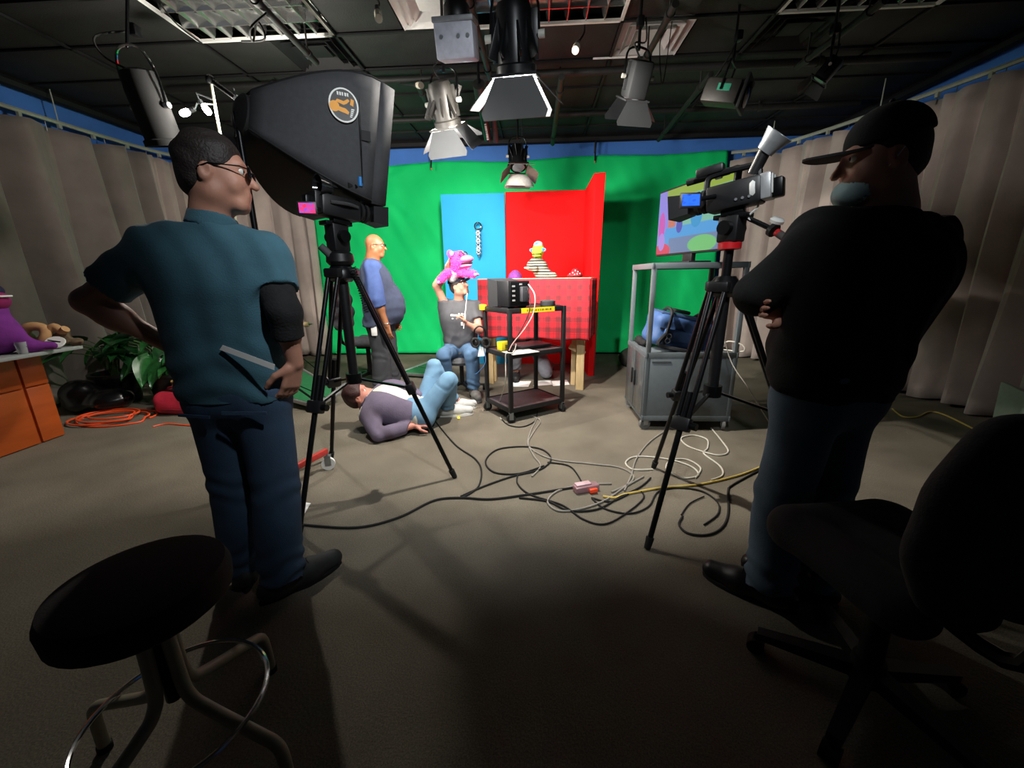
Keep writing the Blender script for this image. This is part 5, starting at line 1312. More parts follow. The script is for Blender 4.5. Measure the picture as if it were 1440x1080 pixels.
# ================================================================ tripods and camcorders
def tripod(label, feet, apex, hub_z, head_top, pan_dir, redring=False, spiral=None, knee=0.52):
    apex = Vector(apex); t = thing('tripod', label, 'tripod', (apex.x, apex.y, 0))
    hub = Vector((apex.x, apex.y, hub_z))
    MB().lathe([(0.05, -0.05), (0.075, -0.03), (0.075, 0.01), (0.06, 0.03), (0.045, 0.05)], apex, (0, 0, 1), 18).build('crown', BLKM, t)
    MB().cyl(apex, hub, 0.03, 0.026, n=14).build('centre_column', BLK, t)
    MB().cyl(hub - Vector((0, 0, 0.03)), hub + Vector((0, 0, 0.03)), 0.045, n=14).build('spreader_hub', BLKM, t)
    for k, f in enumerate(feet):
        f = Vector(f); d = (f - apex); o = Vector((d.x, d.y, 0)).normalized(); s_ = Vector((-o.y, o.x, 0)); a = apex + o * 0.065
        kn = a.lerp(f, knee)
        lg = MB().cyl(a + s_ * 0.032, kn + s_ * 0.026, 0.0125, n=10).build('leg', BLKM, t)
        MB().cyl(a - s_ * 0.032, kn - s_ * 0.026, 0.0125, n=10).build('leg_tube', BLKM, lg)
        MB().box(a, (0.1, 0.05, 0.05), Matrix((s_, o, Vector((0, 0, 1)))).transposed(), 0.01).build('hinge', BLK, lg)
        ax = (f - a).normalized(); M = Matrix((s_, ax.cross(s_), ax)).transposed()
        MB().box(kn, (0.09, 0.05, 0.07), M, 0.01).build('knee_lock', BLK, lg)
        MB().cyl(kn + s_ * 0.045, kn + s_ * 0.075, 0.018, n=10).build('lock_knob', BLKM, lg)
        MB().cyl(a.lerp(f, knee - 0.12), a.lerp(f, 0.965), 0.015, 0.0135, n=10).build('lower_leg', BLKM, lg)
        MB().cyl(a.lerp(f, 0.955), f + Vector((0, 0, 0.004)), 0.02, 0.016, n=10).build('rubber_foot', RUB, lg)
        MB().box((hub + kn) / 2, (0.018, 0.012, (kn - hub).length), Matrix((s_, (kn - hub).normalized().cross(s_), (kn - hub).normalized())).transposed()).build('spreader_arm', BLKM, t, smooth=False)
    # head
    c = Vector((apex.x, apex.y, 0)); h0 = apex.z + 0.04; ht = head_top - h0
    if redring:
        MB().cyl(c + Vector((0, 0, h0)), c + Vector((0, 0, head_top - 0.16)), 0.022, n=12).build('neck_column', BLKM, t)
        MB().lathe([(0.03, -0.018), (0.052, -0.014), (0.052, 0.014), (0.045, 0.018)], c + Vector((0, 0, head_top - 0.145)), (0, 0, 1), 20).build('red_ring', REDP, t)
        h0 = head_top - 0.13
    else:
        MB().lathe([(0.06, 0), (0.075, 0.02), (0.07, 0.06), (0.05, 0.075)], c + Vector((0, 0, h0)), (0, 0, 1), 20).build('bowl', BLK, t)
        MB().cyl(c + Vector((0.0, -0.02, h0 + 0.01)), c + Vector((-0.07, -0.07, h0 + 0.1)), 0.022, 0.02, n=12).build('clamp_grip', mat('grey_grip', '4a4a4c', 0.7), t)
        h0 += 0.07
    pd = Vector(pan_dir).normalized(); ps = Vector((-pd.y, pd.x, 0)); M = Matrix((ps, pd, Vector((0, 0, 1)))).transposed()
    hh = head_top - h0
    MB().box(c + Vector((0, 0, h0 + hh * 0.47)), (0.085, 0.1, hh * 0.94), M, 0.012).build('head_block', BLK, t)
    for s_ in (-1, 1): MB().cyl(c + Vector((0, 0, h0 + hh * 0.5)) + ps * 0.042 * s_, c + Vector((0, 0, h0 + hh * 0.5)) + ps * 0.075 * s_, 0.032, n=16).build('drag_knob', BLKM, t)
    MB().box(c + Vector((0, 0, head_top - 0.012)), (0.07, 0.16, 0.022), M, 0.004).build('camera_plate', BLKM, t)
    return t, c, h0 + hh * 0.5
def camcorder(label, pos, fwd, lcd_dir, sc=1.0, silver=False, eye_up=0.35, screen='set', lcd_off=(0, 0, 0), eye=(0.0, -0.12, 0.13), tilt=0.0, lcd_face=(0.1, -1, 0.05), lcd_pos=None, eyedir=None, eye_pos=None):
    pos = Vector(pos); f = Vector(fwd).normalized(); r = f.cross(Vector((0, 0, 1))).normalized(); u = r.cross(f)
    M = Matrix((r, f, u)).transposed(); L = lambda a, b_, c: pos + (r * a + f * b_ + u * c) * sc
    t = thing('camcorder', label, 'video camera', pos - u * 0.08 * sc)
    S = lambda *q: tuple(v * sc for v in q)
    BM = BLK
    MB().box(L(0, -0.01, -0.075), S(0.06, 0.11, 0.04), M, 0.006).build('mount_foot', BLKM, t)
    MB().box(L(0, -0.02, 0), S(0.12, 0.26, 0.13), M, 0.015).build('body', BM, t)
    MB().box(L(0.0, -0.165, 0.005), S(0.105, 0.05, 0.12), M, 0.008).build('back_panel', mat('silver_plastic', 'b4b6b8', 0.4, 0.3) if silver else BLK, t)
    if silver:
        for k in range(4): MB().box(L(-0.035 + 0.022 * k, -0.193, 0.01), S(0.012, 0.006, 0.09), M, 0.002).build('panel_rib', GREYP if k % 2 else WHITE, t)
        MB().lathe([(0.066 * sc, 0), (0.07 * sc, 0.01), (0.066 * sc, 0.022)], L(0, -0.125, 0.005), f, 24).build('trim_ring', WHITE, t)
    MB().box(L(0, -0.21, -0.01), S(0.06, 0.05, 0.09), M, 0.008).build('battery', BLKM, t)
    bl = MB().cyl(L(0, 0.1, 0.005), L(0, 0.2, 0.005), 0.052 * sc, 0.056 * sc, n=24).build('lens_barrel', BLKM, t)
    for k in (0.12, 0.155): MB().cyl(L(0, k, 0.005), L(0, k + 0.018, 0.005), 0.06 * sc, n=28).build('lens_ring', RUB, bl)
    A = [L(a, 0.2, b_ + 0.005) for a, b_ in ((-0.06, -0.05), (0.06, -0.05), (0.06, 0.05), (-0.06, 0.05))]; B_ = [L(a, 0.3, b_ + 0.005) for a, b_ in ((-0.08, -0.062), (0.08, -0.062), (0.08, 0.062), (-0.08, 0.062))]
    MB().hull(A, B_).build('lens_hood', BLK, bl)
    MB().cyl(L(0, 0.301, 0.005), L(0, 0.303, 0.005), 0.045 * sc, n=20).build('front_glass', mat('black_glass', '08080a', 0.08), bl)
    hd = MB().tube([L(0, -0.13, 0.06), L(0, -0.12, 0.115), L(0, -0.06, 0.125), L(0, 0.06, 0.128), L(0, 0.11, 0.115), L(0, 0.12, 0.06)], 0.016 * sc, 8, sub=4).build('handle', BLK, t)
    MB().cyl(L(0.05, 0.02, 0.14), L(0.05, 0.24, 0.14), 0.018 * sc, n=14).build('microphone', RUB, t)
    MB().cyl(L(0.05, 0.06, 0.14), L(0.05, 0.09, 0.14), 0.026 * sc, n=14).build('mic_holder', STEEL if silver else BLKM, t)
    MB().box(L(0.0, 0.1, 0.155), S(0.05, 0.14, 0.045), M, 0.01).build('top_unit', BLK, t)
    e0 = L(0, -0.1, 0.08); e1 = Vector(eye_pos) if eye_pos else L(*eye); ed = Vector(eyedir).normalized() if eyedir else (e1 - e0).normalized()
    ef = MB().cyl(e0, e1, 0.028 * sc, 0.03 * sc, n=16).build('viewfinder', BLK, t)
    k_ = sc * (1.35 if silver else 1.25)
    MB().lathe([(0.03 * k_, 0), (0.034 * k_, 0.02 * k_), (0.05 * k_, 0.065 * k_), (0.046 * k_, 0.064 * k_), (0.028 * k_, 0.02 * k_)], e1, ed, 22).build('eyecup', mat('eyecup_rubber', 'a0a4a8', 0.3, 0.2) if silver else mat('glossy_black', '1a1a1c', 0.15), ef)
    # flip-out screen
    c = Vector(lcd_pos) if lcd_pos else L(-0.13, 0.06, 0.01); n_ = Vector(lcd_face).normalized(); lx = Vector((0, 0, 1)).cross(n_).normalized(); ly = n_.cross(lx); ML = Matrix((lx, ly, n_)).transposed()
    pn = MB().box(c, S(0.105, 0.075, 0.014), ML, 0.004).build('screen_panel', BLK, t)
    MB().box(c + n_ * 0.0085 * sc, S(0.085, 0.055, 0.002), ML).build('screen_glass', screen_mat(screen), pn, smooth=False)
    MB().cyl(L(-0.06, 0.06, 0.01), c - n_ * 0.014 * sc, 0.012 * sc, n=10).build('screen_hinge', BLKM, t)
    MB().tube([L(0.062, 0.08, 0.02), L(0.085, 0.0, 0.02), L(0.062, -0.1, 0.015)], 0.012 * sc, 8, sub=4).build('hand_strap', mat('grey_strap', '3a3a3c', 0.9), t)
    for k in range(3): MB().cyl(L(-0.061, -0.1 + 0.03 * k, -0.03), L(-0.067, -0.1 + 0.03 * k, -0.03), 0.007 * sc, n=10).build('button', GREYP, t)
    return t, L
def screen_mat(kind):
    name = 'screen_' + kind
    if name in _M: return _M[name]
    m = bpy.data.materials.new(name); m.use_nodes = True; _M[name] = m
    nt = m.node_tree; b = bsdf(m); tc = nt.nodes.new('ShaderNodeTexCoord'); sp = nt.nodes.new('ShaderNodeSeparateXYZ')
    nt.links.new(tc.outputs['Generated'], sp.inputs['Vector'])
    v = nt.nodes.new('ShaderNodeTexVoronoi'); v.inputs['Scale'].default_value = {'set': 3.0, 'blue': 2.2}[kind]; nt.links.new(tc.outputs['Generated'], v.inputs['Vector'])
    rp = nt.nodes.new('ShaderNodeValToRGB'); rp.color_ramp.interpolation = 'LINEAR'
    cs = {'set': ('4060e0', 'e03048', '6a50c8'), 'blue': ('101850', '2a60f0', '2058f8')}[kind]
    rp.color_ramp.elements[0].color = hexc(cs[0]) + (1,); rp.color_ramp.elements[1].color = hexc(cs[2]) + (1,); e = rp.color_ramp.elements.new(0.45); e.color = hexc(cs[1]) + (1,)
    if kind == 'set': nt.links.new(v.outputs['Color'], rp.inputs['Fac'])
    else: nt.links.new(v.outputs['Distance'], rp.inputs['Fac'])
    nt.links.new(rp.outputs['Color'], b.inputs['Base Color']); nt.links.new(rp.outputs['Color'], b.inputs['Emission Color']); b.inputs['Emission Strength'].default_value = 0.9
    b.inputs['Roughness'].default_value = 0.2
    return m
# left tripod
fL = [fl(420, 755), fl(466, 645), fl(640, 672)]
apL = Vector((-0.95, 2.37, 1.33))
tripod('black tripod under the camera beside the softbox', fL, apL, 0.72, 1.6, (0.55, 0.83, 0))
camcorder('black camcorder with small colour screen beside the softbox', Vector((-0.915, 2.37, 1.662)), (0.62, 0.78, -0.1), None, 0.85, False, screen='set', lcd_pos=at(432, 293, 2.14), lcd_face=(0.35, -1, 0.05), eye_pos=at(464, 264, 2.3), eyedir=(-0.6, -0.75, 0.05))
o = MB().cyl(at(507, 262, 2.4), at(506, 249, 2.4), 0.012, n=12).build('microphone_plug', mat('blue_plug', '2a7ac0', 0.4)); tag(o, 'small bright blue plug on top of the black camcorder', 'plug')
o = MB().cyl(at(510, 258, 2.4), at(506, 140, 2.39), 0.0025, n=6).build('antenna', BLK); tag(o, 'thin black antenna rising above the black camcorder', 'antenna')
# coiled cord down the left tripod
pts = []
a, b_ = at(497, 375, 2.3), at(516, 440, 2.32)
for i in range(150):
    q = a.lerp(b_, i / 149); an = i * 2 * math.pi / 8; pts.append(q + Vector((0.012 * math.cos(an), 0.012 * math.sin(an), 0)))
o = MB().tube(pts, 0.0025, 5).build('coiled_cord', RUB); tag(o, 'black coiled cord hanging down the leg of the left tripod', 'cable')
# right tripod
fR = [fl(910, 772), fl(919, 658), Vector((1.62, 1.9, 0))]
apR = Vector((1.06, 2.06, 1.235))
tripod('black tripod with red ring standing beside the person in black', fR, apR, 0.70, 1.57, (-0.55, 0.83, 0), redring=True)
camcorder('silver backed camcorder with large eyecup and blue screen on the right tripod', Vector((1.04, 2.06, 1.645)), (-0.72, 0.69, -0.12), None, 0.9, True, screen='blue', lcd_pos=at(971, 282, 2.0), lcd_face=(-0.1, -1, 0.12), eye=(0.0, -0.15, 0.17), eyedir=(0.42, -0.5, 0.75))
h0, h1, h2 = at(1044, 303, 2.03), at(1085, 322, 1.92), at(1122, 346, 1.8)
t = thing('pan_handle', 'tripod pan handle with red band and round white zoom dial', 'handle', h0)
MB().tube([h0 + Vector((-0.06, 0.02, 0.0)), h0, h1], 0.011, 8).build('rod', BLKM, t); MB().cyl(h1, h1.lerp(h2, 0.12), 0.03, n=14).build('dial_body', BLK, t)
MB().lathe([(0.028, 0), (0.03, 0.012), (0.02, 0.02)], h1 + Vector((0.01, -0.01, 0.025)), (0.1, -0.5, 1), 18).build('zoom_dial', WHITE, t)
MB().cyl(h1.lerp(h2, 0.2), h1.lerp(h2, 0.32), 0.017, n=12).build('red_band', REDP, t); MB().cyl(h1.lerp(h2, 0.3), h2 + (h2 - h1) * 0.2, 0.017, n=12).build('grip', mat('grip_foam', '4a4444', 0.8), t)
MB().tube([at(1062, 275, 2.0), at(1066, 290, 1.97), at(1052, 306, 2.0), at(1075, 315, 1.95)], 0.005, 6, sub=6).build('control_cable', WHITE, t)

# ================================================================ black equipment cart with monitor
def black_cart():
    c0 = [Vector((-0.257, 3.862, 0)), Vector((-0.016, 3.478, 0)), Vector((0.5, 3.80, 0)), Vector((0.258, 4.18, 0))]
    cen = sum(c0, Vector()) / 4; t = thing('equipment_cart', 'black three shelf equipment cart with yellow warning label', 'cart', cen)
    ex = (c0[2] - c0[1]).normalized(); ey = Vector((-ex.y, ex.x, 0)); M = Matrix((ex, ey, Vector((0, 0, 1)))).transposed(); wx, wy = (c0[2] - c0[1]).length, (c0[0] - c0[1]).length
    CB = mat('cart_black', '1c1c1d', 0.5, 0.2, var=0.2); SHM = mat('cart_shelf_brown', '4a4040', 0.6, var=0.15)
    for p in c0:
        q = p + (cen - p) * 0.03
        MB().box(q + Vector((0, 0, 0.57)), (0.035, 0.035, 0.92), M, 0.004).build('post', CB, t); caster(q, t, 0.042, ang=rnd.random() * 3)
    for z_ in (1.02, 0.63, 0.13):
        s_ = MB().box(cen + Vector((0, 0, z_ - 0.004)), (wx, wy, 0.012), M, 0.003).build('shelf', SHM if z_ < 1 else CB, t)
        for sg in (-1, 1):
            MB().box(cen + ey * wy / 2 * sg + Vector((0, 0, z_ - 0.012)), (wx + 0.02, 0.012, 0.045), M, 0.003).build('rim', CB, s_); MB().box(cen + ex * wx / 2 * sg + Vector((0, 0, z_ - 0.012)), (0.012, wy + 0.02, 0.045), M, 0.003).build('rim', CB, s_)
    o = c0[1] + ex * 0.30 - ey * 0.0085 + Vector((0, 0, 1.008))
    lb = MB().box(o, (0.36, 0.003, 0.042), M).build('warning_label', YELT, t, smooth=False)
    g = random.Random(3); a = -0.12
    while a < 0.15:        # small print, too blurred to read
        w_ = g.uniform(0.006, 0.013); MB().box(o + ex * a - ey * 0.002 + Vector((0, 0, 0.0)), (w_, 0.001, 0.016), M).build('label_print', mat('label_ink', '6a6010', 0.6), lb, smooth=False); a += w_ + g.choice((0.004, 0.004, 0.012))
    MB().box(c0[0] + Vector((-0.005, -0.005, 1.02)) , (0.05, 0.06, 0.05), M, 0.004).build('tape_wrap', YELT, t)
    return c0, cen, ex, ey, M
CC, CCEN, CEX, CEY, CMX = black_cart()
def monitor():
    p = at(722, 410, 3.70); p.z = 1.024
    t = thing('field_monitor', 'black boxy field monitor with hood on the black cart', 'monitor', p)
    f = Vector((-0.62, 0.78, 0)).normalized()      # the hooded screen side looks left and back to the set
    r = f.cross(Vector((0, 0, 1))); M = Matrix((r, f, Vector((0, 0, 1)))).transposed(); L = lambda a, b_, c: p + r * a + f * b_ + Vector((0, 0, c))
    MB().box(L(0, 0, 0.125), (0.24, 0.16, 0.22), M, 0.008).build('casing', BLK, t)
    A = [L(a, 0.08, c) for a, c in ((-0.12, 0.015), (0.12, 0.015), (0.12, 0.235), (-0.12, 0.235))]; B_ = [L(a, 0.2, c) for a, c in ((-0.14, 0.0), (0.14, 0.0), (0.14, 0.255), (-0.14, 0.255))]
    MB().hull(A, B_).build('hood', mat('hood_cloth', '161618', 0.8), t)
    MB().box(L(0, -0.083, 0.13), (0.21, 0.012, 0.19), M, 0.004).build('back_panel', BLKM, t)
    MB().box(L(0.035, -0.105, 0.12), (0.07, 0.04, 0.13), M, 0.006).build('battery', mat('battery_grey', '3a3a3e', 0.5), t)
    for k in range(4): MB().box(L(0.09, -0.091, 0.06 + 0.036 * k), (0.022, 0.006, 0.018), M, 0.002).build('connector', STEEL, t)
    for a, c in ((-0.07, 0.19), (-0.07, 0.15), (-0.07, 0.11), (-0.07, 0.07), (0.01, 0.205)): MB().box(L(a, -0.0905, c), (0.03, 0.004, 0.014), M).build('marking', mat('grey_print', '9a9a9a', 0.6), t, smooth=False)
    for s_ in (-1, 1): MB().box(L(s_ * 0.09, 0, 0.008), (0.03, 0.1, 0.016), M).build('foot', RUB, t, smooth=False)
monitor()
p = CC[2] + (CCEN - CC[2]) * 0.42; p.z = 1.024
o = MB().lathe([(0.065, 0), (0.07, 0.01), (0.07, 0.05), (0.06, 0.055)], p, (0, 0, 1), 24).build('tape_roll', mat('dark_grey_tape', '38383a', 0.7)); tag(o, 'dark grey roll of tape on top of the black cart', 'tape')
p = at(709, 482, 3.72); p.z = 0.636; t = thing('tape_box', 'small yellow tape box on the middle shelf of the black cart', 'box', p)
MB().box(p + Vector((0, 0, 0.04)), (0.11, 0.09, 0.08), CMX, 0.008).build('carton', YELT, t); MB().box(p + Vector((0.02, -0.035, 0.04)), (0.035, 0.03, 0.03), CMX).build('print', mat('label_ink', '6a6010', 0.6), t, smooth=False)
p = CCEN + Vector((0.06, 0.06, 0.636)); t = thing('laptop', 'closed dark laptop lying on the middle shelf of the black cart', 'laptop', p)
MB().box(p + Vector((0, 0, 0.012)), (0.34, 0.24, 0.016), CMX, 0.004).build('base', BLK, t); MB().box(p + Vector((0, 0, 0.026)), (0.34, 0.24, 0.01), CMX, 0.004).build('lid', mat('laptop_lid', '3a3436', 0.5), t)
o = MB().box(CC[1] + (CCEN - CC[1]) * 0.35 + Vector((0.05, 0, 0.639)), (0.28, 0.2, 0.003), CMX).build('paper_sheet', mat('grey_paper', 'c8c8c0', 0.8), smooth=False); tag(o, 'pale sheet of paper on the middle shelf of the black cart', 'paper')
# headphones on the cart corner
p = at(675, 478, 3.83); t = thing('headphones', 'black headphones hanging from the corner of the black cart', 'headphones', p)
for a in (-0.05, 0.05):
    c = p + Vector((a, -0.02, -0.02)); k = MB().lathe([(0.02, -0.03), (0.045, -0.025), (0.05, 0.0), (0.04, 0.02)], c, (a * 10, -0.5, 0), 18).build('ear_cup', BLK, t); MB().tube([c + Vector((0.01, -0.03, 0)) + Vector((0.035 * math.cos(i), 0, 0.04 * math.sin(i))) for i in [j * math.pi / 8 for j in range(16)]], 0.011, 6, True).build('pad', RUB, k)
MB().tube([p + Vector((-0.055, 0, 0.0)), p + Vector((-0.05, 0, 0.09)), p + Vector((0, 0, 0.13)), p + Vector((0.05, 0, 0.09)), p + Vector((0.055, 0, 0.0))], 0.008, 8, sub=5).build('headband', BLKM, t)
MB().tube([p + Vector((0.03, -0.03, -0.05)), p + Vector((0.05, -0.06, -0.2)), p + Vector((-0.02, -0.05, -0.3)), p + Vector((-0.06, -0.02, -0.33))], 0.004, 6, sub=6).build('cord', mat('blue_cord', '3a6a9a', 0.5), t)
o = MB().prism([(-0.03, -0.05), (0.04, -0.045), (0.05, 0.03), (-0.01, 0.05)], 0, 0.004, at(676, 494, 3.8), ((1, 0, 0), (0, 0, 1), (0, -1, 0))).build('face_mask', PAPER); tag(o, 'white cloth hanging under the headphones on the black cart', 'cloth')
# cables from monitor to shelf to floor
def cable(label, pts, r=0.005, m=None, sub=8, name='cable', group=None):
    o = MB().tube(pts, r, 6, sub=sub).build(name, m or RUB); tag(o, label, 'cable', group); return o
WC = mat('pale_cable', 'c8c4b8', 0.5, var=0.05); GC = mat('grey_cable', '8c8880', 0.6, var=0.08); YC = mat('yellow_cable', 'c8b058', 0.6, var=0.08); OC = mat('orange_cable', 'f0582a', 0.5, var=0.08)
cable('pale cable looping from the field monitor to the cart shelf', [at(743, 400, 3.55), at(752, 415, 3.45), at(750, 440, 3.43), at(738, 462, 3.42), at(722, 482, 3.43), at(716, 493, 3.44)], 0.005, mat('pink_cable', 'd8a8a0', 0.5))
cable('dark cable hanging from the field monitor over the yellow label', [at(742, 405, 3.55), at(746, 425, 3.44), at(742, 445, 3.43), at(728, 472, 3.43), at(718, 486, 3.44)], 0.004)
cable('pale cable tied at the cart post running down to the floor', [at(726, 484, 3.42), at(722, 496, 3.42), at(712, 497, 3.42), at(711, 510, 3.43), at(710, 540, 3.45), fl(700, 575, 0.01), fl(705, 590, 0.008)], 0.005, WC)
# ================================================================ television cart
def tv_cart():
    o = Vector((1.11, 3.27, 0)); ex = E1; ey = E2; M = RMAT; W, D = 0.72, 0.66; L = lambda a, b_, c: o + ex * a + ey * b_ + Vector((0, 0, c))
    t = thing('television_cart', 'tall grey steel television cart with closed cabinet and casters', 'cart', L(W / 2, D / 2, 0))
    for a in (0.012, W - 0.012):
        for b_ in (0.012, D - 0.012): MB().box(L(a, b_, 0.745), (0.035, 0.035, 1.27), M, 0.003).build('post', GREYM, t)
    for a, b_, c in ((0.03, 0.03, 0.3), (W - 0.03, 0.03, 1.2), (0.03, D - 0.03, 2.0), (W - 0.03, D - 0.03, 0.7)): caster(L(a, b_, 0), t, 0.05, mat('grey_tyre', '6a6a68', 0.8), c)
    for c, nm in ((1.37, 'top_shelf'), (0.665, 'middle_shelf'), (0.12, 'bottom_shelf')):
        s_ = MB().box(L(W / 2, D / 2, c), (W, D, 0.012), M, 0.002).build(nm, GREYM, t)
        for sg in (0, 1): MB().box(L(W / 2, D * sg, c - 0.01), (W + 0.02, 0.012, 0.045), M, 0.002).build('rim', GREYM, s_); MB().box(L(W * sg, D / 2, c - 0.01), (0.012, D + 0.02, 0.045), M, 0.002).build('rim', GREYM, s_)
    MB().box(L(W / 2, 0.0, 0.38), (W - 0.03, 0.008, 0.52), M, 0.002).build('front_panel', GREYM, t); MB().box(L(W / 2, D, 0.38), (W - 0.03, 0.008, 0.52), M, 0.002).build('back_panel', GREYM, t); MB().box(L(W, D / 2, 0.38), (0.008, D - 0.03, 0.52), M, 0.002).build('side_panel', GREYM, t)
    for k in (0, 1):
        d = MB().box(L(-0.006, D * (0.25 + 0.5 * k), 0.38), (0.012, D / 2 - 0.025, 0.52), M, 0.003).build('cabinet_door', mat('grey_gloss', '5c6062', 0.2, 0.3, var=0.08), t)
        MB().box(L(-0.02, D * 0.5 + (0.05 if k else -0.05), 0.4), (0.016, 0.02, 0.14), M, 0.004).build('door_pull', BLK, d)
    MB().box(L(0.12, -0.006, 0.6), (0.15, 0.004, 0.012), M).build('maker_plate', STEEL, t, smooth=False)
    return L
TL = tv_cart()
def tv_screen_mat():
    m = bpy.data.materials.new('tv_picture'); m.use_nodes = True; _M['tv_picture'] = m; nt = m.node_tree; b = bsdf(m)
    uv = nt.nodes.new('ShaderNodeUVMap'); sp = nt.nodes.new('ShaderNodeSeparateXYZ'); nt.links.new(uv.outputs['UV'], sp.inputs['Vector'])
    cur = [None]
    def rgb(h):
        n = nt.nodes.new('ShaderNodeRGB'); n.outputs[0].default_value = hexc(h) + (1,); return n.outputs[0]
    def mth(op, a, b_=None):
        n = nt.nodes.new('ShaderNodeMath'); n.operation = op
        for i, q in enumerate((a, b_)):
            if q is None: continue
            if isinstance(q, (int, float)): n.inputs[i].default_value = q
            else: nt.links.new(q, n.inputs[i])
        return n.outputs[0]
    X, Y = sp.outputs['X'], sp.outputs['Y']
    def half(a, b_, c, soft=60):     # a x + b y > c
        v = mth('SUBTRACT', mth('ADD', mth('MULTIPLY', X, a), mth('MULTIPLY', Y, b_)), c)
        n = nt.nodes.new('ShaderNodeClamp'); nt.links.new(mth('MULTIPLY', v, soft), n.inputs['Value']); return n.outputs[0]
    def ellm(cx, cy, rx, ry):
        v = mth('ADD', mth('POWER', mth('DIVIDE', mth('SUBTRACT', X, cx), rx), 2.0), mth('POWER', mth('DIVIDE', mth('SUBTRACT', Y, cy), ry), 2.0)); n = nt.nodes.new('ShaderNodeClamp'); nt.links.new(mth('MULTIPLY', mth('SUBTRACT', 1.0, v), 6.0), n.inputs['Value']); return n.outputs[0]
    def AND(a, b_): return mth('MULTIPLY', a, b_)
    def over(mask, h, k=1.0):
        n = nt.nodes.new('ShaderNodeMix'); n.data_type = 'RGBA'; nt.links.new(mth('MULTIPLY', mask, k), n.inputs['Factor']); nt.links.new(cur[0], n.inputs['A']); nt.links.new(rgb(h), n.inputs['B']); cur[0] = n.outputs['Result']
    cur[0] = rgb('a08cf0')
    over(AND(half(1, 0, 0.17), half(-1, 0, -0.3)), 'e07a5a'); over(half(1, 0, 0.3), '88c8b0')
    over(AND(half(0.0, 1, 0.84), half(1, 0, 0.12)), 'a0b840'); over(AND(half(0, -1, -0.42), half(1, -0.2, 0.05)), '58a8f0'); over(AND(half(0, -1, -0.25), half(1, 0, 0.2)), '7a8ab8')
    over(ellm(0.36, 0.42, 0.05, 0.12), '5a50c0'); over(ellm(0.07, 0.45, 0.055, 0.24), 'e050c0'); over(ellm(0.1, 0.05, 0.14, 0.13), 'f03060'); over(ellm(0.08, 0.2, 0.06, 0.15), 'c090f0'); over(ellm(0.7, 0.1, 0.2, 0.13), '80d080'); over(ellm(0.6, 0.5, 0.08, 0.16), '40a0e0')
    b.inputs['Base Color'].default_value = (0.01, 0.01, 0.01, 1); b.inputs['Roughness'].default_value = 0.25
    nt.links.new(cur[0], b.inputs['Emission Color']); b.inputs['Emission Strength'].default_value = 0.75
    return m
def television():
    a, c = Vector((1.34, 3.92, 0)), Vector((1.52, 2.99, 0)); d = (c - a).normalized(); n_ = Vector((d.y, -d.x, 0))
    if n_.x > 0: n_ = -n_
    W = (c - a).length; Z0, Hh = 1.455, 0.545; mid = (a + c) / 2; M = Matrix((d, n_.cross(d) if False else Vector((0, 0, 1)).cross(d), Vector((0, 0, 1)))).transposed()
    t = thing('television', 'flat television showing a bright colourful picture on the grey cart', 'television', Vector((mid.x, mid.y, 1.38)))
    MB().box(mid - n_ * 0.03 + Vector((0, 0, Z0 + Hh / 2)), (W, 0.05, Hh), M, 0.006).build('casing', BLK, t)
    p0 = a + d * 0.015 + n_ * 0.0005; p1 = c - d * 0.015 + n_ * 0.0005; z0, z1 = Z0 + 0.015, Z0 + Hh - 0.015
    s_ = MB(); s_.add([Vector((p0.x, p0.y, z0)), Vector((p1.x, p1.y, z0)), Vector((p1.x, p1.y, z1)), Vector((p0.x, p0.y, z1))] + [Vector((p0.x, p0.y, z0)) - n_ * 0.004, Vector((p1.x, p1.y, z0)) - n_ * 0.004, Vector((p1.x, p1.y, z1)) - n_ * 0.004, Vector((p0.x, p0.y, z1)) - n_ * 0.004], [(0, 1, 2, 3), (7, 6, 5, 4), (0, 4, 5, 1), (1, 5, 6, 2), (2, 6, 7, 3), (3, 7, 4, 0)])
    o = s_.build('screen', tv_screen_mat(), t, smooth=False)
    uv = o.data.uv_layers.new(name='UVMap'); off = wloc(t)
    for l in o.data.loops:
        q = o.data.vertices[l.vertex_index].co + off; uv.data[l.index].uv = ((q - p0).dot(d) / (p1 - p0).length, (q.z - z0) / (z1 - z0))
    c_ = mid - n_ * 0.03; MB().box(c_ + Vector((0, 0, 1.43)), (0.12, 0.04, 0.08), M, 0.005).build('stand_neck', BLK, t); MB().box(c_ + Vector((0, 0, 1.388)), (0.3, 0.2, 0.016), M, 0.005).build('stand_base', BLK, t)
television()
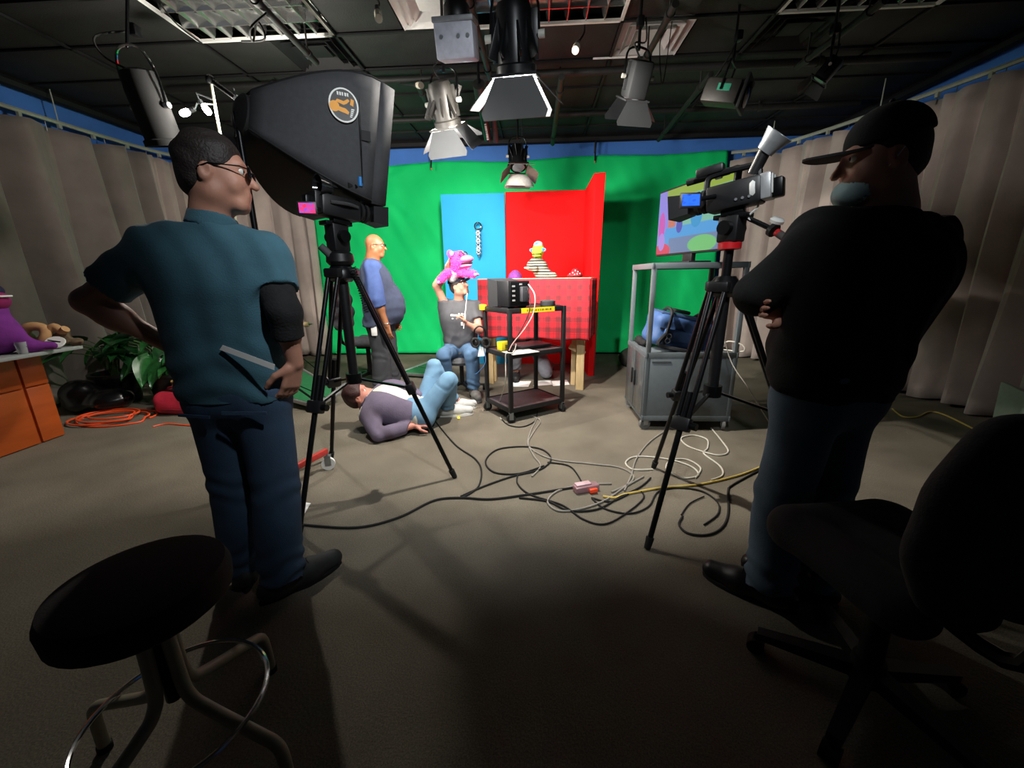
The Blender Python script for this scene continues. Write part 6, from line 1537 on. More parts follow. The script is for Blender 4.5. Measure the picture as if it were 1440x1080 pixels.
# blue equipment bag on the cart
def blue_bag():
    c = TL(0.3, 0.3, 0.675); t = thing('equipment_bag', 'blue nylon equipment bag with black straps on the grey cart', 'bag', c)
    BL = mat('blue_nylon', '3a5a8c', 0.65, var=0.12, ns=12, bump=0.3, bs=25); DK = mat('bag_black', '141418', 0.7)
    M = Matrix.Rotation(-YAW, 3, 'Z') @ Matrix.Rotation(R(12), 3, 'Y')
    B = Blob(0.012, 0.05)
    L = lambda a, b_, z: c + M @ Vector((a, b_, z))
    for a in (-0.19, 0.19):
        for z in (0.06, 0.21): B.cone(L(a, -0.12, z), L(a, 0.12, z), 0.055)
    for z in (0.06, 0.135, 0.21):
        for q in (-0.12, -0.04, 0.04, 0.12): B.cone(L(-0.19, q, z), L(0.19, q, z), 0.056)
    B.build('body', BL, t, noise=0.012, nf=14)
    lid = MB().box(L(0, 0, 0.275), (0.44, 0.3, 0.03), M, 0.012).build('lid', mat('blue_nylon_dark', '2c4468', 0.65, var=0.1), t)
    MB().box(L(0, -0.18, 0.15), (0.42, 0.012, 0.012), M).build('zip', DK, t, smooth=False); MB().box(L(-0.02, -0.185, 0.11), (0.3, 0.03, 0.09), M, 0.012).build('pocket', BL, t)
    for a in (-0.15, 0.13): MB().tube([L(a, -0.19, 0.0), L(a, -0.2, 0.15), L(a, -0.18, 0.29), L(a, 0.0, 0.31), L(a, 0.19, 0.2)], 0.014, 6, sub=4).build('strap', DK, t)
    MB().box(L(0.13, -0.205, 0.22), (0.05, 0.012, 0.06), M, 0.004).build('buckle', mat('tan_leather', 'c8905a', 0.6), t)
    MB().tube([L(-0.15, -0.2, 0.12), L(-0.2, -0.22, 0.02), L(-0.05, -0.26, 0.012), L(0.12, -0.24, 0.03), L(0.15, -0.2, 0.15)], 0.016, 6, sub=6).build('shoulder_strap', DK, t)
    MB().box(L(-0.02, 0.0, 0.31), (0.14, 0.1, 0.03), M, 0.012).build('handle_wrap', DK, t)
    for k in (0, 1): MB().tube([L(-0.13 + 0.02 * math.cos(a), -0.21, 0.1 - 0.04 * k + 0.02 * math.sin(a)) for a in [i * math.pi / 6 for i in range(12)]], 0.005, 6, True).build('ring', STEEL, t)
blue_bag()
p = TL(0.05, 0.42, 0.675); B = Blob(0.008, 0.02); B.cone(p + Vector((0, 0, 0.035)), p + Vector((0.02, 0.14, 0.035)), 0.035); B.cone(p + Vector((0, -0.1, 0.03)), p + Vector((0, 0, 0.03)), 0.028)
o = B.build('cable_bundle', RUB, None, noise=0.006, nf=40); tag(o, 'black cable bundle beside the blue bag on the grey cart', 'cable')
cable('pale cable coiled at the right end of the grey cart shelf', [TL(0.62, 0.12, 0.69), TL(0.66, 0.05, 0.76), TL(0.74, -0.02, 0.74), TL(0.75, -0.02, 0.69), TL(0.66, 0.1, 0.682), TL(0.58, 0.3, 0.682), TL(0.5, 0.45, 0.7), TL(0.56, 0.5, 0.73), TL(0.64, 0.4, 0.69)], 0.006, WC)
cable('thin grey cable running from the right camera down to the floor', [at(1052, 300, 2.2), at(1035, 340, 2.4), at(1020, 370, 3.1), at(1012, 420, 3.15), at(1025, 500, 3.1), at(1055, 550, 2.9), fl(1085, 600, 0.01)], 0.004, GC)
# ================================================================ furniture
# dark round stool with cream legs and chrome foot ring
def stool():
    c = Vector((-0.875, 0.80, 0)); t = thing('swivel_stool', 'round dark padded stool with cream tube legs and chrome foot ring', 'stool', c)
    SEATM = mat('dark_maroon_cloth', '1c1214', 0.9, var=0.2, ns=30, bump=0.2, bs=200)
    MB().lathe([(0.05, -0.035), (0.155, -0.035), (0.172, -0.02), (0.175, 0.02), (0.165, 0.045), (0.13, 0.058), (0.002, 0.062)], c + Vector((0, 0, 0.585)), (0.0, 0.0, 1), 40).build('seat', SEATM, t)
    MB().cyl(c + Vector((0, 0, 0.27)), c + Vector((0, 0, 0.55)), 0.018, n=12).build('spindle', BLKM, t)
    for k, e in enumerate((Vector((-1.18, 0.86, 0)), Vector((-0.84, 1.09, 0)), Vector((-0.60, 0.76, 0)), Vector((-0.94, 0.51, 0)))):
        d = (e - c); d.z = 0; o = d.normalized(); r_ = d.length
        MB().tube([c + o * 0.03 + Vector((0, 0, 0.545)), c + o * 0.035 + Vector((0, 0, 0.34)), c + o * 0.05 + Vector((0, 0, 0.28)), c + o * 0.09 + Vector((0, 0, 0.25)), c + o * (r_ - 0.06) + Vector((0, 0, 0.185)), c + o * (r_ - 0.015) + Vector((0, 0, 0.16)), c + o * r_ + Vector((0, 0, 0.12)), c + o * (r_ + 0.004) + Vector((0, 0, 0.012))], 0.0155, 10, sub=5).build('leg', CREAM, t)
        MB().cyl(c + o * (r_ + 0.004), c + o * (r_ + 0.004) + Vector((0, 0, 0.02)), 0.018, n=12).build('foot_cap', RUB, t)
    MB().tube([c + Vector((0.2 * math.cos(a), 0.2 * math.sin(a), 0.232)) for a in [i * math.pi / 24 for i in range(48)]], 0.0065, 8, True).build('foot_ring', CHROME, t)
stool()
def swivel_chair(label, c, face, seat_z=0.48, m=None, seat_w=0.46, back_h=0.46, group=None, sc=1.0, star0=0.3, back_off=0.26, gas=None):
    c = Vector(c); f = Vector(face).normalized(); s_ = Vector((-f.y, f.x, 0)); t = thing('swivel_chair', label, 'chair', c, group)
    L = lambda a, b_, z: c + s_ * a + f * b_ + Vector((0, 0, z)); M = Matrix((s_, f, Vector((0, 0, 1)))).transposed(); m = m or mat('chair_cloth', '2a2a2c', 0.95, var=0.15, ns=30, bump=0.2, bs=180)
    B = Blob(0.012, 0.06)
    for q in (-0.16, 0, 0.16): B.cone(L(q, -0.15, seat_z), L(q, 0.15, seat_z - (0.012 if q == 0 else 0)), 0.062 * sc, flat=(0, 0, 1), fs=0.8)
    B.cone(L(-0.15, 0.2, seat_z - 0.015), L(0.15, 0.2, seat_z - 0.015), 0.055 * sc); B.build('seat', m, t, noise=0.003)
    B = Blob(0.012, 0.06)
    for z, w_ in ((0.16, 0.13), (0.26, 0.17), (0.38, 0.16), (0.48, 0.12)): B.cone(L(-w_ * sc, -back_off - 0.02 * (z - 0.2), seat_z + z * back_h / 0.46), L(w_ * sc, -back_off - 0.02 * (z - 0.2), seat_z + z * back_h / 0.46), 0.075 * sc, flat=f, fs=0.55)
    B.build('backrest', m, t, noise=0.003)
    MB().tube([L(0, -0.1, seat_z - 0.06), L(0, -back_off - 0.05, seat_z - 0.04), L(0, -back_off - 0.06, seat_z + 0.25)], 0.02, 8, sub=5).build('back_bar', BLKM, t)
    MB().box(L(0, 0, seat_z - 0.075), (0.18, 0.22, 0.04), M, 0.01).build('mechanism', BLKM, t)
    MB().cyl(L(0, 0, 0.1), L(0, 0, seat_z - 0.07), 0.034, 0.026, n=14).build('gas_column', BLK, t); MB().cyl(L(0, 0, 0.075), L(0, 0, 0.15), 0.05, 0.042, n=16).build('base_hub', BLK, t)
    for k in range(5):
        a = star0 + 2 * math.pi * k / 5; d = Vector((math.cos(a), math.sin(a), 0)); e = c + d * 0.29
        q = Vector((-d.y, d.x, 0)); A = [c + q * 0.026 + Vector((0, 0, 0.08)), c - q * 0.026 + Vector((0, 0, 0.08)), c - q * 0.026 + Vector((0, 0, 0.13)), c + q * 0.026 + Vector((0, 0, 0.13))]; B_ = [e + q * 0.018 + Vector((0, 0, 0.06)), e - q * 0.018 + Vector((0, 0, 0.06)), e - q * 0.018 + Vector((0, 0, 0.085)), e + q * 0.018 + Vector((0, 0, 0.085))]
        ar = MB().hull(A, B_).build('base_arm', BLK, t); MB().cyl(e - q * 0.022 + Vector((0, 0, 0.027)), e + q * 0.022 + Vector((0, 0, 0.027)), 0.027, n=14).build('caster_wheel', RUB, ar)
        MB().cyl(e + Vector((0, 0, 0.03)), e + Vector((0, 0, 0.07)), 0.01, n=8).build('caster_stem', BLKM, ar)
    MB().tube([L(0.08, 0.05, seat_z - 0.07), L(0.2, 0.06, seat_z - 0.08)], 0.008, 6).build('lever', BLKM, t)
    return t
swivel_chair('black cloth swivel chair standing beside the person in black', (1.09, 0.985, 0), (-0.1, 1, 0), 0.50, mat('black_chair_cloth', '303034', 0.95, var=0.15, ns=30, bump=0.2, bs=180), star0=R(145), back_h=0.42, back_off=0.24, sc=1.25)
swivel_chair('dark grey swivel chair standing behind the bald person', (-1.86, 5.2, 0), (0.97, -0.2, 0), 0.52, mat('grey_chair_cloth', '66666c', 0.95, var=0.12, ns=30), star0=0.5, back_h=0.62, back_off=0.3)
def low_stool():
    c = Vector((-0.58, 4.58, 0)); t = thing('work_stool', 'grey padded wheeled stool under the seated puppeteer', 'stool', c)
    MB().lathe([(0.05, -0.04), (0.19, -0.04), (0.21, -0.01), (0.2, 0.03), (0.002, 0.04)], c + Vector((0, 0, 0.385)), (0, 0, 1), 30).build('seat', mat('stool_grey', '5a5a5e', 0.8), t)
    MB().cyl(c + Vector((0, 0, 0.08)), c + Vector((0, 0, 0.35)), 0.025, n=12).build('column', BLK, t)
    for k in range(5):
        a = 0.2 + k * 2 * math.pi / 5; e = c + Vector((0.26 * math.cos(a), 0.26 * math.sin(a), 0)); q = MB().cyl(c + Vector((0, 0, 0.1)), e + Vector((0, 0, 0.065)), 0.018, 0.013, n=8).build('base_arm', BLK, t)
        MB().cyl(e + Vector((0.02, 0, 0.027)), e + Vector((-0.02, 0, 0.027)), 0.027, n=12).build('caster_wheel', RUB, q)
low_stool()
# orange desk
def desk():
    xr = -3.93; t = thing('desk', 'orange veneered desk with pale grey top at the left curtain', 'desk', (-4.4, 2.5, 0))
    OW = mat('orange_veneer', 'b4521c', 0.45, var=0.12, ns=3, stretch=(1, 1, 6)); GT = mat('desk_top_grey', 'a4a6a6', 0.35, var=0.05)
    MB().box((-4.42, 2.55, 0.37), (0.94, 1.6, 0.74), bev=0.004).build('carcass', OW, t)
    for y0, y1, z0, z1 in ((3.17, 3.34, 0.48, 0.735), (3.17, 3.34, 0.01, 0.47), (1.76, 3.15, 0.48, 0.735), (1.76, 3.15, 0.01, 0.47)): MB().box((xr - 0.015, (y0 + y1) / 2, (z0 + z1) / 2), (0.034, y1 - y0, z1 - z0), bev=0.004).build('side_board', OW, t)
    MB().box((-4.33, 2.6, 0.755), (1.22, 1.8, 0.03), bev=0.006).build('top', GT, t)
desk()
# things on the desk
dp = Vector((-4.2, 2.75, 0.772))
def desk_puppet():
    p = Vector((-3.9, 3.1, 0.772)); t = thing('soft_puppet', 'purple soft puppet with long arm and orange nose slumped on the desk', 'puppet', p)
    PU = mat('purple_felt', '7a2a8a', 0.9, var=0.12, ns=20, bump=0.2)
    B = Blob(0.01, 0.05); B.ell(p + Vector((-0.05, 0.0, 0.14)), (0.16, 0.15, 0.15)); B.cone(p + Vector((-0.05, 0, 0.2)), p + Vector((-0.05, 0.02, 0.34)), 0.12, 0.1); B.cone(p + Vector((0.02, 0.02, 0.2)), p + Vector((0.12, 0.06, 0.05)), 0.06, 0.045); B.cone(p + Vector((0.12, 0.06, 0.05)), p + Vector((0.2, 0.15, 0.035)), 0.042, 0.03); B.cut(p, (0, 0, -1)); B.build('body', PU, t)
    B = Blob(0.008, 0.03); B.ell(p + Vector((-0.04, 0.02, 0.4)), (0.12, 0.12, 0.09)); B.build('head', mat('magenta_felt', '8a1a5a', 0.9, var=0.1), t)
    B = Blob(0.008, 0.03); B.ell(p + Vector((-0.06, 0.02, 0.47)), (0.11, 0.12, 0.07)); B.cut(p + Vector((0, 0, 0.445)), (0, 0, -1)); B.build('hat', mat('navy_felt', '1a1a3a', 0.9), t)
    MB().box(p + Vector((-0.01, -0.02, 0.432)), (0.22, 0.2, 0.014), bev=0.006).build('hat_band', WHITE, t); MB().sphere(p + Vector((0.0, -0.07, 0.49)), (0.035, 0.03, 0.035)).build('nose', mat('orange_felt', 'e8603a', 0.8), t)
    MB().prism([(0, 0), (0.035, 0.02), (0.03, 0.08)], 0, 0.01, p + Vector((0.06, -0.08, 0.25)), ((1, 0, 0), (0, 0, 1), (0, -1, 0))).build('collar', WHITE, t)
desk_puppet()
p = Vector((-3.93, 3.36, 0.772)); t = thing('horn_prop', 'tan twisted horn shaped prop lying on the desk', 'prop', p)
TAN = mat('tan_foam', 'c89a68', 0.7, var=0.1)
MB().tube([p + Vector((0.075 * math.cos(a), 0.02 * math.sin(a * 2), 0.105 + 0.075 * math.sin(a))) for a in [i * math.pi / 14 for i in range(28)]], 0.036, 12, True).build('ring', TAN, t); MB().tube([p + Vector((0.07, 0.03, 0.13)), p + Vector((0.11, 0.05, 0.17)), p + Vector((0.15, 0.06, 0.13)), p + Vector((0.19, 0.06, 0.15))], 0.03, 10, sub=5).build('tail', TAN, t)
p = Vector((-3.83, 3.42, 0.772)); t = thing('fur_prop', 'small brown furry toy with tan spots on the desk edge', 'toy', p)
B = Blob(0.006, 0.03); B.ell(p + Vector((0, 0.03, 0.06)), (0.07, 0.06, 0.06)); B.ell(p + Vector((0.03, 0.03, 0.12)), (0.035, 0.04, 0.035)); B.ell(p + Vector((0.09, 0.06, 0.03)), (0.05, 0.04, 0.03)); B.cut(p, (0, 0, -1)); B.build('body', mat('brown_fur', '6a5844', 0.95, var=0.45, ns=25, bump=0.5), t, noise=0.008, nf=70)
for a in (0.02, 0.045): MB().sphere(p + Vector((a, 0.0, 0.14)), 0.012).build('ear', TAN, t)
p = Vector((-3.76, 3.33, 0.772)); t = thing('white_disc', 'white round disc with black slot lying against the purple arm', 'disc', p)
MB().lathe([(0.06, 0), (0.065, 0.006), (0.06, 0.014)], p + Vector((0, 0, 0.045)), (0.35, -0.55, 0.75), 28).build('plate', WHITE, t); MB().box(p + Vector((0.006, -0.01, 0.062)), (0.075, 0.01, 0.004), (0.55, 0.3, 0.5)).build('slot', BLK, t, smooth=False); MB().cyl(p, p + Vector((0, 0, 0.05)), 0.012, n=8).build('peg', GREYP, t)
p = Vector((-3.77, 3.1, 0.772)); t = thing('tumbler', 'small clear tumbler standing on the desk top', 'glass', p)
MB().lathe([(0.028, 0), (0.034, 0.09), (0.031, 0.09), (0.026, 0.008)], p, (0, 0, 1), 20).build('glass', mat('clear_glass', 'd8e0e0', 0.05, alpha=0.35), t)
p = Vector((-3.95, 2.78, 0.772)); B = Blob(0.01, 0.05); B.ell(p + Vector((0, 0, 0.04)), (0.16, 0.12, 0.06)); B.cut(p, (0, 0, -1)); o = B.build('dark_pouch', mat('maroon_cloth', '32181c', 0.8)); tag(o, 'dark maroon cloth pouch on the near end of the desk', 'pouch')
# ribbed white bin behind the desk
p = Vector((-4.68, 3.66, 0)); t = thing('ribbed_bin', 'white ribbed bin standing between desk and plants', 'bin', p)
n = 40; prof = []
A = [p + Vector(((0.13 + (0.007 if i % 2 else 0)) * math.cos(2 * math.pi * i / n), (0.13 + (0.007 if i % 2 else 0)) * math.sin(2 * math.pi * i / n), 0)) for i in range(n)]
MB().hull(A, [p + (q - p) * 1.15 + Vector((0, 0, 0.62)) for q in A]).build('body', mat('off_white', 'c0c0b8', 0.6, var=0.05), t, smooth=False); MB().lathe([(0.16, 0), (0.165, 0.02), (0.15, 0.035), (0.06, 0.04)], p + Vector((0, 0, 0.62)), (0, 0, 1), 30).build('lid', WHITE, t)
# plants
LEAF = mat('glossy_leaf', '2e6a34', 0.25, var=0.3, ns=7); LEAFD = mat('dark_leaf', '1e4a26', 0.3, var=0.3, ns=7)
def leaf_mesh(m, nm):
    b = MB(); L, W = 1.0, 0.34; N = 8
    vs = []; fs = []
    for i in range(N + 1):
        t_ = i / N; w_ = W * math.sin(math.pi * min(1, t_ * 0.96 + 0.02)) ** 0.8 * (1.1 - 0.5 * t_); z = -0.55 * t_ ** 2
        for j in (-1, -0.5, 0, 0.5, 1): vs.append(Vector((j * w_, t_ * L, z + 0.09 * abs(j) - 0.02 * (1 - abs(j)))))
    for i in range(N):
        for j in range(4): fs.append((i * 5 + j, (i + 1) * 5 + j, (i + 1) * 5 + j + 1, i * 5 + j + 1))
    b.add(vs, fs); return b.mesh(nm, mats=[m], smooth=70)
LM = [leaf_mesh(LEAF, 'leaf'), leaf_mesh(LEAFD, 'leaf')]
def plant(label, p, pot, n, h, spread, ls, seed, pot_r=0.17, pot_h=0.28):
    p = Vector(p); g = random.Random(seed); t = thing('potted_plant', label, 'plant', p, 'plants by the left curtain')
    if pot == 'basket':
        bk_ = MB().lathe([(pot_r * 0.85, 0), (pot_r, pot_h), (pot_r * 0.95, pot_h), (pot_r * 0.8, 0.02)], p, (0, 0, 1), 24).build('basket', mat('wicker', 'b08a48', 0.8, var=0.4, ns=60, bump=0.5, bs=50), t)
        for k in range(7): MB().tube([p + Vector(((pot_r * (0.87 + 0.13 * k / 6) + 0.004) * math.cos(a), (pot_r * (0.87 + 0.13 * k / 6) + 0.004) * math.sin(a), 0.02 + (pot_h - 0.02) * k / 6 + 0.005 * math.sin(a * 9))) for a in [i * math.pi / 18 for i in range(36)]], 0.011, 6, True).build('weave_band', mat('wicker_light', 'c8a058', 0.8, var=0.3, ns=50), bk_)
    else: MB().lathe([(pot_r * 0.75, 0), (pot_r, pot_h * 0.9), (pot_r * 1.06, pot_h * 0.9), (pot_r * 1.06, pot_h), (pot_r * 0.92, pot_h), (pot_r * 0.9, pot_h * 0.85)], p, (0, 0, 1), 28).build('pot', mat('black_pot', '151617', 0.35, var=0.2), t)
    MB().cyl(p + Vector((0, 0, pot_h * 0.8)), p + Vector((0, 0, pot_h * 0.86)), pot_r * 0.88, n=20).build('soil', mat('soil', '2a2018', 0.95, var=0.3, ns=50), t)
    for k in range(n):
        a = g.random() * 6.28; rr = spread * (0.3 + 0.7 * g.random()); hh = h * (0.55 + 0.5 * g.random()); e = p + Vector((rr * math.cos(a), rr * math.sin(a), pot_h + hh))
        MB().tube([p + Vector((0.03 * math.cos(a), 0.03 * math.sin(a), pot_h * 0.82)), p + Vector((rr * 0.4 * math.cos(a), rr * 0.4 * math.sin(a), pot_h + hh * 0.7)), e], 0.005, 5, sub=4).build('stem', mat('stem_green', '4a6a34', 0.6), t)
        piece('leaf', LM[g.random() < 0.4], e, t, (g.uniform(-0.5, 0.5), g.uniform(-0.5, 0.5), a - math.pi / 2 + g.uniform(-0.6, 0.6)), (ls * g.uniform(0.75, 1.25),) * 3)
plant('broad leaved plant in a black pot behind the desk', (-4.35, 4.35, 0), 'pot', 26, 0.38, 0.3, 0.26, 3, 0.22, 0.34)
plant('glossy leaved plant in a black pot beside the wicker basket', (-3.82, 4.4, 0), 'pot', 28, 0.42, 0.3, 0.28, 5, 0.2, 0.32)
plant('green plant in a yellow wicker basket behind the red bag', (-3.5, 4.28, 0), 'basket', 18, 0.34, 0.22, 0.24, 9, 0.15, 0.26)
p = Vector((-4.45, 4.0, 0)); B = Blob(0.012, 0.06); B.ell(p + Vector((0.05, 0.0, 0.16)), (0.2, 0.16, 0.16)); B.ell(p + Vector((0.3, 0.02, 0.13)), (0.2, 0.17, 0.13)); B.cut(p, (0, 0, -1)); o = B.build('refuse_bag', mat('black_polythene', '0c0c0e', 0.25, var=0.2), None, noise=0.025, nf=14); tag(o, 'shiny black plastic bag on the carpet beside the desk', 'bag')
# red bag
def red_bag():
    p = fl(242, 584) + Vector((0.02, 0.12, 0)); t = thing('red_bag', 'red fabric duffel bag with dark zip on the carpet by the plants', 'bag', p); RB = mat('red_nylon', 'b02238', 0.6, var=0.15, ns=12, bump=0.3, bs=25)
    B = Blob(0.01, 0.05); 
    for z in (0.07, 0.16): 
        for q in (-0.07, 0.07): B.cone(p + Vector((-0.12, q, z)), p + Vector((0.12, q, z)), 0.075 if z < 0.1 else 0.06)
    B.cut(p, (0, 0, -1)); B.build('body', RB, t, noise=0.018, nf=16)
    MB().box(p + Vector((0, 0, 0.232)), (0.22, 0.05, 0.012), bev=0.004).build('zip_flap', mat('bag_black', '141418', 0.7), t); MB().tube([p + Vector((-0.15, -0.13, 0.05)), p + Vector((0, -0.155, 0.07)), p + Vector((0.15, -0.13, 0.05))], 0.008, 6, sub=5).build('piping', mat('dark_red_nylon', '7a1424', 0.6), t)
    MB().tube([p + Vector((-0.1, 0, 0.22)), p + Vector((-0.05, -0.05, 0.27)), p + Vector((0.05, -0.05, 0.27)), p + Vector((0.1, 0, 0.22))], 0.009, 6, sub=5).build('carry_handle', mat('dark_red_nylon', '7a1424', 0.6), t)
red_bag()
# ---- green covered board trolley and small stand
def green_trolley(label, corners, group):
    c = [Vector(q) for q in corners]; cen = sum(c, Vector()) / 4; t = thing('green_platform', label, 'platform', (cen.x, cen.y, 0), group)
    ALU = mat('aluminium_tube', 'b4b8b8', 0.3, 0.8, var=0.05)
    for i in range(4): MB().cyl(c[i], c[(i + 1) % 4], 0.022, n=10).build('frame_tube', ALU, t)
    up = Vector((0, 0, 0.012)); s_ = [cen + (q - cen) * 0.9 for q in c]
    for k in (0, 1):
        f = lambda a, b_, tt: a + (b_ - a) * tt
        q0, q1 = (0.0, 0.48) if k == 0 else (0.52, 1.0)
        A = [f(s_[0], s_[1], q0), f(s_[0], s_[1], q1), f(s_[3], s_[2], q1), f(s_[3], s_[2], q0)]
        MB().hull(A, [q + up for q in A]).build('green_panel', mat('board_green', '1a6a3c', 0.8, var=0.1), t, smooth=False)
    return t, c
t, c = green_trolley('green topped folding platform with silver frame lying by the flat curtain', (fl(372, 552, 0.1), fl(425, 520, 0.2), fl(478, 552, 0.12), fl(445, 572, 0.06)), 'green folding platforms')
for q in (fl(408, 551, 0), fl(420, 556, 0)): MB().cyl(q + Vector((0.0, 0.02, 0.07)), q + Vector((0.03, -0.02, 0.07)), 0.07, n=20).build('wheel', GREYP, t)
t, c = green_trolley('green topped folding platform lying behind the seated puppeteer', (fl(560, 525, 0.05), fl(608, 508, 0.14), fl(635, 516, 0.08), fl(600, 528, 0.04)), 'green folding platforms')
p = fl(428, 524); t = thing('roller_stand', 'slim stand holding a cream paint roller before the flat curtain', 'stand', p)
MB().cyl(p + Vector((0, 0, 0.12)), p + Vector((0, 0, 0.66)), 0.009, n=8).build('pole', STEEL, t)
for a in (0.2, 2.3, 4.4): MB().cyl(p + Vector((0, 0, 0.22)), p + Vector((0.2 * math.cos(a), 0.2 * math.sin(a), 0.008)), 0.008, n=6).build('leg', BLKM, t)
MB().cyl(p + Vector((-0.1, 0, 0.68)), p + Vector((0.16, 0, 0.69)), 0.035, n=14).build('roller', mat('cream_roller', 'd0bc90', 0.7), t); MB().cyl(p + Vector((-0.16, 0, 0.68)), p + Vector((-0.1, 0, 0.68)), 0.04, n=12).build('roller_cap', mat('purple_plastic', '3a2a4a', 0.5), t); MB().cyl(p + Vector((0.16, 0, 0.69)), p + Vector((0.21, 0, 0.692)), 0.01, n=8).build('spindle', STEEL, t)

# ================================================================ things on the floor
def fc(*pts, z=0.007): return [fl(x, y, z) for x, y in pts]
G = 'cables across the carpet'
cable('thick black cable from the left tripod foot curving past the middle to the power strip', fc((425, 738), (500, 742), (560, 728), (610, 704), (648, 700), (690, 702), (745, 695), (790, 688), (830, 682)), 0.007, group=G)
cable('black cable running from the lying person down to the cable crossing', fc((612, 592), (640, 625), (668, 645), (677, 662), (672, 685), (650, 700)), 0.006, group=G)
cable('black cable looped on the carpet in front of the black cart', fc((648, 698), (680, 684), (720, 670), (760, 660), (775, 645), (762, 632), (735, 628), (700, 632), (683, 648), (695, 664), (730, 666), (765, 655)), 0.006, group=G)
cable('pale and dark cable falling from the black cart to the loops', fc((748, 585), (760, 592), (752, 605), (743, 622), (750, 640), (760, 655), (748, 670)), 0.006, GC, group=G)
cable('pale cable sweeping from the black cart towards the right tripod', fc((755, 588), (745, 610), (744, 628), (775, 645), (830, 652), (870, 657), (890, 668), (885, 680), (860, 692)), 0.006, GC, group=G)
cable('black cable coil around the power strip', fc((730, 700), (770, 705), (800, 718), (840, 716), (870, 700), (900, 685), (915, 672)), 0.006, group=G)
cable('grey cable coil ringed around the power strip', fc((860, 680), (820, 682), (785, 690), (770, 705), (785, 718), (815, 716), (850, 704), (880, 684), (905, 670)), 0.006, GC, group=G)
cable('thin black cable making a wide loop below the power strip', fc((728, 668), (728, 680), (745, 695), (790, 710), (820, 730), (850, 737), (880, 722), (905, 700), (895, 690), (860, 705), (832, 700)), 0.005, group=G)
cable('dark cable arching from the cart loops to the power strip', fc((770, 650), (800, 655), (815, 672), (820, 688)), 0.005, group=G)
cable('black cable joining the power strip to the long loop', fc((832, 700), (850, 715), (885, 722), (912, 712), (925, 692), (950, 686), (985, 690), (1008, 705), (1010, 722), (990, 738)), 0.005, group=G)
cable('white cable coil lying behind the right tripod feet', fc((918, 660), (890, 660), (880, 650), (895, 642), (935, 645), (970, 655), (982, 668), (960, 672), (938, 660), (942, 648), (965, 646), (985, 658), (978, 672)), 0.006, WC, group=G)
cable('white cable with a twist lying in front of the grey cart', fc((1000, 602), (1015, 620), (1024, 635), (1010, 640), (985, 634), (965, 626), (958, 616), (975, 612), (994, 618), (995, 630), (990, 638), (1012, 655), (1016, 668), (1000, 675)), 0.006, WC, group=G)
cable('pale cable rising beside the right tripod leg', fc((945, 600), (915, 620), (895, 645), (888, 668), (878, 690)), 0.006, GC, group=G)
cable('yellow extension cable running right behind the person in black', fc((848, 698), (865, 700), (880, 695), (930, 686), (985, 681), (1040, 668), (1076, 654), (1110, 640)), 0.007, YC, group=G)
cable('black cable looped on the carpet beside the right tripod', fc((960, 726), (955, 738), (968, 750), (995, 752), (1015, 742), (1024, 722), (1024, 690), (1030, 682), (1055, 668), (1075, 658)), 0.006, group=G)
cable('thin dark cable making the top of the loop beside the right tripod', fc((958, 724), (970, 708), (990, 698)), 0.004, group=G)
cable('yellow cable lying by the heavy right curtain', fc((1255, 575), (1270, 586), (1290, 586), (1308, 579), (1330, 584), (1375, 606)), 0.007, YC, group=G)
cable('dark cable lying across the carpet under the black cart', fc((706, 590), (716, 598), (735, 600), (752, 592), (756, 578)), 0.005, group=G)
# orange extension cord coil
pts = []
c0 = fl(158, 590)
for i in range(72):
    a = i * math.pi / 9; k = i / 72; pts.append(c0 + Vector(((0.36 - 0.05 * (i // 18) + 0.02 * math.sin(i * 0.31)) * math.cos(a) + 0.05 * math.sin(k * 9), (0.24 - 0.03 * (i // 18)) * math.sin(a) + 0.04 * math.sin(k * 14), 0.009 + 0.015 * (i // 18))))
cable('coiled orange extension cord on the carpet in front of the plants', pts, 0.009, OC, sub=4)
cable('orange cord lying in front of the red bag', fc((215, 600), (235, 596), (262, 598), (290, 600)), 0.008, OC)
# power strip under a clear pink bag
p = fl(824, 690); t = thing('power_strip', 'power strip in clear pink wrap with red switch amid the cables', 'power strip', p)
MB().box(p + Vector((0, 0, 0.022)), (0.16, 0.06, 0.04), (0, 0, 0.3), 0.008).build('case', mat('pink_clear', 'b08890', 0.3, alpha=0.7), t); MB().box(p + Vector((0.04, -0.035, 0.02)), (0.05, 0.02, 0.025), (0, 0, 0.3), 0.004).build('switch', mat('orange_red_switch', 'f04a28', 0.4, emit=0.15), t); MB().box(p + Vector((-0.02, 0.005, 0.045)), (0.1, 0.045, 0.012), (0, 0, 0.3), 0.004).build('outlet_row', mat('pale_pink', 'c8a8b0', 0.5), t)
def sheet(label, corners, m=PAPER, z=0.003):
    c = [fl(x, y, z) for x, y in corners]; o = MB().hull(c, [q + Vector((0, 0, 0.002)) for q in c]).build('paper_sheet', m, smooth=False); tag(o, label, 'paper', 'loose paper sheets on the carpet'); return o
sheet('white paper sheet on the carpet under the puppet stage', ((722, 536), (747, 536), (743, 544), (720, 544)))
sheet('longer white paper sheet beside the stage timber leg', ((752, 536), (775, 535), (777, 541), (750, 543)))
sheet('creased white paper sheet nearest the puppet stage leg', ((774, 536), (797, 534), (801, 541), (778, 543)))
sheet('white paper sheet on the carpet by the left tripod foot', ((405, 702), (437, 708), (425, 728), (398, 722)))
sheet('white paper corner between the feet of the person in teal', ((330, 690), (352, 688), (356, 706), (334, 706)))
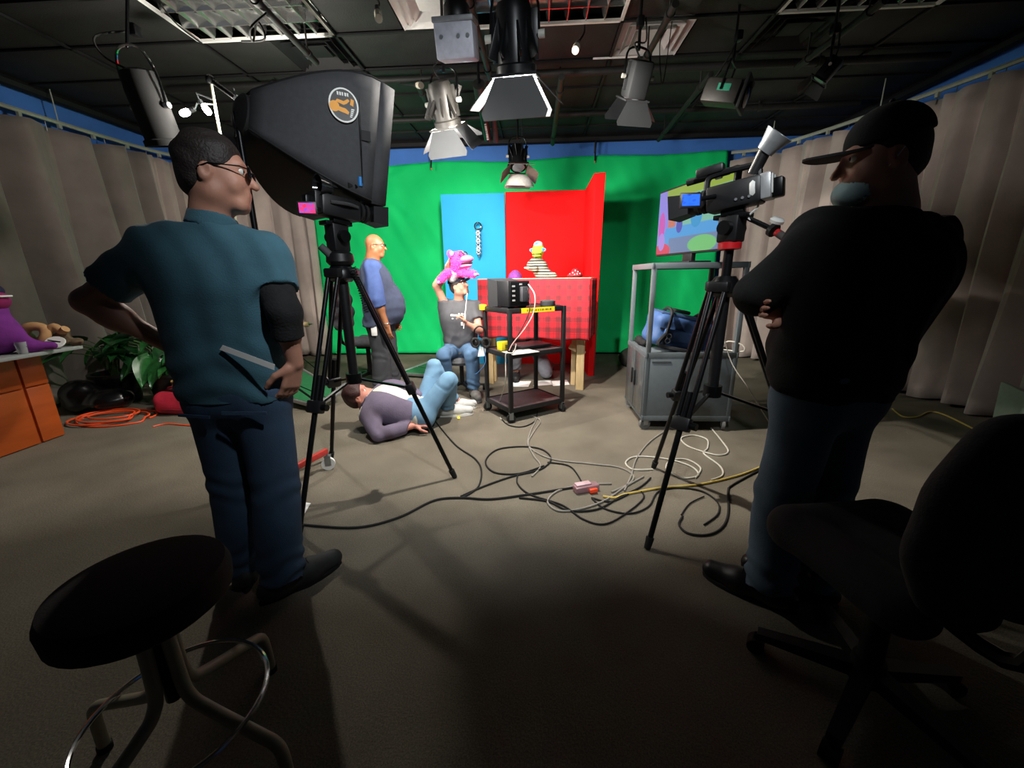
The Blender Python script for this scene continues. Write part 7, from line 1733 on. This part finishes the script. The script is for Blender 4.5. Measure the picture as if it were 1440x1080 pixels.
# yellow floor marks
for k, q in enumerate(((( 634, 583), (648, 582), (648, 586), (634, 587)), ((642, 579), (646, 579), (647, 589), (643, 589)))):
    c = [fl(x, y, 0.002 + k * 0.002) for x, y in q]; o = MB().hull(c, [v + Vector((0, 0, 0.0015)) for v in c]).build('floor_tape', YELT, smooth=False)
    tag(o, ('yellow tape mark lying across on the carpet by the pale trainers', 'yellow tape mark running lengthwise on the carpet by the pale trainers')[k], 'tape mark', 'yellow tape marks')
c = [fl(x, y, 0.002) for x, y in ((648, 576), (655, 575), (655, 577), (648, 578))]; o = MB().hull(c, [v + Vector((0, 0, 0.0015)) for v in c]).build('floor_tape', YELT, smooth=False); tag(o, 'short yellow tape mark touching the toe of the pale trainers', 'tape mark', 'yellow tape marks')
# clutter between the left operator and the stand
p = fl(350, 735); t = thing('tool_pouch', 'brown tool pouch with silver clip behind the person in teal', 'pouch', p)
B = Blob(0.008, 0.03); B.cone(p + Vector((-0.06, 0.02, 0.035)), p + Vector((0.07, 0.0, 0.035)), 0.04); B.cut(p, (0, 0, -1)); B.build('body', mat('brown_leather', '5a342c', 0.6), t, noise=0.006, nf=30)
MB().tube([p + Vector((-0.04 + 0.03 * math.cos(a), -0.03, 0.06 + 0.012 * math.sin(a))) for a in [i * math.pi / 7 for i in range(14)]], 0.005, 6, True).build('clip', STEEL, t)
p = fl(348, 712); o = MB().box(p + Vector((0, 0, 0.02)), (0.13, 0.09, 0.04), (0, 0, 0.6), 0.006).build('carton', mat('card_brown', 'b88a5a', 0.8)); tag(o, 'small brown cardboard carton behind the person in teal', 'box')
# pale board leaning at the right
p0, p1 = fl(1392, 604), fl(1450, 644); o_ = Vector((0.22, 0.2, 0.36))
o = MB().hull([p0, p1, p1 + o_, p0 + o_], [q + Vector((0.03, -0.01, 0.0)) for q in (p0, p1, p1 + o_, p0 + o_)]).build('leaning_board', mat('pale_green_board', '9aa496', 0.6, var=0.05), smooth=False); tag(o, 'pale green grey board leaning beside the heavy curtain', 'board')
